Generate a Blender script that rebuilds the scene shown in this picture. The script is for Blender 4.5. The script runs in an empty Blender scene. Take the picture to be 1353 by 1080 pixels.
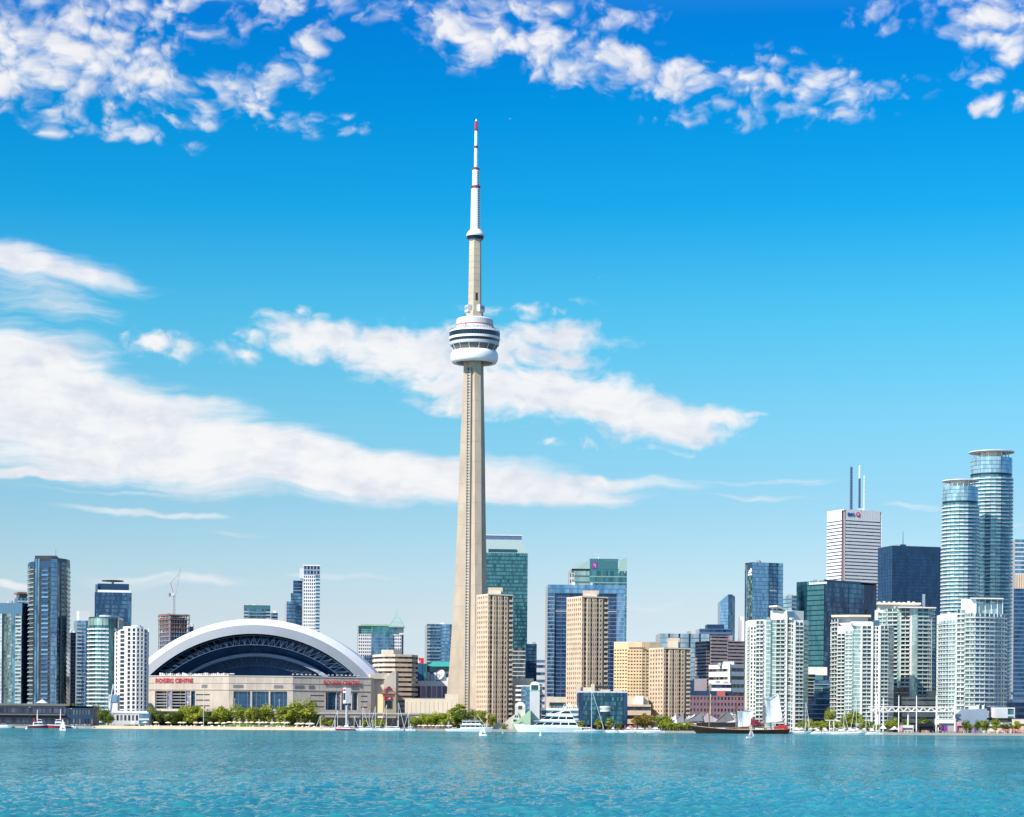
import bpy, math, random
import numpy as np
from mathutils import Vector, Matrix

S = bpy.context.scene
COL = S.collection
rnd = random.Random(11)
R = math.radians
PI = math.pi

# ------------------------------------------------------------------ camera
FPX = 2846.0; CX = 676.5; HY = 960.0; EYE = 4.0; ROLL = R(0.45)
cd = bpy.data.cameras.new('camera'); cam = bpy.data.objects.new('camera', cd); COL.objects.link(cam); S.camera = cam
cd.sensor_width = 36; cd.lens = 36*FPX/1353; cd.shift_y = (HY-540)/1353
cd.clip_start = 1; cd.clip_end = 40000
cam.matrix_world = Matrix.Translation((0, 0, EYE)) @ Matrix.Rotation(PI/2, 4, 'X') @ Matrix.Rotation(ROLL, 4, 'Z')

# ------------------------------------------------------------------ light
SUN_AZ = 47; SUN_EL = 38; EXPO = 0.42
ld = bpy.data.lights.new('sun', 'SUN'); ld.energy = 4.6; ld.angle = R(0.5); ld.color = (1, .93, .82)
sun = bpy.data.objects.new('sun', ld); COL.objects.link(sun)
sd = Vector((-math.sin(R(SUN_AZ))*math.cos(R(SUN_EL)), -math.cos(R(SUN_AZ))*math.cos(R(SUN_EL)), math.sin(R(SUN_EL))))
sun.rotation_euler = sd.to_track_quat('Z', 'Y').to_euler()
S.view_settings.view_transform = 'Standard'; S.view_settings.look = 'None'
S.view_settings.exposure = EXPO; S.view_settings.gamma = 1.0

# ------------------------------------------------------------------ sky and clouds
W_ = bpy.data.worlds.new('World'); S.world = W_; W_.use_nodes = True
nt = W_.node_tree; N = nt.nodes; L = nt.links
def nd(t, **k):
    n = N.new(t)
    for a, v in k.items(): setattr(n, a, v)
    return n
def mth(op, a, b=None, c=None, clamp=False):
    n = nd('ShaderNodeMath', operation=op, use_clamp=clamp)
    for i, v in enumerate((a, b, c)):
        if v is None: continue
        if isinstance(v, (int, float)): n.inputs[i].default_value = v
        else: L.new(v, n.inputs[i])
    return n.outputs[0]
def mrange(v, a, b, c, d, interp='LINEAR'):
    n = nd('ShaderNodeMapRange', interpolation_type=interp, clamp=True)
    L.new(v, n.inputs[0])
    for i, x in enumerate((a, b, c, d)): n.inputs[i+1].default_value = x
    return n.outputs[0]
SKY_K = 0.1; GAIN = 2**EXPO
bg = N['Background']; bg.inputs[1].default_value = SKY_K
sk = nd('ShaderNodeTexSky', sky_type='NISHITA', sun_disc=False, sun_elevation=R(SUN_EL), sun_rotation=R(180+SUN_AZ),
        air_density=1, dust_density=.5, ozone_density=2)
tc = nd('ShaderNodeTexCoord'); sx = nd('ShaderNodeSeparateXYZ'); L.new(tc.outputs['Generated'], sx.inputs[0])
az = mth('ARCTAN2', sx.outputs[0], sx.outputs[1])
el = mth('ARCSINE', sx.outputs[2])
def azel(px, py):
    u, v = unroll(px, py)
    return math.atan2(u, FPX), math.atan2(v, math.hypot(FPX, u))
def unroll(px, py):
    dx = px-CX; dy = HY-py; c, s = math.cos(ROLL), math.sin(ROLL)
    return dx*c-dy*s, dx*s+dy*c
# colour of the clear air by elevation (strength SKY_K applied afterwards)
def s2l(c): return tuple((x/12.92 if x <= .04045 else ((x+.055)/1.055)**2.4) for x in (v/255 for v in c))
cr = nd('ShaderNodeValToRGB'); cr.color_ramp.interpolation = 'B_SPLINE' if False else 'LINEAR'
L.new(mrange(el, -.05, .55, 0, 1), cr.inputs[0])
NIS = {25: (.085, .14, .226), 150: (.096, .154, .25), 280: (.11, .174, .268), 420: (.134, .207, .3), 550: (.17, .248, .327), 670: (.215, .298, .34), 750: (.255, .325, .333), 810: (.286, .342, .32), 880: (.315, .335, .27), 955: (.27, .26, .2)}
TGT = {25: (2, 131, 223), 150: (4, 150, 231), 280: (28, 169, 236), 420: (84, 195, 241), 550: (128, 208, 243), 670: (160, 216, 241), 750: (190, 225, 240), 810: (208, 228, 240), 880: (217, 231, 240), 955: (218, 230, 237)}
els = []
for py in sorted(TGT, reverse=True):
    e = math.atan2(HY-py, FPX); t = s2l(TGT[py]); n_ = NIS[py]
    els.append(((e+.05)/.6, tuple(t[i]/(n_[i]*2*GAIN) for i in range(3))))
els = [(0.0, (.55, .75, .9))] + els + [(.75, (.45, .95, 1.5)), (1.0, (.7, .95, 1.25))]
mx = 4.0
while len(cr.color_ramp.elements) < len(els): cr.color_ramp.elements.new(.5)
for e_, (p_, c_) in zip(cr.color_ramp.elements, els):
    e_.position = p_; e_.color = tuple(x/mx for x in c_)+(1,)
mul = nd('ShaderNodeMix', data_type='RGBA', blend_type='MULTIPLY'); mul.inputs[0].default_value = 1
L.new(sk.outputs[0], mul.inputs[6]); L.new(cr.outputs[0], mul.inputs[7])
sc4 = nd('ShaderNodeVectorMath', operation='SCALE'); sc4.inputs[3].default_value = mx; L.new(mul.outputs[2], sc4.inputs[0])
AIR = sc4.outputs[0]
# coordinates (azimuth, elevation) with a little turbulence
cv = nd('ShaderNodeCombineXYZ'); L.new(az, cv.inputs[0]); L.new(el, cv.inputs[1])
def noise(vec, scale, detail, rough, dist=0.0, sy=1.0, rot=0.0, seed=0.0):
    mp = nd('ShaderNodeMapping', vector_type='POINT'); L.new(vec, mp.inputs[0])
    mp.inputs['Rotation'].default_value = (0, 0, rot); mp.inputs['Scale'].default_value = (scale, scale*sy, 1); mp.inputs['Location'].default_value = (seed, seed*.7, seed*1.3)
    n = nd('ShaderNodeTexNoise'); n.inputs['Scale'].default_value = 1; n.inputs['Detail'].default_value = detail
    n.inputs['Roughness'].default_value = rough; n.inputs['Distortion'].default_value = dist
    L.new(mp.outputs[0], n.inputs[0]); return n
wn = noise(cv.outputs[0], 28, 3, .5)
wv = nd('ShaderNodeVectorMath', operation='MULTIPLY_ADD'); L.new(wn.outputs['Color'], wv.inputs[0]); wv.inputs[1].default_value = (.03, .014, 0)
wa = nd('ShaderNodeVectorMath', operation='SUBTRACT'); L.new(cv.outputs[0], wa.inputs[0]); wa.inputs[1].default_value = (.015, .007, 0)
L.new(wa.outputs[0], wv.inputs[2])
CV = wv.outputs[0]
def blobs(lst):
    out = None
    for (px, py, rx, ry, rot, w) in lst:
        a, e = azel(px, py)
        mp = nd('ShaderNodeMapping', vector_type='TEXTURE'); L.new(CV, mp.inputs[0])
        mp.inputs['Location'].default_value = (a, e, 0); mp.inputs['Rotation'].default_value = (0, 0, R(-rot)); mp.inputs['Scale'].default_value = (rx/FPX, ry/FPX, 1)
        ln = nd('ShaderNodeVectorMath', operation='LENGTH'); L.new(mp.outputs[0], ln.inputs[0])
        v = mrange(ln.outputs['Value'], 0.15, 1.15, w, 0, 'SMOOTHSTEP')
        out = v if out is None else mth('MAXIMUM', out, v)
    return out
# rot: degrees clockwise in the picture
PUFF = [(70, 70, 230, 80, 6, .86), (20, 95, 130, 50, 0, .92), (190, 100, 140, 42, 8, .78), (325, 115, 120, 36, -8, .66), (420, 55, 75, 38, -20, .62), (120, 12, 330, 46, 0, .56),
        (330, 5, 220, 26, 0, .46), (500, 15, 110, 28, 0, .46), (100, 165, 210, 28, 4, .42), (340, 162, 240, 24, 0, .46),
        (610, 40, 90, 55, 10, .82), (700, 62, 170, 44, 20, .80), (850, 92, 170, 42, 10, .72), (970, 112, 110, 30, 10, .6), (720, 12, 130, 30, 0, .58), (830, 25, 90, 26, 0, .42),
        (1060, 100, 140, 42, 10, .50), (1150, 125, 100, 28, 0, .46), (1170, 25, 80, 26, 0, .5), (1310, 25, 90, 50, 0, .85), (1350, 60, 50, 30, 0, .78), (1290, 100, 42, 22, 0, .58), (1300, 142, 40, 22, 0, .66), (1350, 142, 26, 20, 0, .68),
        (1000, 150, 230, 24, 0, .46), (230, 460, 110, 28, 8, .54), (310, 465, 60, 26, 0, .52), (390, 420, 70, 18, 0, .5), (700, 412, 130, 16, 0, .36), (370, 455, 60, 30, 0, .6), (760, 590, 70, 14, 0, .48), (860, 595, 60, 12, 0, .4), (520, 490, 130, 20, 10, .5)]
SOFT = [(430, 450, 130, 40, 6, .92), (540, 468, 165, 54, 5, 1.02), (630, 470, 120, 56, 0, .94), (725, 444, 130, 27, 3, .86), (690, 466, 130, 32, 4, .78), (640, 515, 165, 52, 10, 1.06), (770, 524, 185, 50, 10, 1.12), (860, 552, 130, 44, 6, 1.06), (930, 545, 105, 20, 4, .92), (990, 547, 62, 7, 1, .72), (600, 535, 100, 24, 8, .74)]
STREAK = [(60, 352, 210, 30, 8, .8), (50, 392, 150, 42, 12, .6), (10, 525, 290, 120, 14, 1.05), (140, 562, 370, 92, 11, 1.05), (340, 600, 360, 58, 8, 1.05), (560, 622, 360, 38, 5, 1.0), (760, 635, 260, 15, 2, .72), (980, 636, 160, 6, 1, .5),
          (60, 490, 170, 52, 16, .95), (30, 626, 130, 12, 0, .72), (150, 648, 160, 6, 1, .5), (160, 672, 170, 9, 3, .6), (310, 704, 90, 6, 0, .36), (200, 765, 160, 16, 0, .42), (20, 780, 70, 8, 0, .4), (450, 760, 120, 8, 2, .3), (1080, 640, 40, 3, 0, .3), (1210, 672, 70, 7, 4, .46), (1160, 660, 90, 4, 2, .34), (1340, 690, 40, 7, 0, .4), (1000, 655, 150, 7, 2, .3),
          (880, 800, 200, 12, 0, .22)]
mP = blobs(PUFF); mS = blobs(STREAK); mC = blobs(SOFT)
nP = noise(CV, 60, 5, .5, .0, 1.4, seed=3.1); nP2 = noise(CV, 150, 4, .5, .0, 1.3, seed=8.2)
vw = nd('ShaderNodeVectorMath', operation='MULTIPLY_ADD'); L.new(nP2.outputs['Color'], vw.inputs[0]); vw.inputs[1].default_value = (.012, .009, 0); L.new(CV, vw.inputs[2])
vm = nd('ShaderNodeMapping', vector_type='POINT'); L.new(vw.outputs[0], vm.inputs[0]); vm.inputs['Scale'].default_value = (100, 145, 1)
vo = nd('ShaderNodeTexVoronoi', feature='F1'); vo.inputs['Scale'].default_value = 1; L.new(vm.outputs[0], vo.inputs['Vector'])
puff = mth('SUBTRACT', 1.06, vo.outputs['Distance'])
fP = mth('ADD', mth('ADD', mth('MULTIPLY', nP.outputs[0], .46), mth('MULTIPLY', nP2.outputs[0], .32)), mth('MULTIPLY', puff, .22))
dP = mth('ADD', mP, mth('MULTIPLY', mth('SUBTRACT', fP, .5), 3.2))
dP = mrange(dP, .2, 1.15, 0, 1, 'SMOOTHSTEP'); dP = mth('MULTIPLY', dP, mrange(mP, .03, .28, 0, 1, 'SMOOTHSTEP'))
nS = noise(CV, 15, 8, .58, .2, 6.0, R(7), seed=5.5)
dS = mth('ADD', mS, mth('MULTIPLY', mth('SUBTRACT', nS.outputs[0], .5), 1.4))
dS = mrange(dS, .12, .8, 0, 1, 'SMOOTHSTEP'); dS = mth('MULTIPLY', dS, mrange(mS, .02, .3, 0, 1, 'SMOOTHSTEP'))
nB = noise(CV, 48, 7, .55, .0, 2.2, R(6), seed=2.3)
dC = mth('ADD', mC, mth('MULTIPLY', mth('SUBTRACT', mth('ADD', mth('MULTIPLY', nB.outputs[0], .65), mth('MULTIPLY', nP2.outputs[0], .35)), .5), 2.0))
dC = mrange(dC, .2, .95, 0, 1, 'SMOOTHSTEP'); dC = mth('MULTIPLY', dC, mrange(mC, .02, .25, 0, 1, 'SMOOTHSTEP'))
dens = mth('MULTIPLY', mth('MAXIMUM', mth('MAXIMUM', dP, dC), dS), .94)
# thickness modulates the whiteness of the clouds
nC = noise(CV, 30, 6, .55, .0, 3.0, R(6), seed=1.7)
cc = nd('ShaderNodeMix', data_type='RGBA'); cc.inputs[6].default_value = tuple(x/SKY_K/GAIN for x in s2l((220, 224, 237)))+(1,); cc.inputs[7].default_value = tuple(x/SKY_K/GAIN for x in s2l((251, 250, 250)))+(1,)
L.new(mrange(mth('ADD', mth('MULTIPLY', nC.outputs[0], 1.0), mth('MULTIPLY', fP, .6)), .5, .98, 0, 1, 'SMOOTHSTEP'), cc.inputs[0])
fin = nd('ShaderNodeMix', data_type='RGBA'); L.new(dens, fin.inputs[0]); L.new(AIR, fin.inputs[6]); L.new(cc.outputs[2], fin.inputs[7])
L.new(fin.outputs[2], bg.inputs[0])
W_.cycles.sampling_method = 'MANUAL'; W_.cycles.sample_map_resolution = 512

# ------------------------------------------------------------------ materials
MAT = {}
def newmat(name):
    m = bpy.data.materials.new(name); m.use_nodes = True; MAT[name] = m
    return m, m.node_tree, m.node_tree.nodes['Principled BSDF']
def pm(name, c, rough=.75, var=.14, scale=.12, metal=0.0, spec=.4, streak=True):
    m, t, p = newmat(name)
    tcn = t.nodes.new('ShaderNodeTexCoord'); mp = t.nodes.new('ShaderNodeMapping'); mp.inputs['Scale'].default_value = (scale, scale, scale*(.35 if streak else 1))
    no = t.nodes.new('ShaderNodeTexNoise'); no.inputs['Scale'].default_value = 1; no.inputs['Detail'].default_value = 6; no.inputs['Roughness'].default_value = .65
    mr = t.nodes.new('ShaderNodeMapRange'); mr.inputs[1].default_value = .25; mr.inputs[2].default_value = .75; mr.inputs[3].default_value = 1-var; mr.inputs[4].default_value = 1+var
    hs = t.nodes.new('ShaderNodeVectorMath'); hs.operation = 'SCALE'; hs.inputs[0].default_value = c[:3]
    t.links.new(tcn.outputs['Object'], mp.inputs[0]); t.links.new(mp.outputs[0], no.inputs[0]); t.links.new(no.outputs[0], mr.inputs[0]); t.links.new(mr.outputs[0], hs.inputs[3])
    t.links.new(hs.outputs[0], p.inputs['Base Color'])
    p.inputs['Roughness'].default_value = rough; p.inputs['Metallic'].default_value = metal; p.inputs['Specular IOR Level'].default_value = spec
    return m
def gm(name, c0, c1, rough=.1, metal=.55, pw=1.0):
    m, t, p = newmat(name)
    at = t.nodes.new('ShaderNodeAttribute'); at.attribute_name = 'rnd'
    pwn = t.nodes.new('ShaderNodeMath'); pwn.operation = 'POWER'; pwn.inputs[1].default_value = pw; t.links.new(at.outputs['Fac'], pwn.inputs[0])
    mx_ = t.nodes.new('ShaderNodeMix'); mx_.data_type = 'RGBA'; mx_.inputs[6].default_value = c0+(1,); mx_.inputs[7].default_value = c1+(1,)
    t.links.new(pwn.outputs[0], mx_.inputs[0]); t.links.new(mx_.outputs[2], p.inputs['Base Color'])
    p.inputs['Roughness'].default_value = rough; p.inputs['Metallic'].default_value = metal; p.inputs['Specular IOR Level'].default_value = .8
    return m
pm('concrete', (.46, .42, .36), .75, .22); pm('concrete_gray', (.38, .375, .37)); pm('concrete_dark', (.14, .145, .15)); pm('tower_concrete', (.50, .415, .315), .85, .22, .10)
pm('stadium_concrete', (.56, .49, .42), .85, .24, .14); pm('tan', (.60, .46, .33), .8, .20, .2); pm('tan_light', (.68, .58, .46), .8, .16, .2); pm('tan_gold', (.72, .53, .31), .8, .16, .2)
pm('beige', (.72, .62, .48), .8, .12); pm('white', (.78, .77, .77), .6, .07); pm('white_warm', (.76, .735, .68), .6, .08); pm('white_bright', (.86, .86, .86), .5, .04); pm('white_green', (.74, .78, .70), .6, .08)
pm('gray_blue', (.25, .31, .40), .6, .1); pm('gray_light', (.55, .57, .60), .6, .1); pm('gray_mauve', (.36, .31, .33), .8, .1); pm('brick', (.22, .10, .10), .85, .2, .3); pm('brick_mauve', (.23, .14, .17), .85, .2, .3)
pm('dark', (.03, .035, .045), .5, .2); pm('dark_blue', (.015, .05, .11), .4, .2); pm('black', (.010, .013, .020), .5, .2); pm('roof_gray', (.22, .22, .23), .9, .2); pm('copper_green', (.22, .50, .38), .7, .15); pm('pale_green', (.36, .54, .36), .8, .1)
pm('teal_roof', (.05, .38, .34), .6, .15); pm('red', (.45, .03, .04), .55, .12); pm('red_sign', (.60, .02, .05), .5, .06); pm('red_steel', (.50, .12, .10), .6, .1); pm('maroon', (.22, .03, .05), .5, .1); pm('purple', (.20, .05, .30), .6, .1)
pm('yellow', (.86, .76, .50), .8, .08); pm('sand', (.70, .56, .36), .95, .18, .4, streak=False); pm('wood', (.25, .14, .07), .7, .2, .5); pm('steel', (.55, .57, .6), .35, .08, metal=.7); pm('steel_blue', (.10, .16, .28), .5, .1)
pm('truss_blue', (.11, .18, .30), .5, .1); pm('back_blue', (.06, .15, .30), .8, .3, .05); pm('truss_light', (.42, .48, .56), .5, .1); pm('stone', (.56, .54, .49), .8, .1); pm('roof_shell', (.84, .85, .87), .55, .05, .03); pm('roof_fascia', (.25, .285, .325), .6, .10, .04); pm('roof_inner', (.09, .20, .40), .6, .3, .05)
pm('asphalt', (.07, .07, .075), .9, .2, streak=False); pm('grass', (.10, .17, .03), .95, .35, .2, streak=False); pm('ground', (.16, .15, .13), .95, .25, .02, streak=False); pm('dock', (.36, .33, .29), .9, .15)
pm('bark', (.10, .07, .045), .9, .25, 1.5); pm('skin', (.55, .36, .27), .6, .1); pm('cloth', (.3, .3, .35), .9, .5, 2.0); pm('canvas', (.76, .77, .78), .8, .06, .2); pm('hull_white', (.74, .75, .76), .3, .05); pm('hull_black', (.022, .013, .010), .6, .3, .4, spec=.2); pm('hull_red', (.38, .03, .03), .4, .1)
pm('orange_rust', (.28, .15, .11), .8, .2); pm('blue_sign', (.02, .10, .35), .5, .1); pm('pink', (.75, .3, .35), .7, .1); pm('blue_panel', (.02, .10, .22), .4, .2); pm('orange', (.6, .3, .1), .7, .1)
gm('g_blue', (.015, .06, .13), (.16, .34, .50), .1, .5); gm('g_sky', (.06, .20, .38), (.30, .52, .72), .1, .5); gm('g_teal', (.008, .07, .10), (.12, .34, .38), .1, .5); gm('g_tealdark', (.004, .03, .045), (.04, .17, .21), .1, .5); gm('g_navy', (.003, .016, .05), (.025, .10, .24), .12, .35)
gm('g_pale', (.20, .34, .40), (.58, .74, .78), .15, .4); gm('g_green', (.18, .33, .31), (.52, .66, .60), .15, .35); gm('g_dark', (.006, .009, .014), (.05, .07, .09), .12, .3, 1.5); gm('g_condo', (.02, .04, .055), (.40, .52, .50), .12, .4, 1.9); gm('g_win', (.02, .02, .025), (.24, .22, .20), .15, .2, 2.2); gm('g_winblue', (.015, .02, .045), (.10, .13, .22), .12, .4, 1.5)
gm('g_stad', (.006, .04, .10), (.03, .14, .27), .12, .4); gm('rail_glass', (.20, .32, .33), (.48, .60, .58), .2, .2); gm('g_black', (.003, .006, .014), (.012, .03, .07), .15, .3); gm('g_purple', (.02, .012, .06), (.10, .07, .18), .12, .4)
# leaves
def leafmat(name, c0, c1):
    m, t, p = newmat(name)
    at = t.nodes.new('ShaderNodeAttribute'); at.attribute_name = 'rnd'
    mx_ = t.nodes.new('ShaderNodeMix'); mx_.data_type = 'RGBA'; mx_.inputs[6].default_value = c0+(1,); mx_.inputs[7].default_value = c1+(1,)
    t.links.new(at.outputs['Fac'], mx_.inputs[0]); t.links.new(mx_.outputs[2], p.inputs['Base Color'])
    p.inputs['Roughness'].default_value = .7; p.inputs['Specular IOR Level'].default_value = .25
    tr = t.nodes.new('ShaderNodeBsdfTranslucent'); t.links.new(mx_.outputs[2], tr.inputs[0])
    ms = t.nodes.new('ShaderNodeMixShader'); ms.inputs[0].default_value = .35
    t.links.new(p.outputs[0], ms.inputs[1]); t.links.new(tr.outputs[0], ms.inputs[2]); t.links.new(ms.outputs[0], t.nodes['Material Output'].inputs[0])
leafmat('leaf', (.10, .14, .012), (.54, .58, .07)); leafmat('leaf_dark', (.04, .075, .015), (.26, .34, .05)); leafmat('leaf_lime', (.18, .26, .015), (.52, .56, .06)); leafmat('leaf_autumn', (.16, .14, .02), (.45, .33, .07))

# ------------------------------------------------------------------ mesh helper
def W(px, py, Y):
    u, v = unroll(px, py); return Vector((u*Y/FPX, Y, EYE+v*Y/FPX))
def X(px, Y, py=900): return W(px, py, Y).x
def Z(py, Y, px=CX): return W(px, py, Y).z
class MB:
    def __init__(s): s.v = []; s.f = []; s.m = []; s.r = []; s.mats = []
    def mi(s, k):
        if k not in s.mats: s.mats.append(k)
        return s.mats.index(k)
    def face(s, pts, mat, r=None):
        n = len(s.v); s.v.extend(tuple(p) for p in pts); s.f.append(tuple(range(n, n+len(pts)))); s.m.append(s.mi(mat)); s.r.append(rnd.random() if r is None else r)
    def mesh(s, vs, fs, mat, r=.5):
        n = len(s.v); s.v.extend(tuple(p) for p in vs); k = s.mi(mat)
        for f in fs: s.f.append(tuple(i+n for i in f)); s.m.append(k); s.r.append(r)
    def prism(s, poly, z0, z1, mat, top=None, r=.5, bottom=False):
        n = len(poly)
        for i in range(n):
            a, b = poly[i], poly[(i+1) % n]
            s.face(((a[0], a[1], z0), (b[0], b[1], z0), (b[0], b[1], z1), (a[0], a[1], z1)), mat, r)
        s.face([(p[0], p[1], z1) for p in poly], top or mat, r)
        if bottom: s.face([(p[0], p[1], z0) for p in reversed(poly)], mat, r)
    def box(s, c, d, mat, rz=0.0, r=.5):
        """c = centre of the bottom face"""
        ca, sa = math.cos(rz), math.sin(rz)
        pts = []
        for z in (0, d[2]):
            for x, y in ((-1, -1), (1, -1), (1, 1), (-1, 1)):
                xx, yy = x*d[0]/2, y*d[1]/2; pts.append((c[0]+xx*ca-yy*sa, c[1]+xx*sa+yy*ca, c[2]+z))
        s.mesh(pts, ((3, 2, 1, 0), (4, 5, 6, 7), (0, 1, 5, 4), (1, 2, 6, 5), (2, 3, 7, 6), (3, 0, 4, 7)), mat, r)
    def tube(s, a, b, ra, rb, mat, n=8, r=.5, caps=True):
        a, b = Vector(a), Vector(b); d = (b-a).normalized(); q = d.to_track_quat('Z', 'Y')
        vs = [a+q @ Vector((ra*math.cos(2*PI*i/n), ra*math.sin(2*PI*i/n), 0)) for i in range(n)]+[b+q @ Vector((rb*math.cos(2*PI*i/n), rb*math.sin(2*PI*i/n), 0)) for i in range(n)]
        fs = [(i, (i+1) % n, n+(i+1) % n, n+i) for i in range(n)]
        if caps: fs += [tuple(range(n-1, -1, -1)), tuple(range(n, 2*n))]
        s.mesh(vs, fs, mat, r)
    def lathe(s, c, prof, mat, n=32, r=.5, mats=None):
        vs = []
        for (rad, z) in prof:
            for i in range(n):
                a = 2*PI*i/n; vs.append((c[0]+rad*math.cos(a), c[1]+rad*math.sin(a), c[2]+z))
        for j in range(len(prof)-1):
            fs = [(j*n+i, j*n+(i+1) % n, (j+1)*n+(i+1) % n, (j+1)*n+i) for i in range(n)]
            base = len(s.v)
            if j == 0: s.v.extend(vs); b0 = base
            k = s.mi(mats[j] if mats else mat)
            for f in fs: s.f.append(tuple(q+b0 for q in f)); s.m.append(k); s.r.append(r)
    def build(s, name, parent=None, local=False, smooth=False, loc=None):
        me = bpy.data.meshes.new(name)
        off = Vector((0, 0, 0))
        if parent is not None and not local: off = Vector(parent['_loc']) if '_loc' in parent else Vector(parent.location)
        if parent is None:
            if loc is not None: off = Vector(loc)
            else:
                a = np.array(s.v); off = Vector(((a[:, 0].min()+a[:, 0].max())/2, (a[:, 1].min()+a[:, 1].max())/2, a[:, 2].min()))
            if local: off = Vector((0, 0, 0))
        me.from_pydata([(p[0]-off.x, p[1]-off.y, p[2]-off.z) for p in s.v], [], s.f)
        for k in s.mats: me.materials.append(MAT[k])
        me.polygons.foreach_set('material_index', s.m)
        at = me.attributes.new('rnd', 'FLOAT', 'FACE'); at.data.foreach_set('value', s.r)
        if smooth: me.polygons.foreach_set('use_smooth', [True]*len(me.polygons))
        me.update()
        o = bpy.data.objects.new(name, me); COL.objects.link(o)
        if parent is not None: o.parent = parent
        else: o.location = off
        return o
    def __add__(s, o):
        q = MB()
        for a in (s, o):
            n = len(q.v); q.v.extend(a.v)
            for f, m, r in zip(a.f, a.m, a.r): q.f.append(tuple(i+n for i in f)); q.m.append(q.mi(a.mats[m])); q.r.append(r)
        return q
def tag(o, label=None, cat=None, group=None, kind=None):
    if label: o['label'] = label
    if cat: o['category'] = cat
    if group: o['group'] = group
    if kind: o['kind'] = kind
    return o
def thing(name, label, cat, loc=(0, 0, 0), group=None, rz=0.0):
    o = bpy.data.objects.new(name, None); COL.objects.link(o); o.location = loc; o.rotation_euler = (0, 0, rz); o.empty_display_size = 1
    return tag(o, label, cat, group)
def limited(parent, name, mbs, most=100, local=False):
    """the first hundred of a repeated part one by one, the rest as one"""
    for m in mbs[:most]: m.build(name, parent, local)
    if len(mbs) > most:
        q = MB()
        for a in mbs[most:]:
            n = len(q.v); q.v.extend(a.v)
            for f, m, r in zip(a.f, a.m, a.r): q.f.append(tuple(i+n for i in f)); q.m.append(q.mi(a.mats[m])); q.r.append(r)
        q.build(name, parent, local)['kind'] = 'stuff'
def copy_tree(o, parent=None):
    c = o.copy(); COL.objects.link(c)
    if parent is not None: c.parent = parent
    for ch in o.children: copy_tree(ch, c)
    return c
def text(s, w, h, loc, rz, mat, parent, name='lettering', depth=.3, bold=.0):
    cu = bpy.data.curves.new(name, 'FONT'); cu.body = s; cu.size = 1; cu.extrude = .02; cu.offset = bold; cu.align_x = 'LEFT'
    t = bpy.data.objects.new(name, cu); COL.objects.link(t)
    bpy.context.view_layer.update()
    me = bpy.data.meshes.new_from_object(t.evaluated_get(bpy.context.evaluated_depsgraph_get()))
    COL.objects.unlink(t); bpy.data.objects.remove(t)
    a = np.empty(len(me.vertices)*3); me.vertices.foreach_get('co', a); a = a.reshape(-1, 3)
    mn, mxx = a.min(0), a.max(0); a = (a-mn)/(mxx-mn)*np.array([w, h, depth]); b = np.stack([a[:, 0]-w/2, -a[:, 2], a[:, 1]], 1)
    me.vertices.foreach_set('co', b.ravel()); me.materials.clear(); me.materials.append(MAT[mat]); me.update()
    o = bpy.data.objects.new(name, me); COL.objects.link(o)
    if parent is not None: o.parent = parent; o.location = Vector(loc)-parent.location
    else: o.location = loc
    o.rotation_euler = (0, 0, rz); return o

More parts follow.
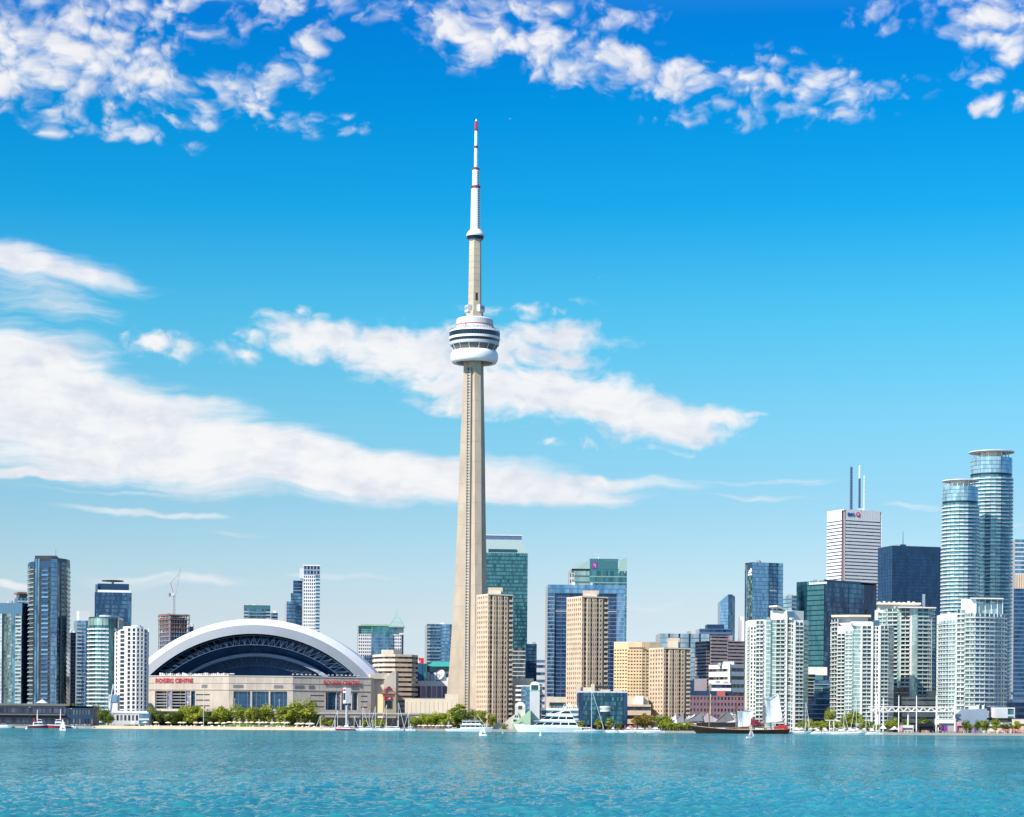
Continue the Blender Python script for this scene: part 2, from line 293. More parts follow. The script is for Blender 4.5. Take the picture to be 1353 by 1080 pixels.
# ------------------------------------------------------------------ water, ground
def struct(o): o['kind'] = 'structure'; return o
def water():
    m, t, p = newmat('water')
    
    geo = t.nodes.new('ShaderNodeNewGeometry')
    def nz(sc, sy, det, rough=.6):
        mp = t.nodes.new('ShaderNodeMapping'); mp.inputs['Scale'].default_value = (sc, sc*sy, 1); no = t.nodes.new('ShaderNodeTexNoise')
        no.inputs['Scale'].default_value = 1; no.inputs['Detail'].default_value = det; no.inputs['Roughness'].default_value = rough
        t.links.new(geo.outputs['Position'], mp.inputs[0]); t.links.new(mp.outputs[0], no.inputs[0]); return no.outputs[0]
    def sl(sc, sy, det, k, rough=.6):
        """slopes of the small waves straight from noise, so that they do not fade with distance"""
        mp = t.nodes.new('ShaderNodeMapping'); mp.inputs['Scale'].default_value = (sc, sc*sy, 1); no = t.nodes.new('ShaderNodeTexNoise'); no.inputs['Scale'].default_value = 1; no.inputs['Detail'].default_value = det; no.inputs['Roughness'].default_value = rough
        t.links.new(geo.outputs['Position'], mp.inputs[0]); t.links.new(mp.outputs[0], no.inputs[0])
        v = t.nodes.new('ShaderNodeVectorMath'); v.operation = 'SUBTRACT'; v.inputs[1].default_value = (.5, .5, .5); t.links.new(no.outputs['Color'], v.inputs[0])
        w = t.nodes.new('ShaderNodeVectorMath'); w.operation = 'MULTIPLY'; w.inputs[1].default_value = (k*.6, k, 0); t.links.new(v.outputs[0], w.inputs[0]); return w.outputs[0]
    sep = t.nodes.new('ShaderNodeSeparateXYZ'); t.links.new(geo.outputs['Position'], sep.inputs[0])
    def off(v, y0, y1):
        """streaks of the open lake, combed by the wind, begin some way out"""
        r = t.nodes.new('ShaderNodeMapRange'); r.interpolation_type = 'SMOOTHSTEP'; r.inputs[1].default_value = y0; r.inputs[2].default_value = y1; t.links.new(sep.outputs[1], r.inputs[0])
        w = t.nodes.new('ShaderNodeVectorMath'); w.operation = 'SCALE'; t.links.new(v, w.inputs[0]); t.links.new(r.outputs[0], w.inputs[3]); return w.outputs[0]
    def vadd(a, b):
        v = t.nodes.new('ShaderNodeVectorMath'); v.operation = 'ADD'; t.links.new(a, v.inputs[0]); t.links.new(b, v.inputs[1]); return v.outputs[0]
    gust = t.nodes.new('ShaderNodeMapRange'); gust.inputs[1].default_value = .3; gust.inputs[2].default_value = .7; gust.inputs[3].default_value = .65; gust.inputs[4].default_value = 1.3
    t.links.new(nz(.02, .3, 4), gust.inputs[0])
    sm = vadd(vadd(sl(3.2, .45, 4, 1.25), sl(1.6, .3, 3, 1.0)), vadd(off(sl(.9, .06, 3, 1.4), 180, 420), vadd(off(sl(.5, .03, 3, 1.4), 350, 800), off(sl(.34, .008, 2, 1.3), 600, 1100)))); gs = t.nodes.new('ShaderNodeVectorMath'); gs.operation = 'SCALE'; t.links.new(sm, gs.inputs[0]); t.links.new(gust.outputs[0], gs.inputs[3])
    # ripples driven by the wind are steep on one side and flat on the other
    mi = t.nodes.new('ShaderNodeVectorMath'); mi.operation = 'MINIMUM'; mi.inputs[1].default_value = (9, .03, 9); t.links.new(gs.outputs[0], mi.inputs[0]); gs = mi
    nn = t.nodes.new('ShaderNodeVectorMath'); nn.operation = 'NORMALIZE'; t.links.new(vadd(geo.outputs['Normal'], gs.outputs[0]), nn.inputs[0]); NN = nn.outputs[0]
    cr_ = t.nodes.new('ShaderNodeMix'); cr_.data_type = 'RGBA'; cr_.inputs[6].default_value = (.012, .160, .190, 1); cr_.inputs[7].default_value = (.040, .315, .365, 1)
    mr = t.nodes.new('ShaderNodeMapRange'); mr.inputs[1].default_value = .35; mr.inputs[2].default_value = .65; t.links.new(nz(.012, .35, 5, .6), mr.inputs[0]); t.links.new(mr.outputs[0], cr_.inputs[0]); t.nodes.remove(p); df = t.nodes.new('ShaderNodeBsdfDiffuse'); gl = t.nodes.new('ShaderNodeBsdfGlossy'); gl.inputs['Roughness'].default_value = .06; fr = t.nodes.new('ShaderNodeFresnel'); fr.inputs['IOR'].default_value = 1.333
    mn = t.nodes.new('ShaderNodeMath'); mn.operation = 'MINIMUM'; mn.inputs[1].default_value = .52; mx_ = t.nodes.new('ShaderNodeMixShader'); t.links.new(cr_.outputs[2], df.inputs[0])
    for q in (df, gl, fr): t.links.new(NN, q.inputs['Normal'])
    t.links.new(fr.outputs[0], mn.inputs[0]); t.links.new(mn.outputs[0], mx_.inputs[0]); t.links.new(df.outputs[0], mx_.inputs[1]); t.links.new(gl.outputs[0], mx_.inputs[2]); t.links.new(mx_.outputs[0], t.nodes['Material Output'].inputs[0])
    rs = np.random.RandomState(4)
    ys = [55.0]
    while ys[-1] < 1606:
        y = ys[-1]; d = max(.16, y*y*3.2e-5)
        if y < 520: d = min(d, 1.3)
        ys.append(y+d)
    ys = np.array(ys); nx = 680
    k = np.linspace(-.36, .36, nx)
    Xg = k[None, :]*(ys[:, None]+30); Yg = np.repeat(ys[:, None], nx, 1); dy = np.gradient(ys)[:, None]; dxg = .72/nx*(ys[:, None]+30)
    Zg = np.zeros_like(Xg)
    for i in range(90):
        lam = .45*(4.2/.45)**rs.rand(); th = rs.normal(R(-100), .8); kx, ky = math.cos(th)*2*PI/lam, math.sin(th)*2*PI/lam
        ly = 2*PI/max(abs(ky), 1e-3); lx = 2*PI/max(abs(kx), 1e-3)
        att = np.clip(ly/dy/2.2-1, 0, 1)*np.clip(lx/dxg/2.2-1, 0, 1)
        Zg += att*(.0135*lam/(1+(lam/1.7)**1.7))*np.sin(kx*Xg+ky*Yg+rs.rand()*6.28)
    Zg = Zg+.35*np.abs(Zg); fade = np.clip((1600-Yg)/120, 0, 1); edge = np.clip((.36-np.abs(k))/.02, 0, 1)[None, :]*np.clip((Yg-55)/12, 0, 1)
    Zg *= fade*edge
    n0 = len(ys); vs = np.stack([Xg, Yg, Zg], 2).reshape(-1, 3)
    ii = np.arange(n0*nx).reshape(n0, nx); q = np.stack([ii[:-1, :-1], ii[:-1, 1:], ii[1:, 1:], ii[1:, :-1]], 2).reshape(-1, 4)
    me = bpy.data.meshes.new('water'); me.vertices.add(len(vs)); me.vertices.foreach_set('co', vs.ravel()); me.loops.add(q.size); me.loops.foreach_set('vertex_index', q.ravel())
    me.polygons.add(len(q)); me.polygons.foreach_set('loop_start', np.arange(0, q.size, 4)); me.polygons.foreach_set('loop_total', np.full(len(q), 4)); me.polygons.foreach_set('use_smooth', np.ones(len(q), bool)); me.update()
    me.materials.append(m); o = bpy.data.objects.new('water', me); COL.objects.link(o); struct(o)
    # the rest of the lake around the stretch in front of the viewer
    far = MB(); y0, y1 = float(ys[0]), float(ys[-1]); e0, e1 = .36*(y0+30), .36*(y1+30)
    far.face(((-9000, -12000, 0), (9000, -12000, 0), (9000, y0, 0), (e0, y0, 0), (-e0, y0, 0), (-9000, y0, 0)), 'water')
    far.face(((-9000, y0, 0), (-e0, y0, 0), (-e1, y1, 0), (-9000, y1, 0)), 'water'); far.face(((e0, y0, 0), (9000, y0, 0), (9000, y1, 0), (e1, y1, 0)), 'water'); struct(far.build('lake'))
water()
g = MB(); g.face([(-9000, 1601, 1.6), (9000, 1601, 1.6), (16000, 22000, 1.6), (-16000, 22000, 1.6)], 'ground'); struct(g.build('ground'))
q = MB(); q.box((X(900, 1600)+600, 1600.5, -1), (1000+1200-200, 1.2, 2.75), 'dock'); struct(q.build('quay_edge'))
# ------------------------------------------------------------------ facades
class Face:
    def __init__(s, p0, p1, off=0.0):
        s.p0 = Vector((p0[0], p0[1], 0)); d = Vector((p1[0]-p0[0], p1[1]-p0[1], 0)); s.w = d.length; s.t = d.normalized(); s.n = Vector((s.t.y, -s.t.x, 0))
        s.p0 = s.p0+s.n*off; s.rz = math.atan2(s.t.y, s.t.x)
    def P(s, a, z, o=0.0):
        p = s.p0+s.t*a+s.n*o; return (p.x, p.y, z)
    def sub(s, a, b, off=0.0):
        f = Face.__new__(Face); f.p0 = s.p0+s.t*(a*s.w)+s.n*off; f.t = s.t; f.n = s.n; f.w = (b-a)*s.w; f.rz = s.rz; return f
class Bld:
    def __init__(s, name, label, cat, c, group=None):
        s.root = thing(name, label, cat, (c[0], c[1], 1.6), group); s.d = {}; s.l = {}
    def mb(s, k):
        if k not in s.d: s.d[k] = MB()
        return s.d[k]
    def li(s, k):
        m = MB(); s.l.setdefault(k, []).append(m); return m
    def flush(s, k):
        m = s.d.pop(k, None)
        if m and m.f: m.build(k, s.root)
    def done(s):
        top = None
        for k, m in s.d.items():
            if m.f:
                o = m.build(k, s.root)
                if k == 'roof': top = o
        for k, ms in s.l.items():
            ms = [m for m in ms if m.f]
            ms.sort(key=lambda m: -max(p[2] for p in m.v)); limited(s.root, k, ms)
        if top is not None:   # plant, masts and parapets belong to the roof
            for ch in list(s.root.children):
                if ch.name.split('.')[0] in ('roof_unit', 'mast', 'parapet', 'vent_stack', 'roof_rib', 'helipad', 'roof_screen'): ch.parent = top
        return s.root
def fbox(m, F, a0, a1, z0, z1, o0, o1, mat, r=.5):
    """a box standing on a facade: a along, z up, o out"""
    v = [F.P(a0, z0, o1), F.P(a1, z0, o1), F.P(a1, z1, o1), F.P(a0, z1, o1), F.P(a0, z0, o0), F.P(a1, z0, o0), F.P(a1, z1, o0), F.P(a0, z1, o0)]
    m.mesh(v, ((0, 1, 2, 3), (1, 5, 6, 2), (4, 0, 3, 7), (3, 2, 6, 7), (4, 5, 1, 0)), mat, r)
def clump(i, j, seed): return .5+.5*math.sin(i*.9+seed*3.1+math.sin(j*.35+seed)*2.2)*math.cos(j*.31+seed*1.7+math.sin(i*.6)*1.2)  # reflection pattern painted into panel tints, mixed with random panel variation
def glass(b, F, z0, z1, nf, nc, g='g_blue', sp=None, spf=.25, fin=None, finw=.35, every=1, tilt=.012, part='glass_wall', bias=0.0, con=.6, own=False):
    m = b.li(part) if own else b.mb(part); h = (z1-z0)/nf; w = F.w/nc; sd = rnd.random()*9
    for j in range(nf):
        za = z0+j*h; zb = za+h
        if sp:
            fbox(m, F, 0, F.w, za, za+h*spf, 0, .12, sp); za += h*spf
        for i in range(nc):
            k = [rnd.gauss(0, tilt) for _ in range(2)]; r = min(1, max(0, con*clump(i, j, sd)+(1-con)*rnd.random()+bias))
            m.face((F.P(i*w, za, k[0]-k[1]), F.P((i+1)*w, za, -k[0]-k[1]), F.P((i+1)*w, zb, -k[0]+k[1]), F.P(i*w, zb, k[0]+k[1])), g, r)
    if fin:
        for i in range(0, nc+1, every): fbox(m, F, max(0, i*w-finw/2), min(F.w, i*w+finw/2), z0, z1, 0, .3, fin)
def punch(b, F, z0, z1, nf, nc, wall, ww=.5, wh=.5, rec=.45, g='g_win', m0=.0, lab='window', off=.28):
    m = b.mb('wall'); h = (z1-z0)/nf; w = F.w*(1-2*m0)/nc; a0 = F.w*m0
    if m0 > 0:
        for u in ((0, a0), (F.w-a0, F.w)): m.face((F.P(u[0], z0), F.P(u[1], z0), F.P(u[1], z1), F.P(u[0], z1)), wall, .5)
    for i in range(nc):
        x0 = a0+i*w; xa = x0+w*(1-ww)/2; xb = x0+w*(1+ww)/2; x1 = x0+w
        m.face((F.P(x0, z0), F.P(xa, z0), F.P(xa, z1), F.P(x0, z1)), wall, .5); m.face((F.P(xb, z0), F.P(x1, z0), F.P(x1, z1), F.P(xb, z1)), wall, .5)
        for j in range(nf):
            y0 = z0+j*h; ya = y0+h*off; yb = ya+h*wh; y1 = y0+h
            m.face((F.P(xa, y0), F.P(xb, y0), F.P(xb, ya), F.P(xa, ya)), wall, .5); m.face((F.P(xa, yb), F.P(xb, yb), F.P(xb, y1), F.P(xa, y1)), wall, .5)
            m.face((F.P(xa, ya), F.P(xb, ya), F.P(xb, ya, -rec), F.P(xa, ya, -rec)), wall, .5); m.face((F.P(xa, yb, -rec), F.P(xb, yb, -rec), F.P(xb, yb), F.P(xa, yb)), wall, .5)
            m.face((F.P(xa, ya), F.P(xa, ya, -rec), F.P(xa, yb, -rec), F.P(xa, yb)), wall, .5); m.face((F.P(xb, ya, -rec), F.P(xb, ya), F.P(xb, yb), F.P(xb, yb, -rec)), wall, .5)
            q = b.li(lab); q.face((F.P(xa, ya, -rec), F.P(xb, ya, -rec), F.P(xb, yb, -rec), F.P(xa, yb, -rec)), g)
def band(b, F, z0, z1, nf, wall, wh=.45, rec=.4, g='g_win', nc=8, off=.3, lab='window_strip'):
    """ribbon windows: one strip of glazing to a floor"""
    m = b.mb('wall'); h = (z1-z0)/nf
    for j in range(nf):
        y0 = z0+j*h; ya = y0+h*off; yb = ya+h*wh
        fbox(m, F, 0, F.w, y0, ya, -rec-.1, 0, wall); fbox(m, F, 0, F.w, yb, y0+h, -rec-.1, 0, wall)
        q = b.li(lab); w = F.w/nc
        for i in range(nc): q.face((F.P(i*w, ya, -rec), F.P((i+1)*w, ya, -rec), F.P((i+1)*w, yb, -rec), F.P(i*w, yb, -rec)), g)
def balc(b, F, z0, z1, nf, nc=4, depth=1.5, slab='white', rail='rail_glass', g='g_condo', railh=.36, lab='balcony', sides=True, wallpart='glass_wall', bias=0.0, slabt=.3):
    glass(b, F, z0, z1, nf, nc, g, None, part=wallpart, bias=bias, con=.3, own=sides)
    h = (z1-z0)/nf
    for j in range(nf):
        z = z0+j*h; q = b.li(lab)
        fbox(q, F, 0, F.w, z-slabt*.5, z+slabt*.5, 0, depth, slab)
        fbox(q, F, 0, F.w, z+slabt*.5, z+railh*h, depth-.12, depth-.04, rail, rnd.random())
        if sides:
            for a in (0.02, F.w-.1): fbox(q, F, a, a+.08, z+slabt*.5, z+railh*h, 0.05, depth-.12, rail)
def solid(b, F, z0, z1, mat, part='wall'): b.mb(part).face((F.P(0, z0), F.P(F.w, z0), F.P(F.w, z1), F.P(0, z1)), mat, .5)
def strips(b, F, z0, z1, nf, lst):
    """a facade put together from vertical strips: (share of the width, set back, function, kwargs)"""
    tot = sum(q[0] for q in lst); a = 0; prev = 0.0
    for (fr, off, fn, kw) in lst:
        e = a+fr/tot; G = F.sub(a, e, off)
        if off != prev:
            o0, o1 = sorted((prev, off)); x = a*F.w; wm = kw.get('wall', kw.get('edge', 'concrete'))
            b.mb('wall').face((F.P(x, z0, o0), F.P(x, z0, o1), F.P(x, z1, o1), F.P(x, z1, o0)), wm, .5)
        prev = off; k = {x: y for x, y in kw.items() if x != 'edge'}
        if fn is solid: solid(b, G, z0, z1, k['wall'])
        else: fn(b, G, z0, z1, k.pop('nf', nf), **k)
        a = e
def boxfoot(pxL, pxC, pxR, Y, beta=25, pm_=880):
    """four corners of a square-cornered block whose near corner is seen at pxC, left face from pxL, right face to pxR"""
    be = R(beta); cx = X(pxC, Y, pm_); s, c = math.sin(be), math.cos(be)
    kL = unroll(pxL, pm_)[0]/FPX; kR = unroll(pxR, pm_)[0]/FPX
    tL = (cx-kL*Y)/(s+kL*c) if pxL != pxC else 30; tR = (kR*Y-cx)/(c-kR*s)
    C = Vector((cx, Y)); Lp = C+Vector((-s, c))*tL; Rp = C+Vector((c, s))*tR
    return [tuple(Lp), tuple(C), tuple(Rp), tuple(Rp+Lp-C)]
def front(pxL, pxR, Y, depth, pm_=880, turn=0.0):
    a, b = Vector((X(pxL, Y, pm_), Y)), Vector((X(pxR, Y, pm_), Y)); m = (a+b)/2
    pts = [a, b, b+Vector((0, depth)), a+Vector((0, depth))]; ct, st = math.cos(R(turn)), math.sin(R(turn))
    return [tuple(m+Vector(((p-m).x*ct-(p-m).y*st, (p-m).x*st+(p-m).y*ct))) for p in pts]
def oval(px, Y, rx, ry, n=28, pm_=880, a0=0.0):
    c = X(px, Y, pm_); return [(c+rx*math.cos(a0+2*PI*i/n), Y+ry+ry*math.sin(a0+2*PI*i/n)) for i in range(n)]
def cen(poly): return (sum(p[0] for p in poly)/len(poly), sum(p[1] for p in poly)/len(poly))
def faces(poly): return [Face(poly[i], poly[(i+1) % len(poly)]) for i in range(len(poly))]
def shrink(poly, k, kx=None):
    c = cen(poly); return [(c[0]+(p[0]-c[0])*k, c[1]+(p[1]-c[1])*(kx or k)) for p in poly]
def roof(b, poly, z, mat='roof_gray', par=None, ph=1.2, pen=None):
    b.mb('roof').face([(p[0], p[1], z) for p in poly], mat, .5)
    if par:
        m = b.mb('parapet')
        for F in faces(poly): fbox(m, F, 0, F.w, z-.3, z+ph, -.35, .06, par)
    for (k, h, mt, ox, oy) in (pen or []):
        p = shrink(poly, k); w = max(q[0] for q in poly)-min(q[0] for q in poly)
        p = [(q[0]+ox*w, q[1]+oy*w) for q in p]; m = MB(); m.prism(p, z, z+h, mt); b.l.setdefault('penthouse', []).append(m)
def gear(b, poly, z, n=5, s=3.0):
    """plant on a roof"""
    c = cen(poly)
    for i in range(n):
        m = b.li('roof_unit'); k = rnd.uniform(-.32, .32), rnd.uniform(-.3, .1); w = max(q[0] for q in poly)-min(q[0] for q in poly); d = max(q[1] for q in poly)-min(q[1] for q in poly)
        m.box((c[0]+k[0]*w, c[1]+k[1]*d, z), (rnd.uniform(.5, 1.3)*s, rnd.uniform(.5, 1.2)*s, rnd.uniform(.4, 1.0)*s), rnd.choice(['gray_light', 'white', 'concrete_gray']))
def plain(b, poly, z0, z1, mat, skip=(0, 1)):
    for i, F in enumerate(faces(poly)):
        if i not in skip: solid(b, F, z0, z1, mat)
G0 = 1.6
def tower(name, label, cat, poly, ptop, Yref, left, right, roofs=None, z1=None, backmat='concrete_gray', rmat='roof_gray', par=None, group=None, z0=G0, fin=True, ph=1.2, ng=4):
    """block with a left and a right face; left/right are lists of (function, kwargs) over the height, or strips"""
    b = Bld(name, label, cat, cen(poly), group); z1 = z1 or Z(ptop, Yref, CX)
    fs = faces(poly)
    for F, spec in ((fs[0], left), (fs[1], right)):
        if spec is None: continue
        nf = spec[0]
        if isinstance(spec[1], list): strips(b, F, z0, z1, nf, spec[1])
        else: spec[1](b, F, z0, z1, nf, **spec[2])
    plain(b, poly, z0, z1, backmat)
    roof(b, poly, z1, rmat, par, ph, roofs)
    if ng: gear(b, poly, z1, ng, min(4, 2+Yref/1500))
    b.z1 = z1; b.poly = poly
    if fin: b.done()
    return b
def ztop(py, px, Y): return W(px, py, Y).z

# ================================================================== the skyline, from left to right
# --- far left
p = front(-30, 30, 1800, 40, 870, -8)
b = tower('glass_tower', 'pale teal glass tower cut by the left edge of the photo', 'tower', p, 797, 1800, None, None, z1=ztop(797, 15, 1800), fin=False, ng=3)
F = faces(p)[0]; z1 = b.z1
strips(b, F, G0, z1-9, 30, [(24, 0, glass, dict(nc=10, g='g_condo', sp='g_tealdark', bias=-.15, con=.4)), (7, -.8, glass, dict(nc=3, g='g_teal', bias=-.2)), (5, 0, glass, dict(nc=2, g='g_pale', sp='white', spf=.15)), (4, -1, glass, dict(nc=2, g='g_dark', edge='white')), (12, 0, glass, dict(nc=6, g='g_condo', sp='g_teal', bias=0)), (6, 0, glass, dict(nc=3, g='g_blue')), (9, .6, balc, dict(nc=4, depth=1.1, slab='white_green', bias=.1, edge='white_green'))])
solid(b, F, z1-9, z1, 'g_blue', 'glass_wall'); fr = faces(p)[1]
glass(b, fr, G0, z1, 30, 10, 'g_navy', bias=.3)
b.done()
p = boxfoot(19, 24, 40, 2050, 25, 800)
b = tower('apartment_tower', 'slim tower with a flared tan roof behind the left glass tower', 'tower', p, 790, 2050, (30, glass, dict(nc=5, g='g_blue')), (30, balc, dict(nc=6, slab='white', g='g_blue')), z1=ztop(790, 28, 2050), fin=False, ng=0)
m = b.li('penthouse'); m.prism(shrink(p, .75), b.z1, b.z1+4, 'g_dark'); m = b.li('roof_slab'); m.prism(shrink(p, 1.1), b.z1+4, b.z1+5.5, 'orange_rust', bottom=True); b.done()

# --- tall dark tower: chamfered plan
Y = 1780
pts = [(36, 1812), (38.5, 1790), (45, 1781), (52, 1778), (67, 1775), (75, 1779), (88, 1794), (92, 1808), (89, 1824), (48, 1828)]
poly = [(X(a, y, 840), y) for a, y in pts]
b = Bld('glass_tower', 'tallest dark glass tower near the left edge with a black crown', 'tower', cen(poly)); z1 = ztop(742, 62, Y); fs = faces(poly)
NF = 36
balc(b, fs[0], G0, z1-3, NF, 3, .6, 'gray_light', 'g_blue', 'g_dark'); balc(b, fs[1], G0, z1-3, NF, 2, 1.0, 'gray_light', 'g_condo', 'g_dark', railh=.3)
for F in (fs[0], fs[1], fs[6]): solid(b, F, z1-4, z1, 'dark_blue')
glass(b, fs[2], G0, z1+2, NF, 4, 'g_blue', bias=-.05, fin='dark', every=2); strips(b, fs[3], G0, z1-5, NF, [(3, 0, glass, dict(nc=2, g='g_dark')), (9, 0, balc, dict(nc=6, depth=.8, slab='dark_blue', rail='g_blue', g='g_navy', railh=.4)), (3, 0, glass, dict(nc=2, g='g_dark'))])
glass(b, fs[4], G0, z1+2, NF, 5, 'g_sky', sp='g_blue', spf=.2, bias=.1)
strips(b, fs[5], G0, z1, NF, [(3, 0, glass, dict(nc=2, g='g_condo', bias=-.2)), (4, -.6, glass, dict(nc=3, g='g_dark', edge='dark')), (4, 0, glass, dict(nc=3, g='g_tealdark', sp='dark', bias=.1, con=.8)), (4, 0, glass, dict(nc=3, g='g_condo', bias=-.25, con=.85))])
balc(b, fs[6], G0, z1-4, NF, 3, .6, 'dark_blue', 'g_tealdark', 'g_dark')
for F in fs[7:]: solid(b, F, G0, z1, 'dark')
solid(b, fs[3].sub(0, 1, .0), z1-5, z1, 'g_navy', 'glass_wall')
roof(b, poly, z1-.2, 'dark'); pen = [(X(a, y, 745), y) for a, y in ((46, 1784), (74, 1782), (77, 1796), (74, 1818), (50, 1818))]
m = b.li('penthouse'); m.prism(pen, z1-4, ztop(734, 60, Y), 'dark', 'black'); m = b.li('roof_screen')
for F in fs[4:7]: fbox(m, F, 0, F.w, z1-1, z1+3, -.6, -.2, 'dark_blue')
m = b.li('mast'); m.tube((pen[1][0]-4, 1800, z1), (pen[1][0]-4, 1800, z1+12), .2, .1, 'dark'); b.done()

p = boxfoot(90, 93, 100, 1900, 20, 880)
tower('glass_tower', 'narrow near-black block squeezed beside the tallest left tower', 'tower', p, 836, 1900, (26, glass, dict(nc=4, g='g_dark')), (26, glass, dict(nc=4, g='g_dark', sp='dark_blue', bias=-.1)), z1=ztop(836, 95, 1900))
p = boxfoot(97, 101, 121, 1960, 18, 880)
b = tower('glass_tower', 'pale blue glass tower with a white box on its roof', 'tower', p, 820, 1960, (28, glass, dict(nc=4, g='g_blue')), (28, [(7, 0, balc, dict(nc=4, slab='white', g='g_sky', depth=1.2)), (6, 0, glass, dict(nc=5, g='g_sky', sp='g_pale', bias=.1)), (3, -.6, glass, dict(nc=2, g='g_blue')), (5, 0, glass, dict(nc=4, g='g_navy', bias=.2))]), roofs=[(.72, 9, 'white', .02, 0)], z1=ztop(820, 108, 1960), ng=2)
# curved banded tower
b = Bld('condo_tower', 'teal glass tower with a curved front ringed by white balconies', 'tower', (X(135, 1790), 1810))
c = (X(135, 1800, 870), 1806); poly = [(c[0]+12.6*math.cos(a), c[1]+16*math.sin(a)) for a in [R(180+i*12) for i in range(16)]]+[(c[0]+12.6, c[1]+20), (c[0]-12.6, c[1]+20)]
z1 = ztop(817, 135, 1795)
for i, F in enumerate(faces(poly)):
    if i < 10: balc(b, F, G0, z1-6, 25, 2, 1.3, 'white_bright', 'g_pale', 'g_teal', railh=.32, slabt=.8, sides=False); glass(b, F, z1-6, z1, 2, 2, 'g_green')
    elif i < 15: glass(b, F, G0, z1, 25, 2, 'g_tealdark')
    else: solid(b, F, G0, z1, 'dark_blue')
# a ring of balconies to each floor
bl = b.l.pop('balcony'); rings = {}
for m in bl: rings.setdefault(round(min(v[2] for v in m.v), 1), []).append(m)
for k in sorted(rings):
    t = MB()
    for m in rings[k]: t = t+m
    b.l.setdefault('balcony', []).append(t)
roof(b, poly, z1, 'roof_gray', 'g_teal', 1.0, [(.6, 3, 'gray_light', .1, .3)]); b.done()
# dark blue tower behind
p = front(125.5, 173.5, 2150, 35, 800, 11)
b = tower('office_tower', 'dark blue glass tower topped by a helipad, behind the curved teal tower', 'tower', p, 783, 2150, None, None, z1=ztop(783, 150, 2150), fin=False, ng=0)
F = faces(p)[0]; z1 = b.z1
strips(b, F, G0, z1, 32, [(2, 0, glass, dict(nc=1, g='g_navy')), (20, 0, glass, dict(nc=12, g='g_blue', sp='g_navy', bias=-.4)), (20, 0, glass, dict(nc=12, g='g_blue', sp='g_navy', bias=-.3)), (6, 0, glass, dict(nc=4, g='g_blue', bias=-.2))])
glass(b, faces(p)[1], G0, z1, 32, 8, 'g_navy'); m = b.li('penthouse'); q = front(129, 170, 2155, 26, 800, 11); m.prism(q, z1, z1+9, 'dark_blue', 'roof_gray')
m = b.li('penthouse'); q = front(125.8, 129, 2150, 28, 800, 11); m.prism(q, z1, z1+8, 'steel_blue')
m = b.li('helipad'); m.tube((cen(p)[0], 2165, z1+9), (cen(p)[0], 2165, z1+12), 1.2, 1.2, 'gray_light'); m.tube((cen(p)[0], 2165, z1+12), (cen(p)[0], 2165, z1+12.8), 11, 11, 'dark', 20); m = b.li('parapet'); fbox(m, faces(p)[0].sub(.08, .98), 0, faces(p)[0].w*.9, z1, z1+2.4, -.6, -.3, 'white'); b.done()
# white rounded tower with dark window columns
b = Bld('apartment_tower', 'white tower with rounded corners and columns of dark windows, beside the stadium', 'tower', (X(173, 1760), 1775)); z1 = ztop(829, 173, 1760)
pts = [(151, 1774), (152, 1766), (156, 1761), (167, 1758), (180, 1758), (190, 1761), (195, 1767), (196.5, 1776), (194, 1800), (154, 1800)]
poly = [(X(a, y, 880), y) for a, y in pts]; fs = faces(poly); ncs = [1, 1, 1, 2, 2, 1, 1]; dz = [-4, -3.5, -2.5, -.5, -.5, -1.5, -3.5]
for i, F in enumerate(fs):
    if i < 7: punch(b, F, G0, z1+dz[i], 23, ncs[i], 'white', .52, .74, .6, 'g_dark', off=.13)
    else: solid(b, F, G0, z1, 'white')
roof(b, poly, z1-3, 'roof_gray', None, 1, [(.6, 4, 'white', .02, .1), (.3, 5.2, 'gray_light', .1, .1)]); b.done()

# --- under construction, with its crane
p = boxfoot(209, 224, 250, 2250, 30, 840); z1 = ztop(813, 228, 2250)
b = Bld('unfinished_tower', 'unfinished concrete tower with bare floor slabs, rust red at the top', 'tower', cen(p))
nf = 26; h = (z1-G0)/nf
core = shrink(p, .86); b.mb('core').prism(core, G0, z1-2, 'concrete_dark')
for j in range(nf+1):
    m = b.li('floor_slab'); m.prism(shrink(p, 1.02 if j < nf-1 else 1.06), G0+j*h-.2, G0+j*h+.55, 'gray_blue' if j < nf-3 else 'orange_rust', bottom=True)
for F in faces(p)[:2]:
    for k in range(9): fbox(b.li('column'), F, F.w*k/8-.4 if k else 0, F.w*k/8+.4, G0, z1, -1.0, -.2, 'gray_mauve' if k % 3 else 'gray_blue')
    for k in range(14):
        m = b.li('formwork_panel'); a = rnd.random()*.9; z = z1-rnd.random()*22; fbox(m, F, a*F.w, a*F.w+2, z, z+2.2, -.1, .1, rnd.choice(['orange_rust', 'red', 'gray_light', 'wood']))
m = b.li('hoarding'); fbox(m, faces(p)[0], 0, faces(p)[0].w, z1, z1+2, -.3, 0, 'orange_rust'); fbox(m, faces(p)[1], 0, faces(p)[1].w, z1, z1+1.5, -.3, 0, 'gray_light'); b.done()
p = boxfoot(248, 250, 255.5, 2300, 20, 860)
tower('office_tower', 'slim dark block just right of the unfinished tower', 'tower', p, 828, 2300, (22, glass, dict(nc=3, g='g_dark')), (22, glass, dict(nc=4, g='g_navy')), z1=ztop(828, 252, 2300))
t = thing('tower_crane', 'white luffing crane with raised boom over the unfinished tower', 'crane', (X(228.5, 2260, 800), 2268, ztop(812, 228, 2260)))
o = Vector(t.location); m = MB()
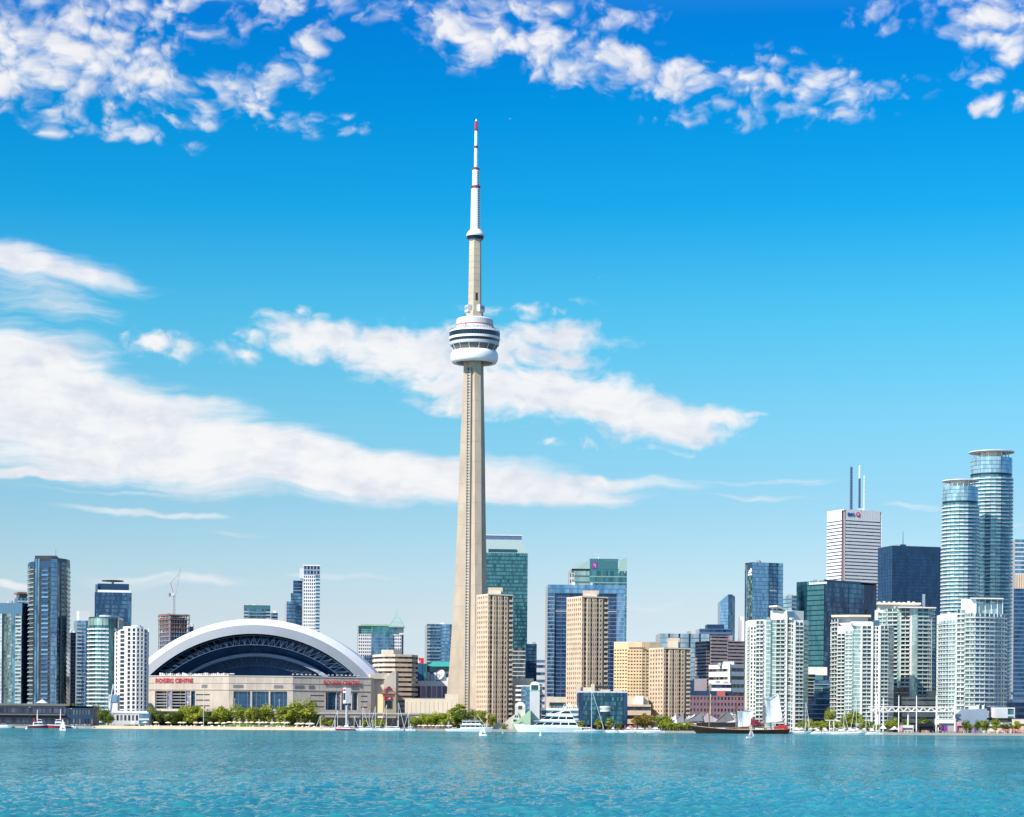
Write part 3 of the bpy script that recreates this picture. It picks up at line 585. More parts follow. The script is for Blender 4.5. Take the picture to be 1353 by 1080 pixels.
def lattice(m, a, b_, w, mat, n=10, th=.22):
    a, b_ = Vector(a), Vector(b_); q = (b_-a).to_track_quat('Z', 'Y'); cs = [q @ Vector((x*w/2, y*w/2, 0)) for x, y in ((-1, -1), (1, -1), (1, 1), (-1, 1))]
    for c_ in cs: m.tube(a+c_, b_+c_*.7, th, th*.8, mat, 5)
    for i in range(n):
        t0, t1 = i/n, (i+1)/n
        for k in range(4): m.tube(a.lerp(b_, t0)+cs[k], a.lerp(b_, t1)+cs[(k+1) % 4]*.9, th*.6, th*.6, mat, 4)
mm = MB(); lattice(mm, o, o+Vector((0, 0, 20)), 1.8, 'gray_mauve', 6, .16); mm.build('mast', t)
m.box((o.x-2, o.y, o.z+20), (5.5, 3, 2.6), 'gray_light'); m.build('machine_deck', t)
m = MB(); lattice(m, o+Vector((1, 0, 22)), o+Vector((6.5, 0, 52)), 1.5, 'gray_light', 12, .16); m.build('boom', t)
m = MB(); m.tube(o+Vector((-1, 0, 23)), o+Vector((-4, 0, 33)), .3, .3, 'red_steel'); m.tube(o+Vector((-4, 0, 33)), o+Vector((7, 0, 46)), .12, .12, 'dark', 4); m.build('a_frame', t)
m = MB(); m.box((o.x-5, o.y, o.z+19), (3, 3, 3.6), 'concrete_gray'); m.build('counterweight', t)

# --- behind the stadium roof
p = front(322.5, 357, 2300, 36, 810, 8); z1 = ztop(800, 340, 2300)
b = tower('apartment_tower', 'teal banded apartment block peeping over the stadium roof', 'tower', p, 800, 2300, None, None, z1=z1, fin=False, ng=2)
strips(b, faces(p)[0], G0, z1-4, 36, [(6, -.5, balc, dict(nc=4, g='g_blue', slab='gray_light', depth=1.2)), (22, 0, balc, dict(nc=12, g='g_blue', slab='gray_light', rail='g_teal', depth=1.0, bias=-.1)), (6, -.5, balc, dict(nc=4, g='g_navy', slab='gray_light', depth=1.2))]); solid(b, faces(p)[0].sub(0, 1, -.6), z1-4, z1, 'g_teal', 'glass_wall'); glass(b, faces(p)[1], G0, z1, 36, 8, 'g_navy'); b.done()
p = boxfoot(357, 358.5, 367, 2350, 12, 820)
tower('apartment_tower', 'small low block stepping down from the teal banded block behind the roof', 'tower', p, 810, 2350, (34, glass, dict(nc=4, g='g_blue')), (34, balc, dict(nc=4, g='g_blue', slab='gray_light')), z1=ztop(810, 362, 2350), ng=1)
p = front(378.5, 391, 2150, 30, 830, 10); z1 = ztop(795, 385, 2150)
b = tower('glass_tower', 'lower dark blue glass wing with stepped top left of the white slab tower', 'tower', p, 795, 2150, None, None, z1=z1, fin=False, ng=0)
glass(b, faces(p)[0], G0, z1, 36, 8, 'g_blue', sp='g_navy'); solid(b, faces(p)[1], G0, z1, 'g_navy'); b.flush('glass_wall')
for (a, c, py) in ((384, 402, 784), (387, 402, 767)):
    q = front(a, c, 2156 if a == 384 else 2160, 26, 830, 6); zz = ztop(py, 390, 2156); bb = faces(q)
    balc(b, bb[0], G0, zz, 42, 7, .8, 'gray_blue', 'g_blue', 'g_navy', lab='balcony') if a == 387 else glass(b, bb[0], G0, zz, 40, 8, 'g_blue', sp='g_navy')
    for F in bb[1:]: solid(b, F, G0, zz, 'g_navy', 'glass_wall')
    roof(b, q, zz, 'dark'); b.flush('glass_wall')
b.done()
p = front(401, 422.5, 2080, 30, 800, 8); z1 = ztop(748, 412, 2080)
b = tower('apartment_tower', 'white gridded slab tower with balconies rising behind the stadium roof', 'tower', p, 748, 2080, None, None, z1=z1, fin=False, ng=0)
strips(b, faces(p)[0], G0, z1-9, 44, [(7.5, 0, punch, dict(nc=3, wall='white', ww=.6, wh=.62, g='g_winblue', off=.2)), (8, 0, punch, dict(nc=3, wall='white', ww=.62, wh=.64, g='g_winblue', off=.18)), (6, 0, balc, dict(nc=3, g='g_blue', slab='white', rail='g_pale', depth=1.3, railh=.38))])
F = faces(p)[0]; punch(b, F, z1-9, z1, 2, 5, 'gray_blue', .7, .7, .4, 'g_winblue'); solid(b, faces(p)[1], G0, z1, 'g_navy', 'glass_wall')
m = b.li('penthouse'); fbox(m, F, -3, F.w*.12, z1-12, z1-2, -20, -3, 'gray_light'); fbox(b.mb('parapet'), F, -.3, F.w+.2, z1, z1+1, -10, .2, 'white'); b.done()

# --- glass and white grid office with a pyramid
p = front(473.5, 533, 2250, 45, 880, 6); z1 = ztop(826, 500, 2250)
b = tower('office_tower', 'glass office with white gridded corners and a pale green pyramid roof', 'tower', p, 826, 2250, None, None, z1=z1, fin=False, ng=0); F = faces(p)[0]
b.mb('roof').f.clear(); b.mb('roof').m.clear(); b.mb('roof').r.clear(); b.mb('roof').v.clear()
zz = ztop(838, 480, 2250)
strips(b, F, G0, zz, 28, [(17, 0, punch, dict(nc=6, wall='white', ww=.62, wh=.56, g='g_winblue')), (29, 1.5, glass, dict(nc=14, g='g_blue', sp='g_sky', spf=.15, bias=.05, edge='g_blue')), (12, 0, punch, dict(nc=5, wall='white', ww=.62, wh=.56, g='g_winblue')), (3, -1, glass, dict(nc=2, g='g_navy', edge='white'))])
strips(b, F, zz, z1-1, 4, [(17, -2, glass, dict(nc=9, g='g_teal', sp='copper_green', spf=.2, edge='copper_green')), (35, 0, glass, dict(nc=15, g='g_teal', bias=.1, edge='copper_green')), (9, -2, solid, dict(wall='white'))])
solid(b, faces(p)[1], G0, z1, 'white'); b.mb('roof').face([(q[0], q[1], z1-1) for q in p], 'roof_gray'); fbox(b.mb('parapet'), F, F.w*.05, F.w*.72, z1-1, z1+.8, -1.2, .8, 'pale_green')
a, c = X(513.5, 2250, 830), X(534, 2250, 830); zb, zt = ztop(829, 524, 2250), ztop(810, 524, 2250); m = b.li('pyramid_roof')
q = [(a, 2249), (c, 2249), (c, 2249+c-a), (a, 2249+c-a)]; apex = ((a+c)/2, 2249+(c-a)/2, zt)
m.prism(q, z1-1, zb, 'g_green')
for i in range(4): m.face(((q[i][0], q[i][1], zb), (q[(i+1) % 4][0], q[(i+1) % 4][1], zb), apex), ('g_green', 'pale_green', 'g_green', 'g_green')[i], .9)
for i in range(4): m.tube((q[i][0], q[i][1], zb), apex, .35, .2, 'copper_green', 6)
for k in (.33, .66):
    for i in range(4): m.tube(Vector((q[i][0], q[i][1], zb)).lerp(Vector(apex), k), Vector((q[(i+1) % 4][0], q[(i+1) % 4][1], zb)).lerp(Vector(apex), k), .2, .2, 'copper_green', 5)
m = b.li('mast'); m.tube(apex, (apex[0], apex[1], zt+4), .2, .1, 'steel'); b.done()

# --- curved tan hotel
b = Bld('hotel', 'tan curved hotel of stacked window bands beside the stadium', 'hotel', (X(522, 2060), 2085)); z1 = ztop(866, 515, 2060)
pts = [(492, 2090), (494, 2078), (500, 2068), (508, 2062), (522, 2060), (544, 2066), (552, 2085), (552, 2120), (492, 2120)]; poly = [(X(a, y, 890), y) for a, y in pts]; fs = faces(poly)
for i, F in enumerate(fs[:6]):
    band(b, F, G0, z1, 15, 'tan_light' if i < 4 else 'tan', .42, .9, 'g_win', max(2, int(F.w/3)), off=.3)
for F in fs[6:]: solid(b, F, G0, z1, 'tan')
roof(b, poly, z1, 'roof_gray', 'tan_light', 1.0); q = [(X(a, y, 866), y) for a, y in ((504, 2072), (506, 2066), (520, 2066), (531, 2072), (531, 2090), (504, 2090))]; m = b.li('penthouse'); m.prism(q, z1, ztop(858.5, 515, 2060), 'tan_light', 'roof_gray'); b.done()

# --- blue apartment tower left of the broadcast tower
p = front(564, 610, 2350, 40, 870, 6); z1 = ztop(825, 590, 2350)
b = tower('apartment_tower', 'blue glass apartment tower just left of the tall concrete tower', 'tower', p, 825, 2350, None, None, z1=z1, fin=False, ng=3)
strips(b, faces(p)[0], G0, z1, 30, [(4, -.6, balc, dict(nc=2, g='g_sky', slab='gray_light')), (14, 0, balc, dict(nc=9, g='g_blue', slab='g_pale', rail='g_sky', depth=1.0)), (12, .4, glass, dict(nc=8, g='g_sky', sp='g_blue', edge='g_blue')), (16, 0, balc, dict(nc=9, g='g_blue', slab='g_pale', rail='g_blue', depth=1.0))]); b.done()

# --- convention hall with its neighbours
p = front(549, 612, 2120, 60, 920)
b = Bld('convention_hall', 'low white hall with big purple windows behind the tall concrete tower', 'hall', cen(p)); z1 = ztop(900, 570, 2120)
F = faces(p)[0]; punch(b, F, G0, z1-3, 3, 9, 'white', .86, .78, .8, 'g_purple', off=.08, lab='window'); solid(b, F, z1-3, z1, 'white')
for G in faces(p)[1:]: solid(b, G, G0, z1, 'white')
roof(b, p, z1, 'roof_gray')
for k in range(9): m = b.li('roof_unit'); m.box((X(566, 2130)+k*3.2, 2128+rnd.random()*8, z1), (2.4, 3, rnd.uniform(3, 9)), rnd.choice(['white', 'gray_light', 'concrete_gray']))
b.done()
t = thing('satellite_dish', 'big white satellite dish on the roof of the low white hall', 'dish', (X(581, 2110, 895), 2135, z1)); o = Vector(t.location)
m = MB(); m.tube(o, o+Vector((0, 0, 6)), .8, .5, 'gray_light'); m.build('mount', t); m = MB(); ax = Vector((-.6, -.7, .45)).normalized(); q_ = ax.to_track_quat('Z', 'Y'); c_ = o+Vector((0, -2, 6)); n = 24; rings_ = [(0, -1.6), (2, -1.3), (4, -.4), (5.6, 1.0), (5.2, 1.2)]
for j in range(4):
    for i in range(n):
        A = [(rings_[j+u][0]*math.cos(2*PI*(i+w_)/n), rings_[j+u][0]*math.sin(2*PI*(i+w_)/n), rings_[j+u][1]) for u, w_ in ((0, 0), (0, 1), (1, 1), (1, 0))]
        m.face([c_+q_ @ Vector(a_) for a_ in A], 'white_bright', .5)
m.build('reflector', t); m = MB(); m.tube(c_, c_+ax*4.5, .25, .15, 'gray_light'); m.build('feed_arm', t)
p = front(551, 564, 2180, 25, 900); b = Bld('office_block', 'plain blue block with a red sign box on its roof', 'building', cen(p)); z1 = ztop(877, 557, 2180)
m = b.mb('wall'); m.prism(p, G0, z1, 'blue_panel', 'roof_gray'); glass(b, faces(p)[0].sub(.5, 1, .1), G0, z1-1, 8, 4, 'g_teal'); m = b.li('sign_box'); q = front(541, 559.5, 2182, 10, 872); m.prism(q, ztop(877.5, 550, 2180), ztop(869.5, 550, 2180), 'red_sign')
m = b.li('sign_mark'); F = faces(q)[0]; z_ = ztop(876, 550, 2180)
for s_ in ((.55, .72, 0, 2.2), (.60, .66, 2.2, 4.2), (.78, .8, 0, 3)): fbox(m, F, F.w*s_[0], F.w*s_[1], z_+s_[2], z_+s_[3], 0, .15, 'white')
b.done()
p = front(565, 600, 2200, 30, 900); b = Bld('transit_building', 'low glass building under a turquoise roof, behind the white hall', 'building', cen(p)); z1 = ztop(880, 580, 2200)
glass(b, faces(p)[0], G0, z1, 8, 12, 'g_tealdark', sp='steel_blue'); plain(b, p, G0, z1, 'dark_blue', (0,)); m = b.li('roof'); q = [(X(a, y, 880), y, ztop(py, a, 2200)) for a, y, py in ((564, 2196, 881), (602, 2196, 881), (602, 2235, 881), (564, 2235, 881))]; r1 = [(X(a, 2215, 880), 2215, ztop(874, a, 2200)) for a in (572, 594)]
m.face((q[0], q[1], r1[1], r1[0]), 'teal_roof'); m.face((q[1], q[2], r1[1]), 'teal_roof'); m.face((q[2], q[3], r1[0], r1[1]), 'teal_roof'); m.face((q[3], q[0], r1[0]), 'teal_roof'); b.done()
p = front(535, 606, 1956, 10, 935); b = Bld('podium', 'long plain beige podium wall at the foot of the tall concrete tower', 'building', cen(p)); z1 = ztop(924.5, 560, 1960)
F = faces(p)[0]; punch(b, F, G0, z1, 1, 12, 'beige', .05, .9, .3, 'g_dark', off=.02, lab='joint'); b.d['wall'].prism(front(588, 606, 1958, 8, 930), z1-2, ztop(918, 600, 1990), 'beige'); plain(b, p, G0, z1, 'beige', (0,)); roof(b, p, z1, 'concrete', 'beige', .8)
b.done()
# ================================================================== stadium
def stadium():
    b = Bld('stadium', 'round concrete stadium with a white arched roof standing open over dark trusses', 'stadium', (X(340, 2040), 2040))
    pts = [(188, 1985), (196, 1962), (303, 1934), (387, 1934), (490, 1968), (506, 1995), (500, 2130), (430, 2190), (260, 2190), (190, 2130)]
    poly = [(X(a, y, 915), y) for a, y in pts]; fs = faces(poly); zt = Z(896, 1940); zb = G0
    zw0, zw1 = Z(940, 1940), Z(916.5, 1940); zm = Z(908.5, 1940)
    for i, F in enumerate(fs):
        if i not in (1, 2, 3): solid(b, F, zb, zt, 'stadium_concrete')
    def bays(F, sp):
        """sp: list of (a, b, kind) over the window storey"""
        m = b.mb('wall'); a = 0
        solid(b, F, zb, zw0, 'stadium_concrete'); solid(b, F, zw1, zt, 'stadium_concrete')
        for (s, e, kind) in sp+[(1, 1, None)]:
            if s > a: solid(b, F.sub(a, s), zw0, zw1, 'stadium_concrete')
            if kind is None: break
            G = F.sub(s, e)
            for u in (0, G.w):
                m.face((G.P(u, zw0, -1.8), G.P(u, zw0, 0), G.P(u, zw1, 0), G.P(u, zw1, -1.8)), 'stadium_concrete')
            m.face((G.P(0, zw1, 0), G.P(G.w, zw1, 0), G.P(G.w, zw1, -1.8), G.P(0, zw1, -1.8)), 'stadium_concrete')
            if kind == 'glass':
                q = b.li('window'); nc, nf = max(3, int(G.w/2.2)), 8
                for i in range(nc):
                    for j in range(nf): q.face([G.P(G.w*(i+k[0])/nc, zw0+(zw1-zw0)*(j+k[1])/nf, -1.8) for k in ((0, 0), (1, 0), (1, 1), (0, 1))], 'g_stad', min(1, max(0, .25+.5*clump(i, j, s*9)*rnd.random()+.2*rnd.random())))
                for i in range(0, nc+1, 3): fbox(q, G, max(0, G.w*i/nc-.12), G.w*i/nc+.12, zw0, zw1, -1.8, -1.6, 'steel_blue')
                for j in (2, 4, 6): fbox(q, G, 0, G.w, zw0+(zw1-zw0)*j/nf-.1, zw0+(zw1-zw0)*j/nf+.1, -1.8, -1.62, 'steel_blue')
            elif kind == 'ramp':
                q = b.li('window'); q.face([G.P(0, zw0, -1.8), G.P(G.w, zw0, -1.8), G.P(G.w, zw1, -1.8), G.P(0, zw1, -1.8)], 'g_dark', .2)
                for j in range(1, 6): fbox(q, G, 0, G.w, zw0+(zw1-zw0)*j/6-.35, zw0+(zw1-zw0)*j/6+.2, -1.8, -.9, 'gray_light')
            elif kind == 'slots':
                solid(b, G.sub(0, 1, -.9), zw0, zw1, 'concrete_dark'); h = (zw1-zw0)
                for (u0, u1) in ((0, .13), (.2, .45), (.52, .76), (.83, 1)): fbox(m, G, 0, G.w, zw0+h*u0, zw0+h*u1, -.9, 0, 'stadium_concrete')
            elif kind == 'banner':
                q = b.li('banner'); q.face([G.P(0, zw0, -1), G.P(G.w, zw0, -1), G.P(G.w, zw1, -1), G.P(0, zw1, -1)], 'gray_blue')
                for k in range(9):
                    u, z = rnd.random()*.7, zw0+(zw1-zw0)*(k+.2)/9.5; fbox(q, G, G.w*u, G.w*(u+.28), z, z+1.1, -1, -.9, rnd.choice(['blue_sign', 'red_sign', 'white', 'white', 'blue_sign']))
            a = e
    bays(fs[1], [(.085, .23, 'ramp'), (.235, .285, 'banner'), (.29, .46, 'ramp'), (.465, .52, 'banner'), (.53, .58, 'glass'), (.59, .76, 'slots')])
    bays(fs[2], [(.065, .33, 'glass'), (.36, .62, 'glass'), (.645, .91, 'glass')])
    bays(fs[3], [(.22, .40, 'slots'), (.42, .555, 'glass'), (.56, .61, 'banner'), (.625, .70, 'glass'), (.705, .75, 'banner'), (.76, .83, 'glass'), (.87, .96, 'slots')])
    # string courses, panel joints and vents
    m = b.mb('trim')
    for i in (1, 2, 3):
        F = fs[i]; fbox(m, F, 0, F.w, zw1+1.0, zw1+1.7, 0, .5, 'concrete'); fbox(m, F, 0, F.w, zm+1.8, zm+2.2, 0, .35, 'concrete'); fbox(m, F, 0, F.w, zt-.6, zt, 0, .6, 'white_warm')
        n = int(F.w/8)
        for k in range(n+1): fbox(m, F, max(0, F.w*k/n-.08), min(F.w, F.w*k/n+.08), zw0, zt-.6, 0, .08, 'concrete_gray')
    for i, a, e in ((1, .66, .73), (2, .06, .22), (2, .7, .84), (3, .02, .14), (3, .2, .27), (3, .75, .84)):
        q = b.li('vent'); F = fs[i]; fbox(q, F, F.w*a, F.w*e, zm-2.6, zm+.4, 0, .15, 'concrete_dark')
        for k in range(4): fbox(q, F, F.w*a, F.w*e, zm-2.4+k*.75, zm-2.1+k*.75, .15, .35, 'concrete_gray')
    b.mb('deck').face([(p[0], p[1], zt-1.2) for p in poly], 'concrete_dark')
    # roof: nested vaults seen end on.  circles share a centre below the deck
    cx = X(335, 1975, 880); zc = Z(898, 1975)
    hc = 166*1975/FPX; sg = Z(819.5, 1975)-zc; Rr = (hc*hc+sg*sg)/(2*sg); z0 = zc+sg-Rr
    def arc(r, n=72, zmin=zt-1.0):
        a1 = math.asin(min(1, max(-1, (zmin-z0)/r))); return [(PI-a1)+(2*a1-PI)*i/n for i in range(n+1)]
    def shell(mb, prof, mat, n=72):
        """prof: (radius, y) pairs swept round the common axis"""
        for (ra, ya, mt), (rb, yb, _) in zip(prof[:-1], prof[1:]):
            A, B_ = arc(ra, n), arc(rb, n)
            for i in range(n):
                P_ = lambda r, y, a: (cx+r*math.cos(a), y, z0+r*math.sin(a))
                mb.face((P_(ra, ya, A[i]), P_(ra, ya, A[i+1]), P_(rb, yb, B_[i+1]), P_(rb, yb, B_[i])), mt, .5)
    m = MB(); shell(m, [(Rr-14.5, 1972, 'roof_fascia'), (Rr-6.2, 1976, 'roof_shell'), (Rr, 1990, 'roof_shell'), (Rr+.5, 2040, 'roof_shell'), (Rr+.4, 2070, 'roof_shell')], 0); o = m.build('roof_panel', b.root)
    q = MB(); A = arc(Rr, 26)
    for a in A[1:-1]:
        pr = [(Rr-14.4, 1971.9), (Rr-6.1, 1975.8), (Rr+.1, 1989.8), (Rr+.6, 2040), (Rr+.5, 2070)]
        for (ra, ya), (rb, yb) in zip(pr[:-1], pr[1:]): q.tube((cx+ra*math.cos(a), ya, z0+ra*math.sin(a)), (cx+rb*math.cos(a), yb, z0+rb*math.sin(a)), .16, .16, 'gray_light', 4, caps=False)
    q.build('roof_seam', o)
    m = MB(); q = 24
    for j in range(8):  # the closed back of the roof
        t0, t1 = j/8*PI/2, (j+1)/8*PI/2; shell(m, [(.4+Rr*(.55+.45*math.cos(t0)), 2070+70*math.sin(t0), 'roof_shell'), (.4+Rr*(.55+.45*math.cos(t1)), 2070+70*math.sin(t1), 'roof_shell')], 0, 36)
    m.build('roof_dome', b.root)
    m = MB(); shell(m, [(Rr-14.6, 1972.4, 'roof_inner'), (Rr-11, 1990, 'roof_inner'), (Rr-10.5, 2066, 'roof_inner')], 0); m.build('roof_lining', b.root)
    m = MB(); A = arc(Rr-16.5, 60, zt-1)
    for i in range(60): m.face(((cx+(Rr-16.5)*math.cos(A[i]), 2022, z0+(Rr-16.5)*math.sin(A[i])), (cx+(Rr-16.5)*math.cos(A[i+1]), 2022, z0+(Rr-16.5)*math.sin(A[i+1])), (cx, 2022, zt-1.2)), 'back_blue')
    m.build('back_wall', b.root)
    def truss(name, ra, rb, y, mat, n, th):
        m = MB(); A = arc(ra, n, zt-1); B_ = arc(rb, n, zt-1); P_ = lambda r, a, dy=0: Vector((cx+r*math.cos(a), y+dy, z0+r*math.sin(a)))
        for i in range(n):
            m.tube(P_(ra, A[i]), P_(ra, A[i+1]), th, th, mat, 5, caps=False); m.tube(P_(rb, B_[i]), P_(rb, B_[i+1]), th, th, mat, 5, caps=False)
            if i % 2: m.tube(P_(ra, A[i]), P_(rb, B_[i+1]), th*.6, th*.6, mat, 4, caps=False)
            else: m.tube(P_(rb, B_[i]), P_(ra, A[i+1]), th*.6, th*.6, mat, 4, caps=False)
            if i % 3 == 0: m.tube(P_(ra, A[i]), P_(rb, B_[i]), th*.6, th*.6, mat, 4, caps=False)
        m.build(name, b.root)
    truss('roof_truss', Rr-16, Rr-24.5, 1976, 'truss_blue', 66, .24)
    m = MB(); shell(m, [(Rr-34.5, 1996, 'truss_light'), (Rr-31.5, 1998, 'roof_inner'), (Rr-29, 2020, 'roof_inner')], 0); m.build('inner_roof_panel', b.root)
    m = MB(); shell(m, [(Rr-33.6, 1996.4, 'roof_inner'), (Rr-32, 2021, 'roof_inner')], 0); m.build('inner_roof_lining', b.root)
    truss('inner_roof_truss', Rr-35, Rr-43, 2000, 'truss_blue', 54, .2)
    m = MB(); 
    for k in range(5): m.tube((cx+(k-2)*1.5, 1992, z0+Rr-33), (cx+(k-2)*1.5+rnd.uniform(-1, 1), 1992, z0+Rr-27), .12, .12, 'truss_blue', 4)
    m.box((cx-1, 1991, z0+Rr-25), (4, 1.5, 1.6), 'truss_blue'); m.build('catwalk', b.root)
    # arch foot at the right, ring of plant and railings along the parapet
    F = fs[3]; m = MB(); q = [(X(a, y, 895), y) for a, y in ((489, 1972), (512, 1976), (512, 2005), (489, 2000))]; m.prism(q, zt-1, Z(884, 1975, 500)-4, 'stadium_concrete', 'concrete_gray'); m.build('roof_abutment', b.root)
    for i, a0, a1, n in ((1, .12, .98, 34), (2, 0, .08, 3), (3, .0, .9, 16)):
        F = fs[i]
        for k in range(n):
            q = b.li('floodlight' if i == 3 else 'roof_unit'); u = F.w*(a0+(a1-a0)*(k+.2*rnd.random())/n)
            if i == 1: fbox(q, F, u, u+F.w*.018, zt, zt+rnd.uniform(1.4, 2.8), -4, -2.5, rnd.choice(['white', 'white', 'gray_light', 'concrete_gray']))
            else:
                fbox(q, F, u, u+.3, zt, zt+1.4, -2, -1.7, 'dark'); fbox(q, F, u-.5, u+1.0, zt+1.2, zt+2.1, -2.2, -1.4, 'white')
    b.done()
    for i, px, wd in ((1, 230.5, 52), (3, 451.5, 46.5)):
        F = fs[i]; kk = min(range(1000), key=lambda k: abs((F.p0+F.t*(F.w*k/1000)).x-unroll(px, 899)[0]*(F.p0+F.t*(F.w*k/1000)).y/FPX))/1000*F.w
        pt = F.P(kk, 0, .75); zz = ztop(902 if i == 1 else 905.2, px, pt[1]); w = wd*pt[1]/FPX/max(.5, abs(F.t.x))
        text('ROGERS CENTRE', w, 5.6*pt[1]/FPX, (pt[0], pt[1], zz), F.rz, 'red_sign', b.root, 'sign_lettering', .35, .012)
    # stair blocks to the right of the roof
    b = Bld('stadium_annex', 'stepped concrete block with a slanting top beside the stadium', 'building', (X(512, 2000), 2010))
    q = [(X(a, y, 910), y) for a, y in ((487, 1978), (507, 1978), (507, 2020), (487, 2020))]; b.mb('wall').prism(q, G0, ztop(892, 497, 1978), 'stadium_concrete', 'roof_gray')
    m = b.mb('wall'); y0, y1 = 1972, 2015; pr = [(507, G0), (523, G0), (523, ztop(887, 523, y0)), (519, ztop(887, 519, y0)), (507, ztop(899, 507, y0))]
    pa = [(X(a, y0, 910), y0, z) for a, z in pr]; pb_ = [(p[0], y1, p[2]) for p in pa]; m.face(pa, 'concrete')
    for i in range(5): m.face((pa[(i+1) % 5], pa[i], pb_[i], pb_[(i+1) % 5]), 'concrete')
    F = Face((X(523, y0), y0), (X(546, y0), y0)); 
    for k in range(6): fbox(b.li('panel_joint'), Face(pa[0], pa[1]), 0, 10, 8+k*6, 8.3+k*6, 0, .1, 'concrete_gray')
    b.done()
    # entrance house with a red gable
    b = Bld('entrance_house', 'small tan house with a red steel gable and a dark screen by the stadium', 'building', (X(510, 1925), 1935)); zt_ = ztop(917, 510, 1925)
    pl = boxfoot(499, 506, 522, 1925, 25, 925); b.mb('wall').prism(pl, G0, zt_, 'tan_gold', 'roof_gray'); F = faces(pl)[1]
    fbox(b.li('screen'), F, F.w*.15, F.w*.72, ztop(936, 512, 1925), ztop(926, 512, 1925), 0, .4, 'g_dark', .9); fbox(b.li('sign'), F, F.w*.1, F.w*.72, ztop(925, 512, 1925), ztop(920.5, 512, 1925), 0, .5, 'red_sign')
    m = b.li('sign_mark'); fbox(m, F, F.w*.38, F.w*.62, ztop(924, 512, 1925), ztop(923, 512, 1925), .5, .6, 'white'); fbox(m, F, F.w*.5, F.w*.58, ztop(923, 512, 1925), ztop(921.4, 512, 1925), .5, .6, 'white')
    m = b.li('gable_frame'); zr = ztop(907, 511, 1925); P_ = lambda u, z, o=.6: Vector(F.P(F.w*u, z, o))
    for a_, e_ in ((P_(-.2, zt_+.2), P_(.2, zt_+.2)), (P_(.2, zt_), P_(.2, zr-2.5)), (P_(.72, zt_), P_(.72, zr-2.5)), (P_(.2, zr-2.5), P_(.46, zr)), (P_(.46, zr), P_(.72, zr-2.5)), (P_(-.2, zt_), P_(1.1, zt_)), (P_(-.2, zt_), P_(.2, zr-3.5)), (P_(.72, zr-3.5), P_(1.1, zt_)), (P_(.2, zr-2.5), P_(.72, zr-2.5))): m.tube(a_, e_, .45, .45, 'red_steel', 6)
    m = b.li('gable'); m.face((P_(.2, zt_, .2), P_(.72, zt_, .2), P_(.72, zr-2.5, .2), P_(.46, zr, .2), P_(.2, zr-2.5, .2)), 'concrete'); m.face([F.P(F.w*u, z, -4) for u, z in ((.72, zt_), (.2, zt_), (.2, zr-2.5), (.46, zr), (.72, zr-2.5))], 'concrete')
    for u0, z_0, u1, z_1 in ((.2, zr-2.5, .46, zr), (.46, zr, .72, zr-2.5)): m.face((P_(u0, z_0, .2), P_(u1, z_1, .2), F.P(F.w*u1, z_1, -4), F.P(F.w*u0, z_0, -4)), 'red_steel')
    b.done()
    # pylon sign
    Yp = 1720; t = thing('pylon_sign', 'tall white pylon sign on a pole in front of the stadium', 'sign', (X(458, Yp, 935), Yp, G0)); o = Vector(t.location)
    m = MB(); m.tube(o, o+Vector((0, 0, 18)), .9, .8, 'gray_light', 10); m.build('pole', t); za, zb_ = ztop(929.5, 458, Yp), ztop(909, 458, Yp)
    m = MB(); q = boxfoot(453.2, 457, 463.5, Yp, 30, 920); m.prism(q, za, zb_, 'white_bright', 'white', bottom=True); m.build('sign_box', t)
    m = MB(); fbox(m, faces(q)[0], .6, faces(q)[0].w-.6, za+2.6, za+8.5, 0, .12, 'g_dark'); m.build('display', t); m = MB(); fbox(m, faces(q)[0], .4, faces(q)[0].w-.3, zb_-2.6, zb_-1.0, 0, .12, 'red_sign'); m.build('sign_mark', t); m = MB(); q2 = shrink(q, 1.15); m.prism(q2, za-1.2, za-.3, 'dark', bottom=True); m.build('sign_tray', t)
stadium()

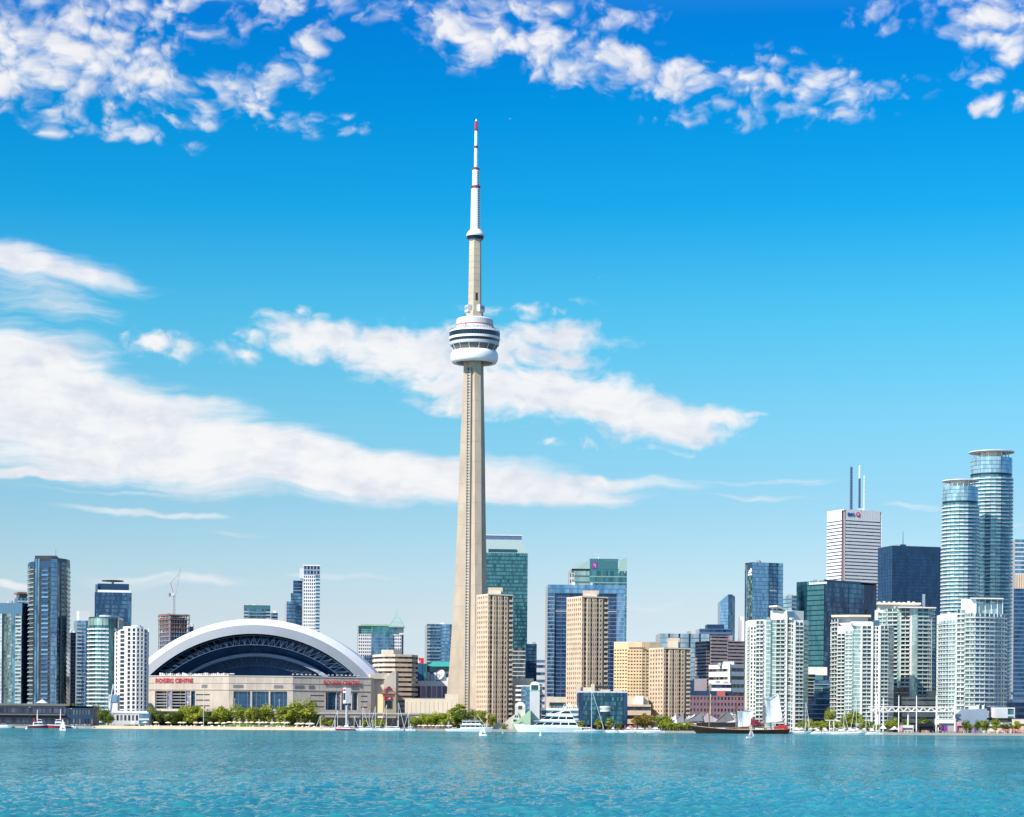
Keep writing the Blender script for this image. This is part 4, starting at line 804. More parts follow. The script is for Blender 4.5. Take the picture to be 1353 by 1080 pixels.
# ================================================================== broadcast tower
def bigtower():
    Yt = 2000; mp = Yt/FPX; ax = X(625.5, Yt, 640); c = (ax, Yt); zz = lambda py: ztop(py, 627, Yt)
    b = thing('broadcast_tower', 'very tall concrete tower with a round pod and a thin white antenna', 'tower', (ax, Yt, G0)); ang = [R(170), R(290), R(50)]
    zs = np.array([G0, 15, 60, 137, 200, 257, 327, zz(480)]); rs = np.array([26.5, 24.6, 20.6, 16.2, 14.0, 12.4, 9.8, 9.4]); lv = np.linspace(G0, zz(478), 60)
    m = MB(); t2 = 3.9
    def fin(a, z): r = np.interp(z, zs, rs); u = Vector((math.cos(a), math.sin(a), 0)); w = Vector((-u.y, u.x, 0)); o = Vector((ax, Yt, z)); k = t2*(.86+.14*max(0, 1-z/300)); return [o-w*k+u*2.0, o-w*k*.92+u*r, o+w*k*.92+u*r, o+w*k+u*2.0]
    for a in ang:
        for z0, z1 in zip(lv[:-1], lv[1:]):
            A, B_ = fin(a, z0), fin(a, z1)
            for i in range(3): m.face((A[i], A[i+1], B_[i+1], B_[i]), 'tower_concrete')
    m.build('shaft', b)
    m = MB(); hx = lambda r, z, k: (ax+r*math.cos(R(10+60*k+30)), Yt+r*math.sin(R(10+60*k+30)), z)
    core = [((ax+6.9*math.cos(R(50+60*k)), Yt+6.9*math.sin(R(50+60*k)))) for k in range(6)]
    m.prism(core, G0, zz(478), 'concrete'); m.build('core', b)
    # window strip in the valley between two legs
    va = R(230); u = Vector((math.cos(va), math.sin(va), 0)); w = Vector((-u.y, u.x, 0)); m = MB(); o = Vector((ax, Yt, 0))+u*6.6
    F = Face(o-w*1.9, o+w*1.9); fbox(m, F, 0, F.w, 12, zz(487), -1, 0, 'dark')
    n = 120
    for i in range(n): z = 14+(zz(489)-14)*i/n; fbox(m, F, .25, F.w-.25, z, z+1.3, 0, .45, 'concrete')
    for a in (-.45, F.w): fbox(m, F, a, a+.45, 12, zz(487), 0, 1.1, 'concrete')
    m.build('elevator_glazing', b)
    # horizontal pour joints
    m = MB()
    for z in np.arange(20, 320, 19):
        for a in ang:
            A = fin(a, z); B_ = fin(a, z+.35); uu = Vector((math.cos(a), math.sin(a), 0))
            cc_ = Vector((ax, Yt, z)); ex = [cc_+(p-cc_)*1.0+(p-cc_-uu*(p-cc_).dot(uu)).normalized()*.06+uu*.05 for p in A]; ey = [p+Vector((0, 0, .35)) for p in ex]
            for i in range(3): m.face((ex[i], ex[i+1], ey[i+1], ey[i]), 'concrete_gray')
    m.build('joint_line', b)
    pr = lambda l, mats, name, n=64, smooth=False: (lambda mm: (mm.lathe((ax, Yt, 0), [(r*mp, zz(py)) for r, py in l], None, n, .5, mats), mm.build(name, b, smooth=smooth))[1])(MB())
    # the pod: white ring below, decks above
    pr([(13, 475), (23, 475.5), (24.0, 479.6), (25.5, 480.8), (28.8, 480.2), (30.8, 476.8), (31.5, 472), (31, 467.8), (29.3, 464.8), (24, 464)], ['concrete_dark', 'concrete_gray']+['white_bright']*7, 'radome', smooth=True)
    pr([(12, 479), (13.5, 479), (15.5, 475.2)], ['concrete_gray']*2, 'pod_soffit')
    pr([(24, 464), (26, 464.2), (30.5, 457.5)], ['concrete_gray', 'concrete_dark'], 'outdoor_deck')
    m = MB()
    for i in range(14):
        a = 2*PI*i/14; m.tube((ax+27*mp*math.cos(a), Yt+27*mp*math.sin(a), zz(464.5)), (ax+31.3*mp*math.cos(a), Yt+31.3*mp*math.sin(a), zz(457)), .28, .28, 'white', 4)
    m.build('deck_strut', b)
    pr([(30.5, 457.5), (32.3, 457), (32.8, 453.5), (32.0, 453.4)], ['gray_light', 'gray_light', 'gray_light'], 'deck_rim')
    pr([(32.0, 453.4), (32.4, 449.8)], ['g_black'], 'lower_window_band'); pr([(32.4, 449.9), (33.6, 449.8), (33.8, 446.8), (33.2, 446.7)], ['white']*3, 'pod_band')
    pr([(33.0, 446.8), (33.2, 440.8)], ['g_black'], 'upper_window_band'); pr([(33.2, 440.8), (33.9, 440.6), (33.4, 439), (26, 435)], ['white', 'white', 'gray_light'], 'pod_rim')
    m = MB()
    for i in range(60):
        a = 2*PI*i/60
        for r, p0, p1 in ((33.25, 446.9, 441.3), (32.45, 453.4, 450.2)): m.tube((ax+r*mp*math.cos(a), Yt+r*mp*math.sin(a), zz(p0)), (ax+r*mp*math.cos(a), Yt+r*mp*math.sin(a), zz(p1)), .09, .09, 'steel_blue', 4, caps=False)
    m.build('window_mullion', b)
    m = MB()
    for i in range(48):
        a, a2 = 2*PI*i/48, 2*PI*(i+1)/48; r = 33*mp; q0, q1 = (ax+r*math.cos(a), Yt+r*math.sin(a)), (ax+r*math.cos(a2), Yt+r*math.sin(a2)); zr = zz(439); m.tube((*q0, zr), (*q0, zr+1.9), .09, .09, 'dark', 4); m.tube((*q0, zr+1.9), (*q1, zr+1.9), .09, .09, 'dark', 4); m.tube((*q0, zr+1), (*q1, zr+1), .06, .06, 'dark', 4)
    m.build('railing', b)
    pr([(26, 435.4), (25, 435), (24.6, 431.7), (24.9, 431.6), (24.9, 430.6), (24.6, 430.5), (24.4, 423.6), (23.0, 422.0), (10, 421.5)], ['white', 'white_warm', 'red_sign', 'red_sign', 'red_sign', 'gray_light', 'white', 'gray_light'], 'upper_drum')
    m = MB(); rnd2 = random.Random(3)
    for i in range(40):
        a = 2*PI*i/40+rnd2.random()*.1; r = rnd2.uniform(25.6, 28)*mp; m.box((ax+r*math.cos(a), Yt+r*math.sin(a), zz(436.6)), (rnd2.uniform(.4, 1.4), .6, rnd2.uniform(.5, 1.9)), rnd2.choice(['dark', 'white', 'gray_light', 'concrete_dark', 'white']), a)
    q = R(245); m.tube((ax+27*mp*math.cos(q), Yt+27*mp*math.sin(q), zz(436)), (ax+27*mp*math.cos(q), Yt+27*mp*math.sin(q), zz(431)), .3, .2, 'dark'); m.tube((ax+27*mp*math.cos(q)-1.6, Yt+27*mp*math.sin(q), zz(433.5)), (ax+27*mp*math.cos(q)+1.2, Yt+27*mp*math.sin(q), zz(432.5)), .25, .25, 'dark'); m.build('roof_equipment', b)
    # upper neck with its boxes, shaft, upper pod
    hexp = lambda r: [(ax+r*mp*math.cos(R(20+60*k)), Yt+r*mp*math.sin(R(20+60*k))) for k in range(6)]
    m = MB(); m.prism(hexp(11.8), zz(422), zz(412.5), 'tower_concrete'); m.build('neck', b)
    for k in range(3):
        a = ang[k]+R(36); m = MB(); ctr = (ax+9.6*mp*math.cos(a), Yt+9.6*mp*math.sin(a), zz(413.5)); m.box(ctr, (5.2*mp, 11*mp, zz(404.5)-zz(413.5)), 'gray_light', a); m.box((ctr[0], ctr[1], zz(410)), (5.7*mp, 9*mp, 2.6), 'gray_blue', a); m.build('equipment_box', b)
    m = MB(); r0, r1 = 9.3, 8.2; n = 12
    for i in range(n):
        za, zb_ = zz(413)+(zz(314)-zz(413))*i/n, zz(413)+(zz(314)-zz(413))*(i+1)/n; A = hexp(r0+(r1-r0)*i/n); B_ = hexp(r0+(r1-r0)*(i+1)/n)
        for k in range(6): m.face(((*A[k], za), (*A[(k+1) % 6], za), (*B_[(k+1) % 6], zb_), (*B_[k], zb_)), 'tower_concrete')
        for k in range(6): m.face(((*[p*1.0 for p in B_[k]], zb_-.4), (*B_[(k+1) % 6], zb_-.4), (B_[(k+1) % 6][0]*1.0005+0, B_[(k+1) % 6][1]-.1, zb_), (B_[k][0], B_[k][1]-.1, zb_)), 'concrete_gray')
    m.build('upper_shaft', b)
    m = MB(); F = Face(hexp(8.9)[4], hexp(8.9)[5]); F = Face(hexp(9.0)[3], hexp(9.0)[4]); G = Face(hexp(9.05)[4], hexp(9.05)[5]); fbox(m, G, G.w*.3, G.w*.62, zz(398.5), zz(388.5), 0, .2, 'dark'); m.build('shaft_window', b)
    pr([(8, 318.8), (9.2, 317.5), (11.2, 315.2), (11.9, 313), (12.0, 311), (11.4, 309.3), (9.5, 306.5), (7.8, 304.6), (6.6, 303.5)], ['concrete_gray', 'dark_blue', 'g_black', 'gray_light', 'white_bright', 'white_bright', 'white_bright', 'white_bright'], 'upper_pod', 40, True)
    pr([(6.5, 303.8), (6.2, 275), (5.8, 249.6)], ['white_bright']*2, 'antenna', 12)
    pr([(5.9, 249.6), (6.3, 249.4), (6.3, 246.2), (4.7, 246.2)], ['maroon']*3, 'antenna_ring', 12)
    pr([(4.7, 246.2), (4.5, 225.2)], ['white_bright'], 'antenna', 12); pr([(4.5, 225.2), (5.0, 225), (4.9, 223), (2.2, 221)], ['maroon']*3, 'antenna_ring', 12)
    pr([(2.35, 221.5), (2.3, 196)], ['white_bright'], 'antenna', 10); pr([(2.3, 196), (2.9, 196), (2.8, 193.2), (2, 193)], ['maroon']*3, 'antenna_ring', 10)
    pr([(2.05, 193), (2.0, 173)], ['white_bright'], 'antenna', 10); pr([(2.0, 173), (2.5, 173), (2.4, 170.5), (1.8, 170.3), (1.7, 160.6)], ['maroon', 'maroon', 'maroon', 'red_sign'], 'antenna_ring', 10); pr([(1.4, 160.6), (.4, 157.6), (.02, 157)], ['white_bright']*2, 'antenna_tip', 8)
    m = MB()
    for i in range(22):
        z = zz(302)+(zz(250)-zz(302))*i/22; a = R(-50); m.box((ax+6.0*mp*math.cos(a), Yt+6.0*mp*math.sin(a), z), (1.0, 2.6, .5), 'steel_blue', a)
    for i in range(8):
        z = zz(245)+(zz(226)-zz(245))*i/8; a = R(-50); m.box((ax+4.6*mp*math.cos(a), Yt+4.6*mp*math.sin(a), z), (.7, 2.2, .5), 'steel_blue', a)
    m.build('antenna_element', b)
bigtower()
# ================================================================== behind and right of the big tower
p = front(630, 697, 2180, 45, 800, 5); z1 = ztop(731, 670, 2180)
b = tower('glass_tower', 'tall teal glass slab with a sloping pale top behind the concrete tower', 'tower', p, 731, 2180, None, None, z1=z1, fin=False, ng=0); F = faces(p)[0]
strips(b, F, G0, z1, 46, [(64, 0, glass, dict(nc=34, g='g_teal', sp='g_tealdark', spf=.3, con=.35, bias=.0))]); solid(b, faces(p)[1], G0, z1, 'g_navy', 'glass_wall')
m = b.mb('roof'); zs = ztop(712, 670, 2180); A = [F.P(0, z1, .1), F.P(F.w*.3, z1, .1), F.P(F.w*.3, z1+3, .1)]
fbox(m, F, F.w*.22, F.w*.78, z1, z1+4, -20, -.5, 'g_tealdark'); D = [F.P(F.w*.1, z1+4, -.4), F.P(F.w*.995, z1+2, -.4), F.P(F.w*.90, zs, -12), F.P(F.w*.05, zs, -12)]; m.face((F.P(0, z1, 0), F.P(F.w, z1, 0), F.P(F.w*.9, zs, -12), F.P(0, zs, -12)), 'g_green', .9); m.face((F.P(F.w, z1, 0), F.P(F.w, z1, -30), F.P(F.w*.9, zs, -30), F.P(F.w*.9, zs, -12)), 'g_green', .8); m.face((F.P(0, zs, -12), F.P(F.w*.9, zs, -12), F.P(F.w*.9, zs, -30), F.P(0, zs, -30)), 'gray_light')
m = b.li('penthouse'); fbox(m, F, 0, F.w*.9, zs, ztop(706.5, 670, 2180), -25, -13, 'steel_blue'); fbox(m, F, 0, F.w*.91, ztop(706.5, 670, 2180), ztop(705.5, 670, 2180), -26, -12.5, 'white')
for k in range(1, 22): fbox(b.li('roof_rib'), F, F.w*k/22-.15, F.w*k/22+.15, z1, z1+.5, -.3, .25, 'g_tealdark')
b.done()
p = front(668, 694, 2100, 30, 880, 4); b = tower('glass_tower', 'lower grey-green glass wing at the foot of the tall teal slab', 'tower', p, 856, 2100, None, None, z1=ztop(856, 685, 2100), fin=False, ng=1); glass(b, faces(p)[0], G0, b.z1, 20, 16, 'g_condo', sp='gray_light', spf=.25, bias=-.1); b.done()
p = boxfoot(693, 695, 709, 2140, 15, 880); tower('glass_tower', 'short dark blue glass block right of the teal slab', 'tower', p, 851, 2140, (24, glass, dict(nc=3, g='g_blue')), (24, glass, dict(nc=9, g='g_blue', sp='g_navy', bias=-.1)), z1=ztop(851, 700, 2140), ng=2)
p = front(706, 728, 2500, 30, 900); b = tower('office_block', 'lavender block in the gap between the towers', 'building', p, 876, 2500, None, None, z1=ztop(876, 716, 2500), fin=False, ng=0); band(b, faces(p)[0], G0, b.z1, 9, 'gray_light', .4, .4, 'g_blue', 8); q = front(708, 722, 2505, 20, 880); m = b.li('penthouse'); m.prism(q, b.z1, ztop(872, 716, 2500), 'steel_blue'); b.done()

# --- tan apartment towers on the shore
def tan_tower(label, pxs, ptop, Y, beta, nf, pent, group, lw=6, deep=True):
    pL, pC, pR = pxs; p = boxfoot(pL, pC, pR, Y, beta, 870); z1 = ztop(ptop, pC, Y); b = Bld('apartment_tower', label, 'tower', cen(p), group); fs = faces(p)
    punch(b, fs[0], G0, z1, nf, lw, 'tan', .46, .50, .5, 'g_win', .04)
    strips(b, fs[1], G0, z1-1, nf, [(1.2, 0, punch, dict(nc=1, wall='tan', ww=.5, wh=.5)), (1.6, -1.6, balc, dict(nc=2, depth=.9, slab='tan', rail='tan', g='g_dark', edge='tan', railh=.3)), (1.8, .6, punch, dict(nc=1, wall='tan', ww=.34, wh=.5)), (1.3, -.6, punch, dict(nc=1, wall='tan', ww=.8, wh=.6)), (2.2, .5, punch, dict(nc=2, wall='tan', ww=.42, wh=.5)), (1.4, -1.4, balc, dict(nc=2, depth=.8, slab='tan', rail='tan_light', g='g_dark', edge='tan', railh=.3)), (1.9, .3, punch, dict(nc=1, wall='tan', ww=.5, wh=.5)), (1.3, -2.0, solid, dict(wall='tan')), (1.8, -.8, balc, dict(nc=2, depth=1.2, slab='tan_light', rail='tan_light', g='g_win', edge='tan'))])
    plain(b, p, G0, z1, 'tan'); roof(b, p, z1, 'roof_gray', 'tan_light', .8)
    q = [(X(a, Y+dy, ptop), Y+dy) for a, dy in ((pent[0], 9), (pent[1], 9), (pent[1], 24), (pent[0], 24))]; m = b.li('penthouse'); m.prism(q, z1, ztop(pent[2], pent[0], Y), 'tan', 'roof_gray')
    q2 = [(X(a, Y+dy, ptop), Y+dy) for a, dy in ((pent[0]+2, 6), (pent[1]-2, 6), (pent[1]-2, 9), (pent[0]+2, 9))]; m = b.li('penthouse'); m.prism(q2, z1, ztop(pent[2]+4, pent[0], Y), 'tan_light', 'roof_gray'); b.done()
tan_tower('tan concrete apartment tower standing against the foot of the broadcast tower', (629, 644.5, 677), 786, 1730, 27, 27, (645, 664, 775.5), 'tan concrete apartment towers')
tan_tower('tan concrete apartment tower in front of the dark blue framed glass tower', (748, 768.5, 803), 789, 1730, 27, 27, (770, 791, 779.5), 'tan concrete apartment towers', 7)
tan_tower('shorter tan apartment tower beside the gold hotel slab', (857.5, 877, 912), 857, 1740, 25, 19, (882, 898, 842.5), 'tan concrete apartment towers', 5)

# --- dark blue framed tower and the green tower behind it
p = front(723, 826, 1980, 40, 860, 2); z1 = ztop(773, 770, 1980); b = tower('office_tower', 'wide navy glass tower with a paler blue frame behind the tan tower', 'tower', p, 773, 1980, None, None, z1=z1, fin=False, ng=3); F = faces(p)[0]
strips(b, F, G0, z1-8, 34, [(9, 0, glass, dict(nc=6, g='g_blue', sp='gray_blue', spf=.25, bias=-.15, edge='gray_blue')), (80, -1.5, glass, dict(nc=36, g='g_navy', sp='gray_blue', spf=.1, edge='gray_blue', fin='steel_blue', every=4, finw=.3)), (11, 0, glass, dict(nc=7, g='g_sky', sp='gray_blue', spf=.2, bias=-.1, edge='gray_blue'))])
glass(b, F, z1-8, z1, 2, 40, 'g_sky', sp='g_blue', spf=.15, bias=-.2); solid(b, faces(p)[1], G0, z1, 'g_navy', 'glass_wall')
for k in range(2): fbox(b.li('balcony_line'), F, F.w*.09, F.w*.89, 20+k*90, 20.6+k*90, -1.5, -1.0, 'gray_light')
b.done()
p = front(755, 828, 2300, 50, 800, 3); z1 = ztop(752, 790, 2300); b = tower('office_tower', 'green glass tower with a raised right corner and a dark purple sign', 'tower', p, 752, 2300, None, None, z1=z1, fin=False, ng=0); F = faces(p)[0]
strips(b, F, G0, z1-2, 26, [(24, -2, glass, dict(nc=9, g='g_green', sp='g_teal', spf=.25, bias=-.1, edge='g_teal')), (40, 0, glass, dict(nc=16, g='g_teal', sp='g_green', spf=.14, edge='g_teal')), (10, .8, glass, dict(nc=4, g='g_teal', sp='g_green', spf=.12, bias=-.15, edge='g_teal'))])
m = b.mb('crown'); zc_ = ztop(741, 800, 2300); zsp = ztop(736.5, 826, 2300); fbox(m, F, F.w*.33, F.w*.84, z1-2, zc_+2, -12, -.3, 'g_teal', .55); m.face((F.P(F.w*.02, z1-2, -2), F.P(F.w*.33, z1-2, -2), F.P(F.w*.33, zc_+1, -8), F.P(F.w*.06, zc_-3, -8)), 'g_green', .7)
m.face((F.P(F.w*.84, z1-4, .8), F.P(F.w, z1-4, .8), F.P(F.w, zsp, .8), F.P(F.w*.87, zsp-3, .8)), 'g_green', .8); m.face((F.P(F.w*.60, zc_, -.2), F.P(F.w*.87, zc_, -.2), F.P(F.w*.87, zsp-3, -1), F.P(F.w*.84, zsp-2, -1)), 'g_green', .95); m.face((F.P(F.w, z1-4, .8), F.P(F.w, z1-4, -30), F.P(F.w, zsp, -30), F.P(F.w, zsp, .8)), 'g_teal', .5)
q = b.li('sign_panel'); fbox(q, F, F.w*.37, F.w*.46, ztop(751.5, 783, 2300), ztop(742.5, 783, 2300), -.2, .3, 'purple'); q = b.li('sign_mark'); fbox(q, F, F.w*.395, F.w*.41, ztop(748, 783, 2300), ztop(744, 783, 2300), .3, .4, 'pink'); fbox(q, F, F.w*.425, F.w*.44, ztop(750, 783, 2300), ztop(745.5, 783, 2300), .3, .4, 'pink'); fbox(q, F, F.w*.40, F.w*.435, ztop(747.5, 783, 2300), ztop(746.5, 783, 2300), .3, .4, 'pink')
m = b.li('mast'); xx = X(788, 2305, 740); m.tube((xx, 2310, zc_), (xx, 2310, ztop(733, 788, 2305)), .4, .3, 'gray_light'); m.tube((xx-5, 2310, ztop(733.5, 788, 2305)), (xx+6, 2310, ztop(732.5, 788, 2305)), .3, .3, 'gray_light'); m.tube((xx+2, 2310, zc_), (xx+3, 2310, ztop(735.5, 788, 2305)), .8, .5, 'white'); b.done()
p = front(752, 758.5, 2270, 20, 800); b = tower('glass_tower', 'narrow pale sliver of a building left of the green tower', 'tower', p, 768, 2285, None, None, z1=ztop(757, 755, 2270), fin=False, ng=0); punch(b, faces(p)[0], G0, b.z1, 26, 2, 'gray_light', .5, .6, .5, 'g_win'); b.done()

# --- gold hotel slab, pale glass, curved blue tower
b = Bld('hotel', 'gold curved hotel slab covered in rows of small windows', 'hotel', (X(842, 1900), 1920)); pts = [(811, 1908), (829, 1900), (848, 1898), (858, 1900), (872, 1904), (872, 1930), (811, 1935)]; poly = [(X(a, y, 890), y) for a, y in pts]; fs = faces(poly); z1 = ztop(849.5, 840, 1900)
for i, F in enumerate(fs[:4]): band(b, F, G0, z1-(6 if i > 0 else 5), 24, 'tan_gold', .40, .5, 'g_win', max(3, int(F.w/1.6)), off=.3); solid(b, F, z1-(6 if i > 0 else 5), z1, 'tan_gold')
for F in fs[:4]:
    n = int(F.w/2.5)
    for k in range(n+1): fbox(b.mb('pier'), F, max(0, F.w*k/n-.5), min(F.w, F.w*k/n+.5), G0, z1-5, -.4, .12, 'tan_gold')
for F in fs[4:]: solid(b, F, G0, z1, 'tan')
roof(b, poly, z1, 'roof_gray', 'tan_light', .9); gear(b, poly, z1, 5, 2)
F = fs[1]; q = b.li('sign_lettering'); xs = F.w*.1
for k in range(22): fbox(q, F, xs, xs+.5, ztop(857.5, 840, 1900), ztop(855.3, 840, 1900)-.4*(k % 3 == 1), .15, .3, 'brick_mauve'); xs += .66
b.done()
p = front(871.5, 940, 2450, 40, 860, 3); z1 = ztop(837.5, 900, 2450); b = tower('office_tower', 'pale glass office with dark vertical strips behind the tan towers', 'tower', p, 837, 2450, None, None, z1=z1, fin=False, ng=2); F = faces(p)[0]
lst = []
for k in range(5): lst += [(11, 0, glass, dict(nc=5, g='g_pale', sp='g_sky', spf=.18, bias=.1, edge='gray_light')), (2.6, -.6, glass, dict(nc=1, g='g_navy', edge='gray_light'))]
strips(b, F, G0, z1, 20, lst); b.done()
p = front(924, 966, 2600, 40, 850, 2); b = tower('office_tower', 'dark blue stepped office block behind the brown one', 'tower', p, 831, 2600, None, None, z1=ztop(831, 945, 2600), fin=False, ng=0); band(b, faces(p)[0], G0, b.z1, 22, 'steel_blue', .5, .3, 'g_navy', 12); q = front(934, 957, 2606, 25, 830); m = b.li('penthouse'); m.prism(q, b.z1, ztop(825, 945, 2600), 'dark_blue', 'dark'); b.done()
b = Bld('glass_tower', 'slim blue glass tower with a curved slanting top', 'tower', (X(962, 2800), 2815)); Y = 2800
F_ = [(951.5, 2806), (956, 2801), (962, 2800), (967, 2802), (971, 2808)]; zl = [795, 790.5, 785.5, 785.5, 788]; poly = [(X(a, y, 820), y) for a, y in F_]
for i in range(4):
    F = Face(poly[i], poly[i+1]); zt0 = ztop(zl[i], 960, Y); glass(b, F, G0, zt0-6, 40, 3, 'g_sky' if i < 2 else 'g_blue', sp='g_blue', spf=.15, bias=.05*(2-i)); za, zb = ztop(zl[i], 960, Y), ztop(zl[i+1], 960, Y)
    b.mb('glass_wall').face((F.P(0, zt0-6), F.P(F.w, zt0-6), F.P(F.w, zb), F.P(0, za)), 'g_sky' if i < 2 else 'g_blue', .3)
m = b.mb('roof'); bk = [(poly[0][0], 2840), (poly[4][0], 2840)]; zs = [ztop(k, 960, Y) for k in zl]
m.face([(*poly[i], zs[i]) for i in range(5)]+[(*bk[1], zs[4]), (*bk[0], zs[0])], 'roof_gray'); m.face(((*poly[4], G0), (*bk[1], G0), (*bk[1], zs[4]), (*poly[4], zs[4])), 'g_navy'); m.face(((*bk[0], G0), (*poly[0], G0), (*poly[0], zs[0]), (*bk[0], zs[0])), 'g_blue'); b.done()
# brown banded office
b = Bld('office_tower', 'grey-brown banded office in three stepped blocks', 'tower', (X(945, 2200), 2230)); Y = 2200
for (a, c, e, py, Yb, nf) in ((918.5, 934, 939, 847, 2205, 26), (938.5, 940, 962, 840.5, 2190, 27), (957.5, 962, 983.5, 847, 2196, 26)):
    p = boxfoot(a, c, e, Yb, 22, 870); z = ztop(py, 945, Y); fs = faces(p); band(b, fs[0], G0, z, nf, 'gray_mauve', .45, .4, 'g_win', 6); band(b, fs[1], G0, z, nf, 'gray_mauve', .42, .4, 'g_win', 8); plain(b, p, G0, z, 'gray_mauve'); b.mb('roof').face([(q[0], q[1], z) for q in p], 'roof_gray')
p = front(952, 968, 2210, 20, 840); m = b.li('penthouse'); m.prism(p, ztop(846, 945, Y), ztop(839, 945, Y), 'gray_mauve', 'roof_gray'); b.done()
p = boxfoot(936.5, 965.5, 983.5, 2050, 40, 890); z1 = ztop(880, 960, 2050); b = tower('office_block', 'white banded low office in front of the grey-brown one', 'building', p, 880, 2050, (8, band, dict(wall='white', wh=.36, nc=14, g='g_win')), (8, band, dict(wall='white', wh=.46, nc=8, g='g_win')), z1=z1, backmat='white', fin=False, par='white', ng=1)
q = front(957, 970, 2056, 16, 880); m = b.li('penthouse'); m.prism(q, z1, ztop(874, 963, 2050), 'white'); m = b.li('stair_core'); F = faces(p)[0]; fbox(m, F, F.w-2.6, F.w+.1, G0, z1+2, 0, 1.4, 'white_warm'); b.done()
p = front(918, 934, 2040, 20, 905); b = tower('office_block', 'plain mauve block with a few windows above the brick warehouse', 'building', p, 897, 2040, None, None, z1=ztop(897, 925, 2040), fin=False, ng=1); solid(b, faces(p)[0], G0, b.z1, 'gray_mauve'); b.done()
p = front(940, 966, 2000, 20, 905); b = tower('office_block', 'small white block with dark window rows above the brick warehouse', 'building', p, 903, 2000, None, None, z1=ztop(903, 950, 2000), fin=False, ng=4); band(b, faces(p)[0], G0, b.z1, 7, 'white', .5, .5, 'g_winblue', 9); b.done()
p = front(977.5, 984, 2600, 15, 830); b = tower('apartment_tower', 'thin plain white slab left of the blue glass tower', 'tower', p, 815, 2600, None, None, z1=ztop(815, 980, 2600), fin=False, ng=0); solid(b, faces(p)[0], G0, b.z1, 'white'); fbox(b.li('window_strip'), faces(p)[0], 1, 1.6, 30, b.z1-4, 0, .1, 'g_win'); b.done()
p = front(911, 988, 1860, 40, 930); b = tower('warehouse', 'long mauve brick warehouse with square windows behind the tall ship', 'building', p, 920, 1860, None, None, z1=ztop(919.5, 950, 1860), fin=False, ng=12); F = faces(p)[0]; punch(b, F, G0, b.z1, 6, 17, 'brick_mauve', .5, .5, .5, 'g_winblue'); solid(b, faces(p)[1], G0, b.z1, 'brick'); m = b.li('penthouse'); fbox(m, F, F.w*.02, F.w*.75, b.z1, b.z1+4.2, -14, -6, 'dark_blue'); m = b.li('penthouse'); fbox(m, F, F.w*.48, F.w*.62, b.z1, b.z1+4, -8, -3, 'red_steel'); b.done()

# --- blue tower with a sign at its top
p = boxfoot(983.5, 993.5, 1034, 2150, 22, 850); z1 = ztop(743, 1005, 2150); b = tower('office_tower', 'blue glass tower with a small white sign at its top left corner', 'tower', p, 743, 2150, None, None, z1=z1, fin=False, ng=2); fs = faces(p)
strips(b, fs[0], G0, z1-7, 44, [(4, -1.5, glass, dict(nc=3, g='g_sky', bias=-.1, edge='g_blue')), (8, 0, glass, dict(nc=8, g='g_condo', sp='g_teal', spf=.25, con=.1, edge='g_blue'))]); solid(b, fs[0].sub(.3, 1, 0), z1-7, z1, 'g_navy', 'glass_wall')
strips(b, fs[1], G0, z1, 44, [(21, 0, glass, dict(nc=16, g='g_sky', sp='g_blue', spf=.12, con=.35, edge='g_blue')), (13, -.8, glass, dict(nc=10, g='g_blue', sp='g_navy', bias=-.1, edge='g_blue')), (6, 0, glass, dict(nc=4, g='g_sky', sp='g_blue', spf=.15, edge='g_blue'))])
F = fs[0]; m = b.li('sign_mark'); zs = ztop(760, 990, 2150)
for s_ in ((.42, .95, 0, 1.6), (.5, .8, 2.2, 3.4), (.55, .95, 3.4, 5), (.75, .9, 5, 7)): fbox(m, F, F.w*s_[0], F.w*s_[1], zs+s_[2], zs+s_[3], .02, .3, 'white_bright')
F = fs[1]; q = b.li('sign_lettering'); xs = F.w*.56
for k in range(9): fbox(q, F, xs, xs+.55, ztop(780.5, 1027, 2150), ztop(779.3, 1027, 2150)+.5*(k % 3 == 0), .35, .5, 'gray_light'); xs += .85
b.done()
p = boxfoot(1033, 1046, 1062, 2500, 25, 830); tower('office_tower', 'pale grey glass tower half hidden behind the dark teal one', 'tower', p, 787, 2500, (34, glass, dict(nc=8, g='g_pale', sp='g_blue', bias=-.2)), (34, glass, dict(nc=9, g='g_blue', sp='gray_light', spf=.2)), z1=ztop(787, 1045, 2500), ng=2)
# --- dark teal block
p = boxfoot(1052, 1089, 1158, 2300, 38, 830); z1 = ztop(767, 1090, 2300); b = tower('office_tower', 'broad dark teal glass tower in front of the white banded skyscraper', 'tower', p, 767, 2300, None, None, z1=z1, fin=False, ng=4); fs = faces(p)
strips(b, fs[0], G0, z1, 30, [(13, 0, glass, dict(nc=8, g='g_tealdark', sp='g_navy', spf=.2, edge='g_navy')), (19, .6, glass, dict(nc=12, g='g_teal', sp='g_tealdark', spf=.2, bias=.45, edge='g_navy'))])
strips(b, fs[1], G0, z1-2, 30, [(32, 0, glass, dict(nc=18, g='g_blue', sp='g_navy', spf=.2, bias=-.3, edge='g_navy')), (20, .5, glass, dict(nc=11, g='g_blue', sp='g_navy', spf=.15, bias=-.15, edge='g_navy')), (18, 0, glass, dict(nc=9, g='g_navy', edge='g_navy', bias=-.2))])
F = fs[0]; q = b.li('sign_lettering'); xs = F.w*.48
for k in range(12): fbox(q, F, xs, xs+1.5, z1-3.8, z1-1.6+.5*(k in (0, 5, 6)), .7, 1.1, 'white_bright'); xs += 2.2
q = b.li('roof_screen'); fbox(q, fs[1], 0, fs[1].w*.7, z1-2, z1+1, -.8, -.3, 'g_navy'); b.done()

